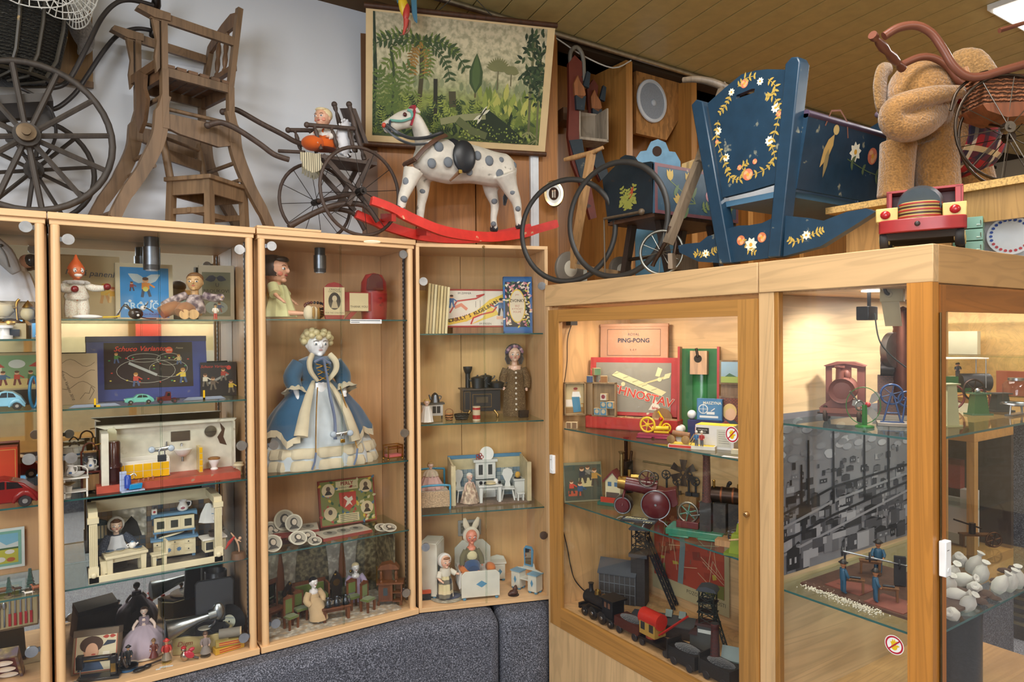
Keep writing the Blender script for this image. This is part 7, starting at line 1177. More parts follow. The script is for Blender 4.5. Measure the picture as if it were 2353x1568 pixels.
for i,(x,zz,m_)in enumerate(((-15,0,'paper:3a5070'),(15,0,'paper:8a6038'),(-2,17,'paper:5a7a58'))):c=solo('picture_cube',['left','right','upper'][i]+' of three picture cubes stacked above the puzzle boxes','cube',P0+Mx.Rotation(RZ,3,'Z')@V((x*.0021,.02,zz*.0021)),RZ+i*.3,.0021,'paper:b09a74','picture cubes of the puzzle',bv=.8);c.box(0,0,0,16,16,16).rect(-7,7,1,15,-8.3,m_)
solo('cube_shelf','thin wooden block carrying the stacked picture cubes','block',V((P0.x,P0.y,ZTR)),RZ,1,'wood:8f7552').bx(-.055,.055,.008,.03,0,P0.z-ZTR-.0006)
for i,x in enumerate((1300,1313)):P=pt(x,986);c=solo('picture_cube',('left','right')[i]+' of two picture cubes lying at the left end of the shelf','cube',P+V((.02,0,0)),R(-50),mpp(P),'paper:c8b088','picture cubes of the puzzle',bv=.6);c.box(0,0,0,13,13,15).rect(-5,5,1,14,-6.8,'paper:7a5a3c')
P=PX(1612,960,2.3);P.z=z+.0005;u=mpp(P);t=T('marble_drop_box','tall green-backed wooden game box with a holed wooden block hanging in it','game',P,R(-60),u,rx=R(-3));t.part('back_board','gloss:2f6a3c').bx(-42,42,22,25,0,196);t.part('side_board','wood:9a7450').bx(-46,-42,0,25,0,200);t.part('side_board','wood:9a7450').bx(42,46,0,25,0,200);t.part('red_edge','paint:a83030').bx(-47,-42,-1,0,0,200).bx(42,47,-1,0,0,200);t.part('green_trough','gloss:2f7a44').lathe([(18,0),(18,140)],0,24,2,sy=.5)
b=t.part('holed_block','wood:c49a74').bx(-18,20,-4,20,136,190);b.disc(0,172,9,-4.4,'matte:2a2018',n=20);t.part('ball_tube','metal:4a4038:.4').tube([(0,-4,176),(-4,-4,196)],3)
for px,py,w,h,sc,lab in((1676,884,46,56,0,'small framed mountain landscape at the right end of the top shelf'),(1678,992,54,106,1,'picture of a blond boy before a brick wall under the framed landscape')):
 P=PX(px,py,2.2 if sc else 2.22);P.z=P.z if not sc else z+.0005;u=mpp(P);t=T('framed_picture',lab,'picture',P,R(-64),u,rx=R(-4));f=t.part('frame','wood:6a5438' if not sc else 'wood:7a6048').bx(-w/2,w/2,0,3,0,h);c=t.part('print','paper:7a94a4');c.rect(-w/2+4,w/2-4,4,h-4,-.3,None if not sc else 'brick:8a4a3c')
 if not sc:c.flat([(-19,22),(-4,44),(6,32),(14,46),(19,40),(19,10),(-19,10)],-.5,'paper:7c94a0').rect(-19,19,4,18,-.6,'paper:8a9a50').flat([(-10,18),(0,26),(16,18)],-.7,'paper:3a5a44');t.part('stand','wood:7a6048').bx(-20,20,4,14,-110,0)
 else:c.disc(-2,70,16,-.8,'paper:d4b878',19).disc(0,64,12,-1,'paper:d8b090',14).flat([(-24,6),(-20,48),(4,54),(22,40),(24,6)],-.7,'paper:3a4a58').flat([(-16,14),(2,6),(14,26),(-6,32)],-1,'paper:b8a888')
P2=PX(1630,967,2.15);Pb=V((P2.x,P2.y,z+.0005));u=mpp(P2);hb_=(P2.z-z-.0012)/u;t=T('blue_box','dark blue box under the blue machine kit box','box',Pb,R(-62),u);t.part('box_body','paint:1c2a5c',bv=.6).bx(-50,30,0,26,0,hb_)
carton('machine_kit_box','blue box printed with a white machine drawing and white lettering',P2,R(-62),u,58,50,22,'paper:3a6894',lean=3,prt=lambda c,y:c.rect(-27,27,2,48,y,'paper:4a80ac').text('MASZYNA',6,40,9,y-.2,'paper:dcd8c8',bold=.02).disc(-14,26,11,y-.2,'paper:dce0e0').disc(-14,26,9,y-.3,'paper:4a80ac').line([(-24,26),(-4,26)],1,y-.4,'paper:dce0e0').line([(-14,16),(-14,36)],1,y-.4,'paper:dce0e0').rect(-6,12,14,20,y-.4,'paper:dce0e0').rect(-22,20,6,11,y-.4,'paper:dce0e0').line([(4,22),(12,28)],2,y-.4,'paper:dce0e0'))
for i,(x,y,lab)in enumerate(((1598,952,'white table tennis ball beside the blue machine kit box'),(1560,992,'white table tennis ball behind the toy farm scene'),(1575,988,'white table tennis ball touching the dark blue box'))):P=pt(x,y+6 if i else 992);u=mpp(P);P=P+V((.006,0,0))if i else P2+Mx.Rotation(R(-62),3,'Z')@V((-39*u,12*u,.0003));solo('table_tennis_ball',lab,'ball',P,0,u,'paint:e8e6e0:.5','table tennis balls').ball(0,0,9.5,9.5);
P=pt(1628,1034);u=mpp(P);t=T('white_kit_box','white cardboard kit box with a yellow printed lid and paper label','box',P+V((.025,-.006,0)),R(-66),u);b=t.part('box_body','paper:dcd8d2').bx(-44,44,0,44,0,54);b.rect(6,38,6,46,-.3,'paper:c8c4b4').rect(-42,-12,34,48,-.3,'paper:2c2824').text('STRUJALNA',-27,43,4.4,-.5,'paper:d8d4cc').text('MAŠINA',-27,37.5,4.4,-.5,'paper:d8d4cc');t.part('lid_print','paper:d8c030').bx(-43,43,1,43,54,55)
for k in range(6):b.line([(10,40-5*k),(34,40-5*k)],.7,-.5,'paper:6a665c')
P=pt(1498,1008);u=mpp(P);t=T('yellow_stirling_toy','bright yellow plastic flywheel engine on a dark pink base','toy engine',P+V((.01,0,0)),R(-58),u);t.part('base','gloss:8a2440:.3',bv=1).bx(-36,36,-10,14,3,10).bx(-38,-2,-12,16,0,4).bx(4,38,-12,16,0,4);YP='gloss:e0b814:.3';w=t.part('flywheel',YP);wheel(w,-14,0,30,19,rim=2.6,ns=6,sp=1.5,hr=4,hl=12);w=t.part('small_wheel',YP);wheel(w,28,8,24,11,rim=1.6,ns=4,sp=1,hr=2,hl=6);t.part('cylinder',YP).tube([(-4,4,22),(34,4,24)],5).tube([(0,4,14),(34,4,14)],3);t.part('arm',YP).tube([(12,6,26),(20,6,44),(10,4,62),(8,4,58)],[3,3,2,1.4]);t.part('red_knob','gloss:b02c24').ball(16,4,44,5)
P=pt(1578,1034);u=mpp(P);t=T('toy_farm_scene','card toy farm scene with yellow ground, red walls and an ox cart','toy',P,R(-62),u);t.part('ground','paper:dcd4c4').bx(-54,54,-2,40,0,8).bx(-50,50,0,38,8,8.6,'paper:dcc040');t.part('back_wall','paper:c8523c').bx(0,52,36,38,8,46).rect(24,52,8,40,35.8,'paper:dcb838');t.part('side_text','paper:c83c30').rect(-52,0,1,7,-2.4)
c=T('ox_cart','brown wooden ox cart standing on the toy farm scene','toy cart',P+Mx.Rotation(R(-62),3,'Z')@V((-22*u,16*u,9.2*u)),R(-62),u);c.part('cart_body','wood:8a5c34').tube([(-20,0,24),(20,0,20)],7);
for x in(-22,12):dwheel(c.part('wheel','wood:9a7440'),x,-8,10,10,3,'wood:9a7440')
c.part('ladder','wood:a88440').tube([(18,-12,0),(32,-6,26)],1).tube([(24,-12,0),(38,-6,26)],1)
for x,a,lab in((20,'paint:3a6a94','tiny farm figure in blue on the toy farm scene'),(32,'paint:a83430','tiny farm figure in red on the toy farm scene')):smallfig('farm_figure',lab,'figurine',P+Mx.Rotation(R(-62),3,'Z')@V((x*u,10*u,9*u)),R(-62),34,u,'skin:d8b090',a,'paint:5a5a60','paint:c8c4b8')
P=PX(1672,962,2.2);P.z=z+.0005;u=mpp(P);t=T('toy_brick_arch','dark red toy brick arch beside the blue machine kit box','toy bricks',P,R(-62),u);t.part('arch','paint:8a3830').prism([(-18,0),(-18,34),(18,34),(18,0),(8,0),(8,12),(0,18),(-8,12),(-8,0)],0,14);t.part('roof','paint:8a3830').prism([(-20,34),(0,50),(20,34)],0,14)
P=pt(1680,1052);solo('paper_sheet','white paper slip lying at the right front of the top shelf','paper',P,R(-72),mpp(P),'paper:e8e8ea').bx(-22,22,-2,12,0,.5)
P=PX(1690,1036,2.0);P.z=z+.0005;solo('cream_block','cream paper block at the right end of the top shelf','block',P,R(-66),mpp(P),'paper:cfc4a4').bx(-10,10,0,16,0,10)
def sticker(P,u,rz,lab):
 t=T('no_touch_sticker',lab,'sticker',P,rz,u);c=t.part('disc','gloss:eceae8');c.disc(0,0,19,0,n=36);rg=t.part('red_ring','gloss:b02438');vs=[]
 for i in range(36):a=2*PI*i/36;vs+=[(17.5*cos(a),-.2,17.5*sin(a)),(14.2*cos(a),-.2,14.2*sin(a))]
 rg.add(vs,[(2*i,(2*i+2)%72,(2*i+3)%72,2*i+1)for i in range(36)])
 h=t.part('hand_sign','gloss:e0b820');h.disc(0,-4,6,-.3,None,6.5,16)
 for a,l in((128,9),(105,12),(86,12.5),(66,11),(20,8)):h.leaf(3.4*cos(R(a)),-3+2.6*sin(R(a)),l,2,a,-.32);h.line([(3*cos(R(a)),-3+2*sin(R(a))),(l*.95*cos(R(a)),-2+l*.95*sin(R(a)))],2.6,-.34)
 t.part('slash','gloss:b02438').line([(-10.5,-10.5),(10.5,10.5)],2.6,-.6)
P=PX(1682,999,1.9055);sticker(P,mpp(P),-PI/2,'round no-touching sticker with a yellow hand on the steam engine bay door');P=PX(2055,1483,1.9045);sticker(P,mpp(P)*1.15,-PI/2,'round no-touching sticker with a yellow hand on the corner bay glass')
z=.676;P=PY(1336,1155,2.44);P.z=z+.0005;u=mpp(P)
def pr(c,y):
 c.rect(-44,44,4,84,y,'paper:3e4438').rect(-10,24,34,54,y-.2,'paper:b8a878').rect(-36,-6,14,26,y-.2,'paper:a84a2c');
 for x_,z_,s_,a in((-2,40,42,'paper:2a2c34'),(12,46,38,'paper:7a7468'),(28,34,44,'paper:a87c34'),(-28,18,34,'paper:b8402c'),(-8,8,40,'paper:2f4a6a')):man(c,x_,z_,s_,y-.4,'paper:d0a078',a,'paper:3a342c')
carton('painted_board','framed dark painted board of people around a table at the left of the middle shelf',P,R(-22),u,92,90,5,'paper:7a7458',lean=8,prt=pr)
P=PX(1406,1110,2.3);P.z=z+.0005;u=mpp(P);t=T('upright_boiler','tall dark upright toy boiler with a thin chimney behind the tin house','toy engine',P,RZ,u);t.part('boiler','metal:3a2c24:.4').cyl((0,0,0),(0,0,70),15,n=22).lathe([(16,0),(16,3)]);t.part('chimney','metal:3a241e:.4').cyl((0,0,70),(0,0,118),4).lathe([(5,116),(7,122),(0,122)]);t.part('whistle','metal:6a5040:.4').tube([(-10,0,70),(-12,0,86)],2).tube([(10,0,70),(13,0,92)],3)
P=pt(1390,1166);u=mpp(P);t=T('tin_mill_house','cream tin toy house with a red roof on a green tin base','toy house',P+V((.045,0,0)),R(-62),u);t.part('base','gloss:2f5a4a:.3',bv=1).bx(-34,40,-10,30,0,8);t.part('fence','gloss:b03c28').bx(-26,30,-9,-7,8,20);t.part('house','gloss:cfc4a0').prism([(-18,8),(-18,58),(0,76),(18,58),(18,8)],2,28).rect(-12,-3,44,54,1.7,'paint:4a6a8a').rect(4,13,44,54,1.7,'paint:4a6a8a').rect(-16,16,10,30,1.7,'paint:5a4a40');t.part('roof','gloss:6a2c2c').prism([(-24,56),(0,82),(24,56),(22,52),(0,76),(-22,52)],-2,32)
P=pt(1482,1192);u=mpp(P);t=T('toy_steam_roller','dark red toy steam roller with a big rear wheel and brass smokebox','toy steam roller',P+V((.05,.03,0)),R(-52),u)
t.part('boiler',MAR).tube([(-52,0,72),(-10,0,66),(20,0,62)],[17,17,20],n=22);t.part('smokebox','metal:b08a48:.3').tube([(-70,0,74),(-52,0,72)],[15,17],n=22);t.part('cab',MAR,bv=1).prism([(16,28),(12,66),(40,62),(64,68),(70,34),(60,26)],-18,20);dwheel(t.part('rear_wheel',MAR),20,-24,32,32,14,MAR,STEEL,.1);dwheel(t.part('rear_wheel',MAR),20,26,32,32,14,MAR)
t.part('wheel_rim',STEEL).tube([(20+32.4*cos(a),-31,32+32.4*sin(a))for a in[2*PI*i/40 for i in range(40)]],1.5,n=6,closed=True);dwheel(t.part('front_roller','metal:8a8c90:.35'),-58,0,22,22,34,'metal:8a8c90:.35',MAR,.85);t.part('fork',MAR).tube([(-58,-20,22),(-56,-14,44),(-54,0,58)],3);w=t.part('flywheel','metal:7a7068:.35');wheel(w,0,-22,90,20,rim=2,ns=6,sp=1.4,hr=4,hl=10,ms=MAR);t.part('cylinder',BRASS).tube([(-40,0,88),(-20,0,88)],6).cyl((-44,0,84),(-44,0,104),4);t.part('chimney','metal:a08a60:.4').cyl((-62,0,88),(-62,0,142),4,5).lathe([(5,140),(8,146),(0,146)],-62,0,0)
P=pt(1452,1208);u=mpp(P);s0=solo('leaflet','black leaflet with white script title lying before the steam roller','leaflet',P+V((.012,.02,0)),R(-58),u,'paper:1c1e28');s0.bx(-40,44,0,46,0,.6);s0.at(0,0,0,rx=-90).text('Electric',-8,36,18,-.8,'paper:d8cfa4',bold=.03,shear=.2).text('1971',26,8,12,-.8,'paper:d8cfa4',bold=.03).rect(-36,40,16,28,-.7,'paper:5a6268').at()
P=pt(1568,1244);u=mpp(P);t=T('toy_steam_plant','toy steam engine with a tall brick chimney on a green tin base','toy steam engine',P+V((.04,0,0)),R(-62),u)
t.part('base','gloss:2a7058:.25',bv=2).bx(-66,66,-10,60,3,18).bx(-58,-10,-14,64,0,5).bx(10,60,-14,64,0,5);t.part('engine_bed',MAR,bv=1).bx(-44,8,6,40,18,34);w=t.part('flywheel','metal:8a8478:.4');wheel(w,-18,16,54,26,rim=3,ns=6,sp=1.6,hr=4,hl=14,ms='paint:4a7a6a');dwheel(w,-18,16,54,2,22,STEEL)
t.part('firebox','brick:2a2826').bx(12,38,2,24,18,84).bx(42,70,6,50,18,84);t.part('chimney','brick:6a3830').lathe([(11,84),(9,140),(8,190),(9.5,192),(9.5,197),(0,197)],26,14,0,n=20);t.part('boiler','metal:3a2e28:.35').tube([(34,28,100),(104,34,100)],19,n=24);t.part('boiler_band','metal:7a4830:.4').tube([(56,30,100),(60,30,100)],19.8,n=24).tube([(82,32,100),(86,32,100)],19.8,n=24);t.part('boiler_house','brick:242220').bx(74,104,16,52,18,84);t.part('safety_valve',BRASS).cyl((40,26,116),(40,26,130),3).ball(40,26,132,3.5).cyl((94,32,118),(94,32,128),3);t.part('piston',STEEL).tube([(-10,10,48),(14,8,54)],2)
P=PX(1545,1146,2.3);P.z=z+.0005;u=mpp(P);t=T('toy_workshop','row of small dark toy workshop machines on a wooden board behind the steam roller','toy machine',P,R(-66),u);t.part('board','wood:8a6840').bx(-50,60,-6,20,0,24)
for i,(x,h_)in enumerate(((-40,50),(-12,62),(14,44),(40,66),(56,50))):t.part('machine_stand',IRON).cyl((x,4,24),(x,4,24+h_*.6),2.4).box(x,4,24,14,10,8);w=t.part('machine_wheel',IRON);wheel(w,x,0,24+h_*.7,11,rim=1.4,ns=5,sp=1,hr=2.4,hl=6)
t.part('line_shaft','metal:8a7c5c:.4').cyl((-70,4,92),(60,4,84),2);w=t.part('windmill','metal:5a5450:.4')
for k in range(6):w.at(30,-4,76,ry=60*k).prism([(-3,4),(-9,30),(9,30),(3,4)],0,1)
w.at()
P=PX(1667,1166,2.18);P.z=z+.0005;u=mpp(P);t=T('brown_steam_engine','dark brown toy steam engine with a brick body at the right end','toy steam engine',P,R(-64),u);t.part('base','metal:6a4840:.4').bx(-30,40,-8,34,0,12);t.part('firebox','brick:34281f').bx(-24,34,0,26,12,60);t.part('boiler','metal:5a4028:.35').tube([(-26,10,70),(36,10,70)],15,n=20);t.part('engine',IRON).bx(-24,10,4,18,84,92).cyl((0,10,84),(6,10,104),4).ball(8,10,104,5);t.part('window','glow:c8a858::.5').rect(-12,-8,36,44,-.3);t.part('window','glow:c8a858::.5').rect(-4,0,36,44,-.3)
P=pt(1655,1256);u=mpp(P);t=T('motor_board','wooden board with a blue toy electric motor and flywheel','toy motor',P+V((.02,-.03,0)),R(-66),u);t.part('board','wood:b08458').bx(-46,50,0,44,0,14);t.part('motor','gloss:1e3a74:.3').tube([(4,20,52),(34,20,52)],[14,15],n=20);t.part('coil','metal:b8a890:.4').tube([(12,20,52),(20,20,52)],15.4,n=20);t.part('motor_plate',STEEL).bx(-18,30,6,30,34,37);w=t.part('flywheel',IRON);wheel(w,0,4,26,18,rim=2,ns=5,sp=1.4,hr=4,hl=10);t.part('blue_block','paint:1c2c58').bx(4,24,-1,10,14,22)
P=pt(1684,1288);u=mpp(P);t=T('green_toy_mill','lime green tin toy mill at the right front of the middle shelf','toy mill',P+V((.0,.012,0)),R(-68),u);t.part('base','gloss:6a7c24').bx(-32,34,-6,34,0,6);t.part('mill_body','gloss:7a8a28').box(2,14,6,46,34,44,tx=.75,ty=.75).box(-4,20,50,12,8,22,tx=.5);t.part('stick','wood:b89864').tube([(-18,-8,38),(26,-8,48)],2.4)
z=.186;P=PX(1582,1468,2.366);P.z=.30;u=mpp(P)
t=T('relief_map','red and green printed town map poster on the back wall of the mine bay','poster',P,-PI/2,u);c=t.part('sheet','paper:a89c78').bx(-112,116,-1,1,-34,204);c.rect(-106,104,0,200,-1.3,'paper:9c3c28');rn=random.Random(11)
for k in range(46):x_,z_,w_,h_=-106+195*rn.random(),170*rn.random(),10+26*rn.random(),8+24*rn.random();c.flat([(x_,z_),(min(104,x_+w_),z_+4),(min(104,x_+w_*.8),z_+h_),(x_-2 if x_>-100 else x_,z_+h_*.8)],-1.5-.05*(k%5),('paper:9c3c28','paper:a8482c','paper:6a6a38','paper:7c3020','paper:b09838','paper:8c3422')[k%6])
for k in range(26):x_=-106+200*rn.random();z_=200*rn.random();a=rn.choice((80,100,12,-30));l=40+60*rn.random();X_,Z_=x_+l*cos(R(a)),z_+l*sin(R(a));c.line([(x_,z_),(max(-105,min(103,X_)),max(1,min(199,Z_)))],1.1,-1.9,'paper:c8b490')
c.flat([(-30,0),(-14,0),(-6,90),(-22,200),(-36,200),(-22,90)],-2,'paper:6e8084').flat([(40,0),(104,0),(104,30),(70,26)],-2.1,'paper:6a6c30').text('POZORUHODNOSTI',52,-12,12,-1.4,'paper:4a4234').text('PRAHY',62,-26,12,-1.4,'paper:4a4234')
for k in range(16):lf=t.part('standing_flap','paper:5a4834');x_,z_=-60+140*rn.random(),60+120*rn.random();lf.at(x_,-2,z_,rz=35).leaf(0,0,26,7,-50,0).at()
SL='paint:3c4048:.6';HB='tile:34302f:.6:2c2827'
def gable(t,x,y,w,d,h,rf,m,rm,zz=0,al='x'):t.part('walls',m).bx(x-w/2,x+w/2,y-d/2,y+d/2,zz,zz+h).prism([(-d/2,zz+h),(0,zz+h+rf),(d/2,zz+h)],x-w/2,x+w/2,m,ax='x')if 0 else t.part('walls',m).prism([(y-d/2,zz),(y-d/2,zz+h),(y,zz+h+rf),(y+d/2,zz+h),(y+d/2,zz)],x-w/2,x+w/2,ax='x');t.part('roof',rm).prism([(y-d/2-3,zz+h-2),(y-d/2-3,zz+h+1),(y,zz+h+rf+3),(y+d/2+3,zz+h+1),(y+d/2+3,zz+h-2),(y,zz+h+rf)],x-w/2-3,x+w/2+3,ax='x')
def lattice(m,pts,w,n,r):
 A,B=V(pts[0]),V(pts[1]);D=B-A;t_=D.normalized();a=t_.cross(V((0,1,0))).normalized()*w/2;b=V((0,w/2,0));cs=[a+b,a-b,-a-b,-a+b]
 for c_ in cs:m.tube([A+c_,B+c_],r,n=4)
 for i in range(n):
  for j in range(4):p,q_=(cs[j],cs[(j+1)%4]);m.tube([A+D*i/n+p,A+D*(i+1)/n+q_],r*.6,n=4).tube([A+D*i/n+q_,A+D*(i+1)/n+p],r*.6,n=4)
P=pt(1432,1432);P.x=2.2;P.y=PX(1432,1432,2.2).y;u=mpp(P);t=T('toy_mine_hall','half-timbered toy mine hall with a grey roof and lattice headframe tower','toy building',P,R(-58),u)
gable(t,-24,20,84,46,66,26,HB,SL);fr_=t.part('timber_frame','paint:6a7078')
for k in range(8):fr_.bx(-66+k*12,-64.6+k*12,-3.8,-3,0,66)
for zz in(22,44,64):fr_.bx(-66,18,-3.8,-3,zz,zz+1.6)
t.part('tower_house',HB).bx(8,40,0,40,0,112);t.part('tower_cap',SL).bx(4,46,-4,44,110,118);hf=t.part('headframe','paint:20242c')
for x in(10,42):
 for y in(2,38):hf.tube([(x,y,116),(x,y,176)],1.4,n=4)
for zz in(116,136,156):
 for y in(2,38):hf.tube([(10,y,zz),(42,y,zz+20)],.9,n=4).tube([(42,y,zz),(10,y,zz+20)],.9,n=4).tube([(10,y,zz),(42,y,zz)],1.2,n=4)
for y in(8,30):wheel(hf,26,y,150,10,rim=1.2,ns=6,sp=.7,hr=2,hl=4)
t.part('headframe_roof',SL).prism([(4,174),(12,182),(40,184),(50,176),(48,172),(6,171)],-4,44);st=t.part('stay_girder','paint:20242c')
for y in(4,36):lattice(st,((40,y,150),(104,y,2)),6,12,1)
for k in range(5):st.tube([(48+k*13,4,130-k*30),(48+k*13,36,130-k*30)],.9,n=4)
P=pt(1462,1452);u=mpp(P);t=T('toy_shed','low grey-roofed toy shed between the mine hall and the train','toy building',P+V((.07,.0,0)),R(-60),u);t.part('walls',HB).bx(-30,30,0,40,0,14);t.part('roof',SL).bx(-33,33,-3,43,14,17);t.part('skylight','paint:6a747c').box(6,14,17,32,20,3)
P=pt(1540,1490);u=mpp(P);t=T('toy_brick_factory','brick toy factory hall with roof lights behind the crane wagon','toy building',P+V((.08,.05,0)),R(-60),u);gable(t,0,26,84,56,30,12,'brick:3c302c','paint:464444')
for x in(-18,14):t.part('roof_light','paint:6a7a74').prism([(12,44),(22,58),(34,48)],x-8,x+8,ax='x')
P=pt(1600,1512);u=mpp(P);t=T('toy_pit_head','toy pit-head house with a small dark lattice winding tower','toy building',P+V((.06,0,0)),R(-62),u);t.part('house','paint:4a4c4c').bx(-22,22,0,30,0,62).bx(-40,-22,4,26,0,36);t.part('roof','paint:4a3230').bx(-26,26,-3,34,62,68).prism([(-44,36),(-30,46),(-22,46),(-22,36)],2,28);t.part('name_board','paint:c8ccc8').bx(-20,12,-1,0,46,54);tw=t.part('winding_tower','paint:1f2622');lattice(tw,((0,14,68),(0,14,146)),34,5,1.4);lattice(tw,((8,6,130),(52,-6,2)),7,10,1)
for zz in(92,116):tw.bx(-22,22,-2,30,zz,zz+2)
wheel(tw,0,10,132,12,rim=1.2,ns=6,sp=.7,hr=2,hl=4);t.part('tower_roof',SL).prism([(-24,144),(-18,152),(0,156),(18,152),(24,144)],-4,32)
P=pt(1635,1556);u=mpp(P);t=T('toy_chimney','tall dark red round toy factory chimney on a grey stone foot','toy chimney',P+V((.02,.0,0)),R(-60),u);t.part('foot','paint:5a5450').box(0,0,0,34,30,18,tx=.8,ty=.8);t.part('shaft','brick:5c201c').lathe([(12,18),(8.5,112),(9.5,114),(9.5,120),(0,120)],n=20)
P=PX(1690,1554,2.05);P.z=z+.0005;u=mpp(P);t=T('toy_boiler_house','small dark red toy boiler house with a pale grey roof right of the chimney','toy building',P,R(-60),u);gable(t,6,20,70,44,36,22,'paint:4a2420','paint:6a7a78');t.part('lean_to_roof','paint:7a8480').prism([(-44,18),(-26,30),(-26,26),(-44,14)],0,30)
def rail(px,py,dx,lab,name,u_=None,rz_=-46):P=V((1.968,px,z+.0005));u=.00195;return T(name,lab,'toy train',P,-PI/2,u),P,u
t,P,u=rail(2.285,0,0,'black toy steam locomotive at the left front of the mine bay','toy_locomotive',rz_=-66);BL_='gloss:171718:.3'
t.part('boiler',BL_).tube([(-56,8,40),(16,8,40)],15,n=20);t.part('cab',BL_,bv=1).bx(14,48,-10,26,16,58);t.part('cab_roof',BL_).bx(8,54,-14,30,58,62);t.part('cab_window','matte:6a4a38').rect(22,30,42,54,-10.4);t.part('cab_window','matte:6a4a38').rect(34,42,42,54,-10.4);t.part('chimney',BL_).lathe([(7,52),(5,60),(5,68),(7,72),(0,72)],-44,8,0);t.part('dome',BRASS).lathe([(8,52),(7,62),(0,66)],-20,8,0).lathe([(6,52),(6,58),(0,61)],2,8,0);t.part('running_board',BL_).bx(-62,52,-12,28,16,21);t.part('buffer_beam',BL_).bx(-66,-60,-12,28,12,24)
for x,r_ in((-46,10),(-18,14),(14,14),(42,10)):dwheel(t.part('wheel',BL_),x,-10,r_,r_,5,BL_,STEEL,.3)
t,P,u=rail(2.105,0,0,'brown toy coal wagon coupled behind the black locomotive','toy_wagon',rz_=-66);t.part('wagon_body','paint:4a2018').bx(-38,38,-10,28,14,34);t.part('coal_load','fur:2a2c30').ball(0,9,33,36,17,5)
for x in(-24,24):dwheel(t.part('wheel',IRON),x,-8,8,8,5,IRON);dwheel(t.part('wheel',IRON),x,26,8,8,5,IRON)
t,P,u=rail(1.945,0,0,'toy crane wagon with a red-roofed yellow cabin and red jib','toy_crane_wagon',rz_=-66);t.part('flat_bed',BL_).bx(-46,40,-10,28,12,18);t.part('cabin','paint:a8843c').bx(-44,0,-8,24,24,56);t.part('cabin_window','matte:2a2622').rect(-40,-28,34,50,-8.3);t.part('cabin_window','matte:2a2622').rect(-16,-4,34,50,-8.3);t.part('cabin_roof','gloss:b82c20').tube([(-48,8,56),(4,8,56)],17,n=18);t.part('turntable','paint:a04028').cyl((-22,8,18),(-22,8,24),14);t.part('jib','gloss:a82820').tube([(0,4,30),(62,20,86)],2.2,n=6).tube([(0,12,30),(62,22,86)],2.2,n=6)
for x in(-36,30):dwheel(t.part('wheel',IRON),x,-8,7,7,5,IRON)
for px,py,lab in((1.79,0,'dark toy coal wagon filled with black coal at the front of the mine bay'),(1.645,0,'last dark toy wagon at the right front of the mine bay')):
 t,P,u=rail(px,py,.03,lab,'toy_wagon',rz_=-66);t.part('wagon_body','paint:1e1c1c').bx(-34,34,-10,28,8,34);t.part('coal_load','fur:222428').ball(0,9,33,31,17,6);t.part('end_board','paint:24211f').bx(-37,-34,-11,29,6,44);dwheel(t.part('wheel',IRON),-20,-8,8,8,5,IRON);dwheel(t.part('wheel',IRON),20,-8,8,8,5,IRON)
cb_=solo('black_cable','thin black cable hanging down the left wall of the mine bay','cable',(0,0,0),0,1,'paint:1a1a1a');cb_.tube([PY(x,y,2.515)for x,y in((1295,1224),(1304,1262),(1311,1300),(1322,1335),(1350,1364),(1378,1372))],.003,n=6,k=5)
t=T('hanging_plug','small black plug with twisted wire at the top left of the steam engine bay','cable',PY(1310,742,2.515),0,1);t.part('plug','paint:2a2a28').bx(-.02,.02,-.03,.005,-.012,.012);t.part('wire','paint:2c2622').tube([V((0,-.01,-.01)),PY(1304,780,2.51)-t.o.location,PY(1303,830,2.51)-t.o.location,PY(1297,878,2.515)-t.o.location],.0022,n=6,k=5)
z=1.16;P=pt(1936,972);P=PX(1936,972,2.08);P.z=z+.0005;u=mpp(P);RS='worn:6e3c32:.6:8a7068';t=T('rusty_locomotive','rust-red old tin locomotive seen from the front on the corner bay shelf','toy locomotive',P,R(-64),u)
t.part('boiler',RS).at(0,0,74).lathe([(0,0),(22,2),(28,8),(28,-0)],0,-8,0,ax='y').at().tube([(0,-6,74),(0,10,74),(0,80,74)],[26,29,29],n=26).ball(0,-6,74,26,6,26);t.part('chimney',RS).lathe([(9,98),(8,124),(11,126),(11,130),(8,130),(0,120)],-6,6,0);t.part('dome',RS).ball(6,34,106,9,9,14);cb=t.part('cab',RS);cb.prism([(-40,40),(-40,128),(-20,134),(20,134),(42,128),(42,40),(26,40),(26,122),(14,124),(14,90),(-16,90),(-16,124),(-28,122),(-28,40)],66,70).prism([(-46,128),(-20,137),(20,137),(46,128),(42,126),(0,133),(-42,126)],60,110).bx(-42,-40,68,110,34,128).bx(40,42,68,110,34,128)
t.part('saddle',RS).prism([(-48,34),(-24,52),(24,52),(42,34)],0,40);t.part('frame',RS).bx(-46,44,-8,90,28,34).bx(-36,34,0,80,14,28);t.part('buffer_plate','worn:7a4434:.6:a89080').prism([(-46,22),(-48,34),(44,34),(40,22)],-10,-6)
for x in(-36,34):
 for y in(8,60):dwheel(t.part('wheel','metal:5a4a40:.6'),x,y,20,20,9,'metal:5a4a40:.6','metal:4a3c34:.6',.3,ax='x')
t.part('axle','metal:4a3c34:.6').tube([(-54,8,20),(50,8,20)],2.4)
P=PX(1987,991,2.03);P.z=z+.0005;u=mpp(P);t=T('toy_fan','toy fan with a green wire guard and grey blades on a green stand','toy fan',P,R(-20),u);GN='gloss:2a6a2c:.25';t.part('foot',GN).lathe([(20,0),(20,4),(14,6),(0,6)],n=26);t.part('stand',GN,bv=.6).box(0,0,6,9,7,46);t.part('wire_guard',GN).at(0,4,50,rz=-30).tube([(36*cos(a),0,42*sin(a))for a in[2*PI*i/36 for i in range(36)]],1,n=6,closed=True).at();t.part('hub','paint:a02424').ball(8,0,52,6,8,6)
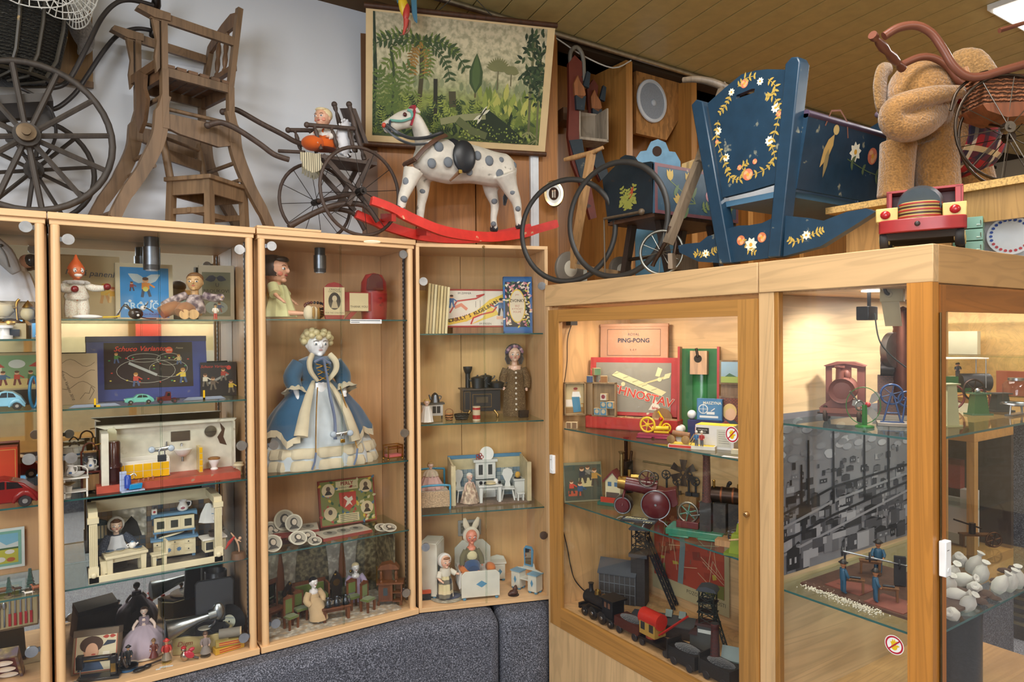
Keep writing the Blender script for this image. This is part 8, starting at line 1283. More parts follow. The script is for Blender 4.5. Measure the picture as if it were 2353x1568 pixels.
for a in(40,160,280):t.part('blade','paint:8a847c').at(9,-2,52,rz=-30,ry=a).prism([(-3,6),(-10,22),(-8,34),(4,34),(8,22),(3,6)],0,1.2).at()
t.part('drive_wheel','metal:9a9c98:.3').at(-10,4,50).tube([(11*cos(a),0,11*sin(a))for a in[2*PI*i/20 for i in range(20)]],2,n=6,closed=True).tube([(-3,0,8),(-26,0,34)],2).at()
P=PX(2056,985,2.14);P.z=z+.0005;u=mpp(P);t=T('blue_wheel_machine','blue toy machine with two spoked wheels on a pale base at the corner post','toy machine',P,R(-58),u);t.part('base','paint:8a8074',bv=1).bx(-36,60,-20,30,0,8);BU='gloss:1c3c6c:.3'
for x,zz,r_ in((-6,72,25),(24,62,19)):w=t.part('spoked_wheel',BU);wheel(w,x,-2,zz,r_,rim=2.4,ns=6,sp=1.4,hr=4,hl=10)
for x0,x1,zz in((-24,-8,70),(12,-2,70),(14,22,60),(42,30,60)):t.part('stand_leg',BU).tube([(x0,-10,9),(x1,-4,zz)],2)
t.part('cross_stay',BU).tube([(-20,-8,30),(8,-8,30)],1.6).bx(-30,18,-14,-6,8,11)
P=PX(2062,962,2.3);P.z=z+.0005;u=mpp(P);t=T('brick_steam_engine','toy steam engine with a ribbed copper-banded chimney behind the corner post','toy steam engine',P,R(-62),u);t.part('base','paint:7c7468').bx(-50,70,-20,50,0,10);t.part('firebox','brick:5c3a30').bx(-40,60,-6,40,10,100);t.part('boiler','metal:4a4440:.4').tube([(-34,12,118),(60,12,118)],24,n=22);t.part('red_flywheel','paint:a84438').at(-16,-8,160,rz=60).lathe([(0,0),(38,0),(40,6),(40,16),(0,12)],0,0,0,ax='y',n=28).lathe([(40.5,2),(40.5,16)],0,0,0,'metal:8c8a88:.35',ax='y',n=28).at();t.part('chimney','metal:5c3a30:.45').lathe([(20+(i%2)*1.4,40+i*6)for i in range(36)]+[(0,260)],12,0,0,n=22)
P=PX(2042,750,2.02);u=mpp(P);t=T('junction_box','beige electrical junction box hanging under the corner bay top','electrical box',P,R(-70),u);t.part('case','paint:9c8c64:.5',bv=1).bx(-18,30,0,30,56,90);t.part('cover','paint:968660:.5').prism([(-14,56),(-6,0),(28,0),(22,56)],-6,-2);t.part('socket','paint:8c7c58').lathe([(0,0),(8,0),(8,4),(0,4)],0,0,74,ax='y');t.part('cable_gland','paint:1c1c1c').tube([(0,-4,74),(-4,-12,78),(-8,-10,90)],4,n=8,k=3)
P=PX(2006,736,2.05);u=mpp(P);t=T('black_spotlight','black square spotlight with a cable left of the beige junction box','lamp',P,R(-50),u);t.part('housing','paint:1b1b1d:.35',bv=2).bx(-18,22,0,30,0,32);t.part('cable','paint:2a3230').tube([V((4,-2,16)),(PX(2020,780,2.05)-P)/u,(PX(2045,815,2.08)-P)/u,(PX(2082,845,2.12)-P)/u],1.6,n=6,k=5);t.o.rotation_euler=(0,0,0);t.part('bracket','paint:1b1b1d').box(2,10,32,6,6,(1.574-P.z)/u-32)
for px,py,Y,h_,m1,m2,rz_,lab,sh in((2180,984,1.0,92,'paint:a8a680','paint:9c9a6c',-20,'cream toy mill with a tapered tower beside the end door',0),(2248,976,1.08,44,'gloss:2f5a34:.3','gloss:4a6a50',-35,'green tapered toy mill with a flywheel on the end shelf',1),(2298,966,1.08,36,'paint:2e3230','paint:3a3a3a',-35,'small dark toy grinder on the end shelf',0)):
 P=PY(px,py,Y);P.z=z+.0005;u=mpp(P);t=T('toy_mill',lab,'toy mill',P,R(rz_),u);t.part('base',m2).bx(-24,24,-16,16,0,4);t.part('mill_body',m1).box(0,0,4,34,26,h_,tx=.75,ty=.75);t.part('top_plate',m2).bx(-20,20,-14,14,h_+4,h_+7)
 if sh:w=t.part('flywheel','metal:4a3c38:.4');wheel(w,2,18,h_+12,26,rim=2.4,ns=6,sp=1.5,hr=4,hl=8);t.part('knob',STEEL).ball(-4,-4,h_+12,6)
P=PY(2205,960,1.2);P.z=z+.0005;u=mpp(P);t=T('traction_engine','green toy traction engine with a white canopy at the back of the end shelf','toy traction engine',P,R(-40),u);t.part('canopy','paint:dcd4c8').bx(-60,50,-24,24,116,119);t.part('boiler',IRON).tube([(0,0,62),(62,0,62)],20,n=20);t.part('chassis','gloss:2a5030').bx(-50,30,-16,16,40,52).bx(-50,-10,-16,16,52,76)
for x,r_ in((-28,30),(32,24)):w=t.part('spoked_wheel','paint:6a2c28');wheel(w,x,-22,r_,r_,rim=2.6,ns=8,sp=1.5,hr=4,hl=8)
for x,y in((-56,-20),(46,-20),(-56,20),(46,20)):t.part('canopy_post',STEEL).cyl((x,y,50),(x,y,117),1.2)
for k in range(2):smallfig('tiny_driver',('front','rear')[k]+' tiny driver figure on the green traction engine','figurine',P+V((-.02+.035*k,.0+.01*k,76*u)),R(-40),30,u,'skin:c89078','paint:1f2430','paint:2a2a30')
P=PY(2335,972,1.0);P.z=z+.0005;u=mpp(P);t=T('glass_jar_motor','glass jar apparatus on a metal ring stand at the right edge','apparatus',P,0,u);t.part('jar','glass:eef2f2').lathe([(24,26),(26,40),(26,70),(20,78),(0,80)],n=24);t.part('ring_stand',STEEL).tube([(28*cos(a),28*sin(a),26)for a in[2*PI*i/24 for i in range(24)]],3,n=6,closed=True).tube([(-28,0,26),(-34,0,0)],2.4).tube([(28,0,26),(34,0,0)],2.4).bx(-40,40,-8,8,0,4);t.part('lid',STEEL).cyl((0,0,80),(0,0,86),16)
t=T('city_photograph','large black and white photograph of factory chimneys and a smoky town','photograph',(1.935,1.396,.64),0,1);c=t.part('print','paper:808086:.35').bx(0,1.05,0,.003,0,.54);rn=random.Random(21)
for k in range(90):x_,z_=rn.random()*1.0,.38+.15*rn.random();c.disc(x_+.02,z_-.01,.03,-.0004-.00001*k,('paper:8a8a90','paper:9a9aa2','paper:77777d','paper:b0b0b6')[k%4],.012,10)
for k in range(240):
 z_=.36*(1-(k/240)**.8);sc_=.45+.9*k/240;w_,h_=(.02+.07*rn.random())*sc_,(.012+.04*rn.random())*sc_;x_=rn.random()*(1.04-w_);g_=('2c2c30','46464c','1e1e22','5e5e64','38383e','9a9aa0','74747a')[int(rn.random()*7)];y_=-.0015-.000004*k
 c.rect(x_,x_+w_,z_,min(.5,z_+h_),y_,'paper:'+g_).flat([(x_-.004 if x_>.01 else x_,z_+h_),(x_+w_*.5,z_+h_+.008*sc_*(k%2)),(x_+w_,z_+h_)],y_-.000001,'paper:1c1c20')
 if k%3==0:c.rect(x_+w_*.2,x_+w_*.35,z_+h_*.3,z_+h_*.6,y_-.000002,'paper:a0a0a6').rect(x_+w_*.6,x_+w_*.75,z_+h_*.3,z_+h_*.6,y_-.000002,'paper:a0a0a6')
for x_,h_ in((.20,.44),(.35,.46),(.55,.45),(.16,.36),(.72,.46)):c.flat([(x_-.008,.2),(x_+.008,.2),(x_+.005,h_),(x_-.005,h_)],-.0032,'paper:1a1a1e')
for k in range(4):c.line([(0,.06+k*.045),(.35,.11+k*.05),(1.0,.2+k*.03)],.009,-.003,('paper:8e8e94','paper:1e1e22')[k%2])
z=.625;P=PZ(1975,1390,z);P.z=z+.0005;u=mpp(P);t=T('workshop_board','brown workshop board with red base plates under the toy workers','toy base',P,-PI/2,u);t.part('board','wood:54392c').bx(-150,150,0,290,0,6);
for x,y in((-62,60),(50,34)):t.part('red_plate','worn:7a4438:.6:4a2a24').bx(x-44,x+44,y-26,y+56,6,8)
def wl(px,py,zz=8):Q=PZ(px,py,z+zz*u);Q.z+=.001;return Q
for px,py,lab,rz_ in((1938,1364,'toy worker in blue standing at the left bench',60),(2012,1384,'toy worker in blue standing at the front bench',40),(2018,1318,'toy worker in a cap at the rear bench',-60)):Q=wl(px,py);smallfig('toy_worker',lab,'figurine',Q,R(rz_),76,mpp(Q),'skin:a8704c','paint:28506a','paint:28506a',hat='paint:2a2420',group='toy workers')
for px,py,lab in((1962,1362,'brown toy workbench at the left worker'),(2040,1382,'brown toy workbench at the front worker'),(2000,1320,'brown toy workbench at the rear worker')):
 Q=wl(px,py);c=T('toy_workbench',lab,'workbench',Q,R(-57),mpp(Q),'toy workbenches');minitable(c,46,16,32,'wood:6a4424',4);c.part('vice',IRON).tube([(-10,0,34),(14,0,34)],3)
Q=wl(2066,1346);c=T('line_shaft_machine','black toy machine with a long line shaft and pulleys','toy machine',Q,R(-57),mpp(Q));c.part('frame',IRON).bx(-10,14,-4,6,0,66);c.part('shaft',STEEL).tube([(-120,-4,66),(70,-4,40)],2)
for x in(-118,-60,0,50):w=c.part('pulley',IRON);wheel(w,x,-4,66-(x+120)*.137,12,rz=90,rim=1.6,ns=5,sp=1.2,hr=3,hl=5)
c.part('shaft_post',IRON).cyl((-112,-4,0),(-112,-4,60),2.4)
st_=solo('white_pebbles','strip of tiny white pebbles strewn along the front of the glass shelf','pebbles',(0,0,z+.001),0,1,'paint:cfc8b4:.8');st_.props['kind']='stuff';rn=random.Random(8);A,B=PZ(1855,1352,z),PZ(2005,1412,z)
for k in range(620):f_=rn.random();Q=A.lerp(B,f_*1.1-.05)+V((rn.gauss(.012,.014),rn.gauss(0,.012),0));Q.x=max(Q.x,1.94);r_=.0016+.0016*rn.random();st_.ball(Q.x,Q.y,r_*.8+(rn.random()<.3)*.003,r_,r_*.8,r_*.8,n=5)
SK_=((2190,1330),(2215,1345),(2196,1380),(2228,1400),(2190,1425),(2240,1365),(2205,1300),(2255,1330),(2300,1355),(2322,1350),(2338,1342),(2182,1358),(2112,1405),(2240,1310))
for i,(x,y)in enumerate(SK_):
 Q=PZ(x,y,z);Q.y=max(.93,Q.y);Q.z+=.001;u2=mpp(Q);c=T('cloth_sack','small white tied cloth sack in the heap behind the end door glass','sack',Q,R(rn.uniform(-80,30)),u2,'small white cloth sacks');b=c.part('sack_body','cloth:cfcbc4');b.at(0,0,12,rx=rn.uniform(15,70)).lathe([(0,-24),(11,-22),(16,-8),(14,8),(6,20),(4,24),(9,32),(5,33),(0,30)],n=14,wob=.06,wn=5).at()
for i,(x,y,r_)in enumerate(((2265,1372,20),(2275,1395,18),(2310,1318,16),(2330,1312,15),(2288,1340,14),(2300,1384,14))):
 Q=PZ(x,y,z);Q.z+=.001;c=solo('brown_stone','dark brown rough stone among the white sacks','stone',Q,R(50*i),mpp(Q),'worn:4a3224:.8:2e2018','dark brown stones');c.lathe([(r_*.5,0),(r_,r_*.25),(r_*.8,r_*.55),(r_*.3,r_*.7),(0,r_*.72)],n=9,wob=.15,wn=3,sy=.8)
Q=PZ(2245,1312,z);Q.y=1.2;Q.x=PY(2245,1312,1.2).x;Q.z=z+.001;u2=mpp(Q);c=T('brass_toy_engine','brown brass toy engine with a small wheel behind the white sacks','toy machine',Q,R(-40),u2);c.part('frame','metal:6a4a28:.4').bx(-36,30,-10,10,24,28).bx(-34,-30,-8,8,0,26).bx(22,26,-8,8,0,26);w=c.part('wheel','metal:5a3c24:.4');wheel(w,30,-12,18,18,rim=2,ns=6,sp=1.2,hr=3,hl=6);c.part('cylinder','metal:3a2c20:.4').cyl((-10,0,28),(-10,0,52),7).tube([(10,0,40),(-50,0,60)],2)
z=.2;P=PX(2048,1592,2.1);P.z=z+.0005;u=mpp(P);t=T('brass_boiler','old brass toy boiler with a pressure gauge under the no-touching sticker','toy boiler',P+V((.05,0,0)),R(-60),u);h_=84;t.part('boiler','metal:5a4428:.35').tube([(-40,0,62),(60,0,62)],44,n=28);t.part('pressure_gauge','metal:c8c8c0:.3').lathe([(0,0),(11,0),(12,5),(0,5)],-22,-30,112,ax='y').cyl((-22,-28,90),(-22,-28,102),3);t.part('red_valve','paint:a02828').cyl((-6,-20,104),(-6,-20,128),3);t.part('support',IRON).bx(-36,56,-30,30,0,22)
P=PY(2190,1700,1.12);P=V((PY(2190,1500,1.12).x,1.12,z+.0005));u=mpp(P);t=T('black_boiler','tall black cylindrical boiler standing behind the end door','boiler',P,0,1);t.part('boiler','gloss:1f2022:.35').cyl((0,0,0),(0,0,.3),.085,n=28).lathe([(.087,.29),(.087,.305),(.06,.32),(0,.325)],n=28);t.part('safety_valve',STEEL).cyl((0,0,.32),(0,0,.37),.012);
for zz in(.1,.18,.26):t.part('tap','metal:3a3a3c:.4').tube([(.08,-.02,zz),(.11,-.03,zz)],.01)
ZI=1.681;CB='worn:1c374c:.35:8a8a78';YL='paint:b89a48'
O=V((2.0,1.53,ZI));t=T('painted_cradle','large dark blue rocking cradle painted with flower garlands','cradle',O,-PI/2)
def lp(x,y,d=0):P=PX(x,y,2.0+d);return(1.53-P.y,P.z-ZI)
def lps(pts,d=0):return[lp(x,y,d)for x,y in pts]
PANEL=[(1620,236),(1660,200),(1698,169),(1730,160),(1757,157),(1808,158),(1776,420),(1716,438),(1655,453)];SLOT=[(1685,226),(1727,211),(1729,202),(1722,202),(1686,217)]
LRAIL=[(1666,525),(1690,518),(1716,517),(1745,512),(1770,500),(1765,592),(1674,603)]
RKL=[(1658,531),(1620,543),(1603,557),(1572,560),(1553,564),(1556,580),(1600,601),(1658,605)];RKR=[(1800,495),(1850,500),(1886,507),(1940,486),(1985,478),(2006,486),(1960,516),(1880,566),(1795,589)]
for k,d in enumerate((0,.94)):
 for pts in([(1588,241),(1600,228),(1614,233),(1680,604),(1652,606)],[(1804,147),(1818,131),(1832,130),(1838,142),(1791,590),(1763,592)]):t.part('corner_post',CB,bv=.004).prism(lps(pts),d,d+.055)
 p=t.part('end_panel',CB);pl=lps(PANEL);sl=lps(SLOT)
 p.prism(pl[:3]+[sl[4]]+sl[:4]+[sl[4]]+pl[2:3]+pl[3:]if k==0 else pl,d+.014,d+.034)
 q_=t.part('lower_rail',CB).prism(lps(LRAIL),d+.014,d+.034)
 rks=[]
 for r_ in(RKL,RKR):rks.append(t.part('rocker',CB));rks[-1].prism(lps(r_),d+.012,d+.044)
 if k:continue
 y=.0138;S_=.0016
 for x,z_,r_ in((1675,210,9),(1741,185,9),(1776,246,11),(1762,322,11),(1645,300,10),(1663,361,10)):X_,Z_=lp(x,z_);flower(p,X_,Z_,r_*S_,y,n=8)
 for x,z_,r_ in((1705,190,10),(1713,400,13),(1784,260,6),(1642,325,5),(1694,384,6),(1729,370,6)):X_,Z_=lp(x,z_);rose(p,X_,Z_,r_*S_,y-.0002)
 for g in([(1760,180),(1775,195),(1772,215),(1758,220)],[(1776,225),(1786,250),(1778,290),(1766,330)],[(1766,330),(1774,360),(1757,385),(1722,402)],[(1645,275),(1640,310),(1652,350),(1665,385)],[(1665,385),(1672,405),(1690,412),(1705,402)],[(1672,218),(1662,240),(1648,258)],[(1690,198),(1705,180),(1730,172)],[(1718,402),(1700,385),(1712,372)]):sprig(p,lps(g),15*S_,y-.0001,YL,.17)
 X_,Z_=lp(1720,562);flower(q_,X_,Z_,17*S_,y-.0006,n=8);X_,Z_=lp(1697,552);rose(q_,X_,Z_,11*S_,y-.0004,'paint:c8734c');X_,Z_=lp(1745,545);rose(q_,X_,Z_,11*S_,y-.0004,'paint:c8734c')
 for g in([(1700,548),(1715,572),(1730,580)],[(1612,588),(1600,582),(1592,586)],[(1612,588),(1630,580),(1642,572)],[(1845,545),(1822,555),(1808,550)],[(1850,543),(1870,535),(1886,528)]):sprig(q_ if 1650<g[0][0]<1750 else rks[g[0][0]>1700],lps(g),13*S_,.0115 if g[0][0]>1750 or g[0][0]<1650 else y-.0002,YL,.18)
 for x,z_ in((1617,582),(1848,540)):X_,Z_=lp(x,z_);flower(rks[x>1700],X_,Z_,10*S_,.0113)
A,B=lp(1850,258,.03),lp(1822,432,.03)
for sg in(1,-1):
 xt,zt,xb,zb=(A[0],A[1],B[0],B[1])if sg>0 else(-A[0]-.02,A[1],-B[0]+.0,B[1])
 sd=t.part('side_panel',CB);h_=math.hypot(xt-xb,zt-zb);sd.at(xb,.05,zb,rz=90*sg,rx=math.degrees(math.atan2(abs(xt-xb),zt-zb)))
 L_=.89 if sg>0 else-.89;sd.bx(min(0,L_),max(0,L_),0,.02,0,h_).tube([(0,.01,h_),(L_,.01,h_)],.014,'paint:4a3a50',8)
 if sg>0:
  for x,zz,r_ in((.30,.16,.036),(.52,.17,.042),(.72,.17,.038)):flower(sd,x,zz,r_,-.0005,n=8)
  for x in(.41,.62):rose(sd,x,.16,.03,-.0005)
  sprig(sd,[(.26,.13),(.45,.1),(.7,.12)],.04,-.0003,'paint:5a6a48');sd.leaf(.16,.2,.13,.02,245,-.0006,'paint:b8985c').disc(.165,.215,.017,-.0008,'paint:c0a468',n=12).leaf(.14,.15,.1,.012,265,-.0007,'paint:8a7a54').line([(.1,.22),(.12,.27),(.17,.28),(.22,.25),(.24,.2)],.006,-.0004,'paint:8a5a48').ball(.38,-.012,.3,.012,m='gloss:6a5a68')
 sd.at()
t.part('bottom_board','paint:4a6f8a:.4').bx(-.13,.12,.03,.98,B[1]-.02,B[1])
O=V((2.02,2.14,ZI));D2='worn:16222a:.4:3a2a20';t=T('box_cradle','smaller painted box cradle on a stand with yellow tulips on its side','cradle',O,-PI/2)
def l2(x,y,X=2.02):P=PX(x,y,X);return(2.14-P.y,P.z-ZI)
ep=t.part('end_panel',D2).prism([l2(*p_)for p_ in((1384,412),(1400,395),(1418,377),(1426,362),(1437,356),(1452,358),(1462,372),(1475,374),(1495,371),(1502,376),(1500,488),(1396,507),(1390,460))],0,.016)
X_,Z_=l2(1443,470);r_=.0018
for dx,dz,a in((-12,14,100),(10,16,70),(-25,4,140),(24,4,40),(0,24,90),(-20,30,80),(22,30,100)):sprig(ep,[(X_,Z_-.02),(X_+dx*r_*.6,Z_+dz*r_*.6),(X_+dx*r_,Z_+dz*r_*1.4)],.03,-.0004,'paint:8a8a40',.2)
ep.leaf(X_+.005,Z_+.02,.06,.012,60,-.001,'paint:a04028')
x1=l2(1500,488)[0];z0,z1=l2(1500,490)[1],l2(1500,374)[1];x0=l2(1393,500)[0]
sb=t.part('side_panel','worn:3a566a:.4:5a6a70');sb.at(x1,0,z0,rz=90);LL=.52;hh=z1-z0;sb.bx(0,LL,-.012,0,0,hh)
for e in((0,LL,0,.014),(0,LL,hh-.014,hh),(0,.016,0,hh),(LL-.016,LL,0,hh)):sb.rect(e[0],e[1],e[2],e[3],-.0125,'worn:7a4a50:.4')
for x,zz in((.09,.14),(.2,.14),(.15,.05)):
 for a in(75,95,115):sb.leaf(x,zz,.05,.011,a+(40 if zz<.1 else 0),-.0128,'paint:c8a858')
 sb.line([(x,zz),(.24,.06)],.004,-.0126,'paint:7a8a50').leaf(x+.02,zz-.06,.06,.01,60,-.0127,'paint:6a8058')
for x in(.33,.42):rose(sb,x,.1,.026,-.0128,'paint:c89098','paint:dcc0c0');sprig(sb,[(x-.05,.04),(x,.06),(x+.05,.05)],.04,-.0126,'paint:7a8a50')
sb.at();t.part('side_panel','paint:2a4050').bx(x0,x0+.012,.01,LL,z0,z1);t.part('bottom_board','wood:4a3020').bx(x0,x1,.01,LL,z0-.012,z0+.005)
for k,(x,y_)in enumerate(((x0+.06,.1),(x1-.06,.1),(x0+.06,.42),(x1-.06,.42))):bar(t.part('stand_leg','wood:2c221c'),(x+(-.06 if k%2==0 else .06),y_,0),(x,y_,z0-.01),.03,.03)
t.part('stretcher','metal:4a4038:.5').tube([(x0+.03,.1,.1),(x1-.02,.1,.1)],.008)
A=PX(1595,376,2.45);solo('straw_bundle','small bundle of dried straw lying in the tulip cradle','straw',A+V((0,0,-.1)),0,1,'cloth:c8a870').lathe([(.03,0),(.05,.06),(.045,.1),(0,.12)],n=20,wob=.25,wn=8)
P=PY(1512,372,2.5);O=V((P.x,2.5,ZI+.0005));u=mpp(P);h_=(P.z-ZI)/u;t=T('blue_board','light blue painted board with a round hole behind the tulip cradle','board',O,R(-33),u)
t.part('board','worn:6a9ab8:.4:b8c0bc').prism([(-52,0),(-54,h_+4),(-40,h_+24),(-26,h_+26),(-16,h_+46),(0,h_+52),(18,h_+44),(26,h_+24),(40,h_+22),(52,h_),(50,0)],0,8).disc(-2,h_+24,11,-.3,'matte:3a2418',12,18)
for px,py,r_px,rz_,X,lab in((1303,530,113,-62,1.93,'iron rolling hoop at the left end of the island top'),(1416,505,120,-74,1.955,'iron rolling hoop leaning before the tulip cradle')):
 P=PX(px,py,X);r=P.z-ZI-.001;h=solo('iron_hoop',lab,'hoop',P,R(rz_),1,'paint:2a2724:.5','iron rolling hoops');h.tube([((r-.009)*cos(2*PI*i/48),0,(r-.009)*sin(2*PI*i/48))for i in range(48)],.009,n=8,closed=True,fl=1.4)
A,B=PX(1388,503,2.0),PX(1474,487,1.97);s0=solo('hoop_stick','thin wooden hoop stick with a knob resting across the right iron hoop','stick',(0,0,0),0,1,'wood:5a4a38');s0.tube([A,B],.006).ball(*B,.014).tube([A,V((A.x+.004,A.y,ZI))],.004)
P=PZ(1318,640,ZI);P=PX(1318,634,2.06);P.z=ZI+.0005;t=T('wooden_scooter','pale wooden child scooter with a T handle leaning at the tin hoop','scooter',P);q=lambda x,y,X=2.06:PX(x,y,X)-P;PW='wood:b08658'
bar(t.part('mast',PW),q(1312,622),q(1359,352,2.1),.036,.026);t.part('handle',PW).tube([q(1298,367,2.07),q(1320,362,2.08),q(1360,351,2.1),q(1386,339,2.12)],[.010,.014,.012,.009]);bar(t.part('foot_board','wood:8a6a44'),q(1325,612),q(1425,628,2.15),.05,.02)
for x,y_,X in((1308,618,2.05),(1425,622,2.2)):c=q(x,y_,X);dwheel(t.part('wheel','paint:6a6258'),c.x,c.y,max(.035,c.z),max(.035,c.z)-.0005,.025,'paint:6a6258','paint:b0a898',.5,ax='y')
P=PX(1510,610,1.98);P.z=ZI+.0005;t=T('grey_scooter','weathered grey wooden scooter with an iron fork and spoked wheel','scooter',P);q=lambda x,y,X=1.98:PX(x,y,X)-P;GWD='wood:7a6a58'
bar(t.part('mast',GWD),q(1535,560),q(1606,375,2.06),.034,.028);bar(t.part('mast',GWD),q(1606,375,2.06),q(1664,196,2.3),.03,.026);t.part('handlebar',GWD).tube([q(1570,184,2.2),q(1600,182,2.22),q(1640,190,2.26),q(1690,212,2.32)],[.012,.014,.016,.016],k=4)
fk=t.part('iron_fork','metal:5a4a40:.5');fk.tube([q(1540,520),q(1530,555),q(1505,600),q(1500,612)],.008,k=4).tube([q(1545,525,2.02),q(1553,560,2.02),q(1545,600,2.02),q(1535,612,2.02)],.008,k=4)
c=q(1520,580,2.0);wheel(t.part('wheel','metal:8a8880:.4'),c.x,c.y,c.z,c.z-.0005,rz=-60,rim=.006,ns=10,sp=.0015,hr=.008,hl=.03);bar(t.part('foot_board',GWD),q(1540,600),q(1600,612,2.3),.06,.018)
solo('white_tin','white plastic tin standing behind the pale scooter mast','tin',PX(1320,620,2.12)*1+V((0,0,ZI+.0005-PX(1320,620,2.12).z)),0,1,'paint:b8b8ac',bv=.004).box(0,0,0,.1,.08,.11)
P=PY(1355,320,3.0);u=mpp(P);t=T('animal_rocker_seat','old red child rocker seat with two wooden animal heads in the alcove','rocker seat',P,R(-12),u);RW='worn:6a2c20:.5:3a2a24';NV='worn:22303a:.5:6a6a60'
for k,(dx,y,pts)in enumerate(((0,-6,[(-55,165),(-40,185),(-22,172),(-20,130),(-28,80),(-30,20),(-24,-40),(0,-110),(14,-180),(-2,-185),(-26,-110),(-48,-60),(-58,0),(-54,80)]),(0,60,[(26,140),(44,165),(56,150),(50,90),(46,20),(50,-30),(76,-60),(60,-80),(34,-40),(24,20),(30,80)]))):t.part('side_board',RW).prism(pts,y,y+10)
for x,y in((-34,-14),(44,52)):h=t.part('animal_head','wood:9a6038',bv=1);h.prism([(x-10,92),(x-12,118),(x-2,138),(x+4,124),(x+14,112),(x+18,96),(x+8,84)],y,y+9);t.part('ear',NV).prism([(x+12,116),(x+22,150),(x+30,146),(x+26,112)],y,y+8);t.part('neck_board',NV).prism([(x-6,60),(x+14,60),(x+18,92),(x-8,92)],y,y+8)
st=t.part('seat_box','wood:a49684');st.bx(-30,46,50,54,0,78).bx(-30,-26,-6,52,-2,74).bx(42,46,-6,52,-2,74).bx(-30,46,-6,52,-4,2);t.part('rocker_panel',NV).prism([(-56,-10),(-24,-4),(-12,-70),(-6,-110),(-30,-90)],-9,-6);t.part('rocker_panel',NV).prism([(36,-30),(60,-2),(80,-60),(60,-78)],56,60);t.part('arch','wood:7a7468').tube([(-46,0,150),(-48,0,190),(-32,0,206),(-16,0,186),(-14,0,130)],5,k=4);t.part('hanging_board','wood:6a4a30').bx(-36,40,64,(3.355-P.y)/u-22,60,90)
O=PY(1500,240,3.17);solo('osb_panel','slanted chipboard panel in the alcove carrying the round loudspeaker','panel',O,0,1,'osb:b07c42').prism([((p_-O).x,(p_-O).z)for p_ in[PY(x,y,3.17)for x,y in((1462,156),(1604,192),(1580,240),(1532,322),(1462,306))]],0,.03)
P=PY(1496,233,3.165);u=mpp(P);t=T('loudspeaker','round white ceiling loudspeaker on the chipboard panel','loudspeaker',P,0,u);t.part('rim','paint:cfd4da').lathe([(44,0),(47,2),(46,5),(40,6),(39,4)],0,0,0,ax='y',n=36,sy=1.05);t.part('grille','dots:8f98a4:.5:5a626c').lathe([(0,4.5),(39,4),(40,0)],0,0,0,ax='y',n=36,sy=1.05);t.part('centre_cap','paint:b4bcc6').ball(4,-5,-4,8,3,8)
Y0,Y1=.80,PX(1897,478,2.28).y;CHP='chip:c09a5c';t=T('particle_platform','raw particle board platform with a wooden apron standing on the island','platform',(0,0,0));zt=1.893;t.part('top',CHP).bx(2.28,2.9,Y0,Y1,zt-.022,zt);t.part('apron','wood:a07c48').bx(2.30,2.316,Y0,1.0,1.775,zt-.022);t.part('support','wood:b48a54').bx(2.36,2.376,1.04,Y1-.03,ZI,zt-.022);t.part('support','wood:b48a54').bx(2.84,2.86,Y0,Y1-.2,ZI,zt-.022);t.part('support','wood:9a7444').bx(2.4,2.84,Y0+.2,Y0+.22,ZI,zt-.022)
P=PX(2110,440,2.40);P.z=zt+.0005;u=mpp(P);FU='fur:a4763e';t=T('plush_elephant','big worn golden plush elephant with a curled trunk and red tartan blanket','soft toy',P,-YAW,u)
b=t.part('body',FU,rem=3.2,label='golden plush body and head');b.ball(-4,-24,236,76,66,76,n=24).ball(0,-30,190,56,50,46);b.tube([(0,20,150),(60,45,160),(130,85,158),(190,120,148)],[72,88,92,78],n=22,k=3)
b.tube([(-14,-60,180),(-50,-84,152),(-86,-94,138),(-112,-98,150),(-112,-106,174),(-78,-114,188),(-30,-118,198),(26,-118,204)],[42,38,33,29,26,23,20,13],n=18,k=4)
for x,y,r_ in((-50,0,37),(50,10,46),(140,150,44),(206,110,44)):b.tube([(x*.9,y,130),(x,y,60),(x+(4 if x>0 else-4),y,2)],[r_*1.05,r_,r_*1.02],n=18)
for sg,pts in((-1,[(-62,0,300),(-88,-14,288),(-98,-20,250),(-94,-16,210),(-86,-8,196)]),(1,[(40,-58,296),(66,-80,284),(88,-86,236),(108,-80,190),(100,-70,172)])):e=t.part('ear','fur:98713f',rem=2.4);e.tube([V(p_)for p_ in pts],[16,30,36,30,12]if sg>0 else[12,20,22,18,10],n=14,k=4,fl=.45)
bl=t.part('tartan_blanket','plaid:9c1c28');bl.tube([(52,40,164),(85,58,168),(125,82,168),(170,108,160),(205,130,152)],[92,100,102,94,82],n=28,k=4)
P=V((2.36,.885,zt+.0005));u=mpp(P);t=T('doll_pram','wicker doll pram with a curved wooden push handle and thin spoked wheels','doll pram',P,-YAW,u);PW='gloss:6e4030:.3';lq=lambda x,y,d=0:(x-2331,d,418-y)
w=t.part('wheel','metal:4a4038:.4');c=lq(2331,293);wheel(w,c[0],0,c[2],c[2]-.5,rim=3.4,ns=10,sp=1.1,hr=13,hl=16,ms='metal:7a7268:.35');w=t.part('wheel','metal:4a4038:.4');wheel(w,c[0]+60,80,c[2],c[2]-.5,rim=3.4,ns=10,sp=1.1,hr=13,hl=16)
for d,pts,r_ in((0,((2047,82),(2080,63),(2120,58),(2155,75),(2182,112),(2205,150),(2235,174),(2270,176),(2310,165),(2400,140)),10),(90,((2140,112),(2180,95),(2215,96),(2250,117),(2285,158),(2330,150)),9)):t.part('handle_rail',PW).tube([lq(x,y,d)for x,y in pts],r_,n=10,k=5,fl=.8)
turned(t.part('push_bar',PW),lq(2018,80,-4),lq(2142,121,92),10);t.part('handle_peg','wood:a87850').cyl(lq(2262,168,30),lq(2252,142,30),6);t.part('handle_post',PW).tube([lq(2326,62,20),lq(2396,41,20),lq(2398,100,20),lq(2398,150,20)],6)
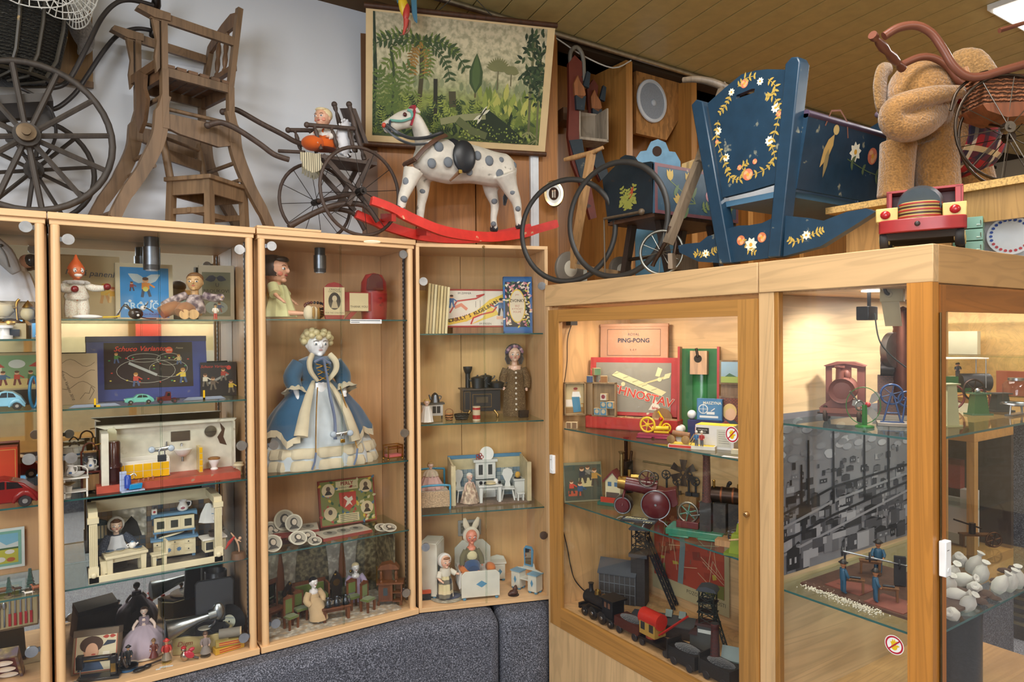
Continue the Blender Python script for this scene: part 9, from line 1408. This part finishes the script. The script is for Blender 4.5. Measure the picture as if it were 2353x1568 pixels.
bk=t.part('wicker_basket','wicker:8a5638');bk.bx(-50,120,6,86,180,250).tube([(-54,46,250),(120,46,256)],8);t.part('wooden_tray','wood:7a4428').prism([(-46,166),(-56,180),(120,190),(120,160),(0,150)],2,90);t.part('axle','metal:5a5048:.4').tube([(0,0,125),(0,60,150)],3);t.part('spring','metal:4a4038:.4').tube([lq(2206,250,10),lq(2225,200,10),lq(2290,160,10),lq(2330,200,10)],3.4,k=4)
P=V((1.985,.952,ZI+.0005));u=mpp(P);t=T('toy_truck','red and yellow wooden toy truck with a striped radiator at the island corner','toy truck',P,facing(P)-.06,u);RD='worn:9c2a2c:.35:5a1a18';YC='worn:d0b468:.4:a08a50'
bp=t.part('bumper',RD,bv=2);bp.prism([(-86,0),(-80,-8),(-40,-18),(40,-18),(80,-8),(88,0),(88,24),(-86,24)],38,68,ax='z');bp.ball(-6,-19,54,6,3,6,'paint:2a1c18')
rad=t.part('radiator',YC);rad.lathe([(44,68),(44,104),(40,106)],-4,20,0,n=28,sx=1,sy=.85)
for k in range(5):rad.lathe([(45.6,70+7.4*k),(46,72+7.4*k),(45.6,74+7.4*k)],-4,20,0,('paint:9c2a24','paint:3a1c14')[k%2],n=28,sy=.85)
t.part('hood','worn:38424a:.35:6a6a60').tube([(-4,4,96),(-4,40,104),(-4,90,104)],[42,46,44],n=24,fl=1.05);t.part('undertray','matte:2a2018').bx(-70,70,0,140,22,38)
for x in(-70,64):t.part('fender',YC,bv=2).bx(x-22,x+24,-2,70,66,98);t.part('headlight','gloss:a01c20:.2').ball(x+(2 if x>0 else-2),-3,82,11,6,10)
cb=t.part('cab',RD,bv=1);cb.bx(-78,-66,84,96,66,150).bx(64,78,84,96,66,150).bx(-78,80,84,138,146,152).bx(-78,-72,84,138,66,150).bx(74,80,84,138,66,150).bx(-72,74,132,138,66,146,'paint:5a1014').bx(-72,74,84,90,66,84,'paint:6a1418')
for x in(-76,74):
 for y in(22,116):dwheel(t.part('wheel','paint:201c1c:.6'),x,y,25,24.5,18,'paint:201c1c:.6','worn:c8b070',.5,ax='x')
P=V((2.255,.945,ZI+.0005));u=mpp(P);t=T('green_tin_box','pale green tin box with stacked drawers right of the red toy truck','box',P,R(-70),u);
for k in range(3):t.part('drawer','paint:6f9a84:.35',bv=1).bx(-32,26,0,100,1+k*28,27+k*28);t.part('latch','metal:9aa898:.4').tube([(14,-2,8+k*28),(22,-2,8+k*28),(22,-2,18+k*28)],1.2,n=6)
for P,w,h,d,m_,lab,rz_,ky in((V((2.50,.945,ZI)),.11,.12,.02,'paper:c4ccd4','pale grey box with a small red figure right of the green tin box',-64,0),(V((2.62,.912,ZI)),.22,.13,.03,'paper:b8a868','cream toy theatre box with purple fans and a blue label',-62,1)):
 carton('toy_box',lab,P+V((0,0,.0006)),R(rz_),1,w,h,d,m_,bv=.001,prt=(lambda c,y:c.rect(-.02,.0,.03,.05,-.001,'paper:2a4a8a').rect(0,.02,.03,.06,-.001,'paper:a82c2c'))if not ky else(lambda c,y:[c.disc(x,.075,.045,-.001,'paper:a85a98',.04,18,0,180)and c.rect(x-.03,x+.03,.02,.04,-.0012,'paper:2a4a9a')for x in(-.055,.055)]))
P=V((2.43,.905,ZI+.0005));t=T('round_drum_tin','round white tin lid with a blue dotted rim and red blocks at the right edge','tin',P,R(-66),1,rx=R(-8));t.part('lid','paint:d8dce0').lathe([(0,0),(.058,0),(.06,.01),(0,.012)],0,0,.06,ax='y',n=32);c=t.part('rim_print','paint:2a4a9a')
for k in range(24):a=R(15*k);c.disc(.049*cos(a),.06+.049*sin(a),.0045,-.0125,'paint:2a4a9a' if k<14 else 'paint:b83038',n=8)
def showcase(name,lab,O,rz,w,h,z0,back,n,items,lamp_e=0):
 t=T(name,lab,'showcase',O,rz);z0,h=z0-FL,h-FL;c=t.part('carcass','pine:bd8a4a::x',bv=.002);c.bx(0,w,0,.45,z0-.12,z0).bx(0,w,0,.45,h-.1,h);t.part('back_panel',back).bx(0,w,.42,.45,z0,h-.1);t.part('plinth','carpet:474a55::7a7e88').bx(0,w,.06,.45,0,z0-.12)
 for i in range(n+1):x=i*w/n;t.part('post','pine:b88848').bx(max(0,x-.035),min(w,x+.035),0,.04,z0,h-.1)
 for zz in(z0+(h-z0)*.36,z0+(h-z0)*.66):t.part('glass_shelf',TG).bx(.01,w-.01,.05,.41,zz,zz+.007)
 t.part('glass_front',GL).bx(.02,w-.02,.012,.016,z0,h-.1)
 for j,(x,zz,ww,hh,m_,nm,lb)in enumerate(items):carton(nm,lb,O+Mx.Rotation(rz,3,'Z')@V((x,.25,z0+zz*(h-z0)+.0075)),rz,1,ww,hh,.05,m_,bv=.002)
 if lamp_e:p=O+Mx.Rotation(rz,3,'Z')@V((w/2,.2,h-.14));Mz=Mx.Rotation(rz,3,'Z');lamp('showcase_fill','AREA',O+Mz@V((w/2,.06,h-.2)),lamp_e,(1,.88,.7),w*.9,.1,aim=O+Mz@V((w/2,.42,h-.6)))  # unseen area light, added to brighten the back panel; no fitting is modelled
showcase('wall_showcase','pine wall showcase seen through the end door glass on the far side',V((4.9,3.1,FL)),-PI/2,2.6,1.75,1.02,'pine:e0b272::y',3,[(.55,0,.3,.26,'paper:5a3a2a','dark_box','dark box in the far wall showcase'),(1.2,0,.2,.16,'paper:a04a34','red_box','red box in the far wall showcase'),(1.9,0,.3,.2,'paper:b8a888','cream_box','cream box in the far wall showcase'),(.9,.36,.18,.16,'paper:c8c0b0','white_box','white box on the middle shelf of the far wall showcase'),(1.6,.36,.24,.16,'paper:7a5a3a','brown_box','brown box on the middle shelf of the far wall showcase')],9)
showcase('floor_showcase','low pine framed showcase with books behind the end door glass',V((3.75,2.3,FL)),-PI/2,.75,1.0,.3,'matte:3a2a20',1,[(.55,0,.2,.3,'paper:c8c4bc','plant_print','pale plant print in the low far showcase'),(.25,.36,.24,.2,'paper:c89a30','yellow_book','yellow picture book in the low far showcase'),(.5,.36,.16,.2,'paper:8a2a24','red_book','red book in the low far showcase')])
t=T('convector_heater','long dark heater with horizontal slats along the far wall','heater',V((4.7,2.7,FL)),-PI/2);t.part('casing','paint:34363c').bx(0,2.6,.02,.16,0,.42);gr=t.part('grille','metal:a89a70:.4')
for k in range(6):gr.bx(.02,2.58,.0,.02,.09+k*.05,.108+k*.05)
showcase('opposite_showcase','long pine showcase on the opposite side of the aisle',V((3.4,-1.9,FL)),PI,4.6,1.98,.42,'paint:c0b090',5,[(.5,0,.4,.3,'paper:a8482c','red_game_box','red game box low in the opposite showcase'),(1.2,0,.3,.42,'paper:3a5a8a','blue_board','blue board low in the opposite showcase'),(2.1,.36,.5,.3,'paper:c8c4b8','white_board','white board on the middle shelf of the opposite showcase'),(2.9,.36,.4,.34,'paper:7a4a2c','brown_chest','brown chest on the middle shelf of the opposite showcase'),(3.7,.66,.3,.3,'paper:3a7ab0','blue_print','blue print on the top shelf of the opposite showcase'),(1.6,.66,.36,.3,'paper:dcd8cc','white_print','white print on the top shelf of the opposite showcase'),(2.6,.66,.3,.26,'paper:a83a2c','red_print','red print on the top shelf of the opposite showcase')],28)
A=PY(1250,68,3.05);solo('white_cable','white cable strung along the tops of the wooden fins','cable',(0,0,0),0,1,'paint:d8d8d4').tube([PY(x,y,3.055)for x,y in((1222,52),(1285,92),(1340,128),(1408,156),(1450,139))],.004,n=6,k=4)
flush()
def tree(o):
 yield o
 for c in o.children:yield from tree(c)
def span(o,f):
 bpy.context.view_layer.update();P=[(c.matrix_world@V(k)-f.o)for c in tree(o)if c.type=='MESH' for k in c.bound_box]
 if len(P)==0:return None
 U=[p.dot(f.u)for p in P];W=[p.dot(f.n)for p in P];return min(U),max(U),min(W),max(W)
BAYS=[(FA,-.717,-.059,.012,.355),(FA,-.014,.641,.012,.355),(FA,.689,1.354,.012,.355),(F3,.018,.622,.002,.362),(FC,.067,1.158,.016,.477),(FE,.018,1.14,.024,.512)]
SKIP=('display_cabinet','cabinet_','island','padlock','door_sensor','no_touch','recessed','hanging_plug','black_cable','city_photo','relief_map','shelf_','white_pebbles','black_spotlight','junction')
NUDGE={'mirror_washstand':(-.02,0),'round_tin':(.03,0),'lilac_doll':(.02,-.02),'record_tube':(-.02,.02),'record_tube.001':(-.045,.03),'bonnet_doll':(-.02,-.012),'girl_figurine':(-.02,0),'small_box.002':(.03,.02),'old_box':(-.02,.02),'kit_tray':(-.01,.025),'black_stove':(-.028,.01),'toy_wardrobe':(-.02,.02),'toy_brick_arch':(-.03,-.01),'gramophone_record':(.01,-.02),'small_box':(.015,-.012),'small_box.001':(.015,-.012),'paper_roll':(.015,-.012),'table_tennis_ball.002':(-.03,0),'toy_farm_scene':(-.03,0),'toy_shed':(0,.03),'motor_board':(.0,-.02),'bead_necklace':(.01,0),'wicker_hat':(.01,0),'toy_wagon.001':(-.015,0)}
for o in list(S.objects):
 if o.parent or 'category' not in o or o.name.startswith(SKIP):continue
 if o.name in NUDGE:o.location.x+=NUDGE[o.name][0];o.location.y+=NUDGE[o.name][1]
 if o.location.z>1.66:continue
 for f,a,b,c,d in BAYS:
  l=o.location-f.o
  if not(a-.08<l.dot(f.u)<b+.08 and c-.1<l.dot(f.n)<d+.1)or o.type=='MESH' and o.name=='paper_label':continue
  s_=span(o,f)
  if not s_:break
  du=max(0,a-s_[0])-max(0,s_[1]-b)if s_[1]-s_[0]<b-a else(a+b-s_[0]-s_[1])/2
  dv=max(0,c-s_[2])-max(0,s_[3]-d)if s_[3]-s_[2]<d-c else(c+d-s_[2]-s_[3])/2
  o.location+=f.u*du+f.n*dv;break
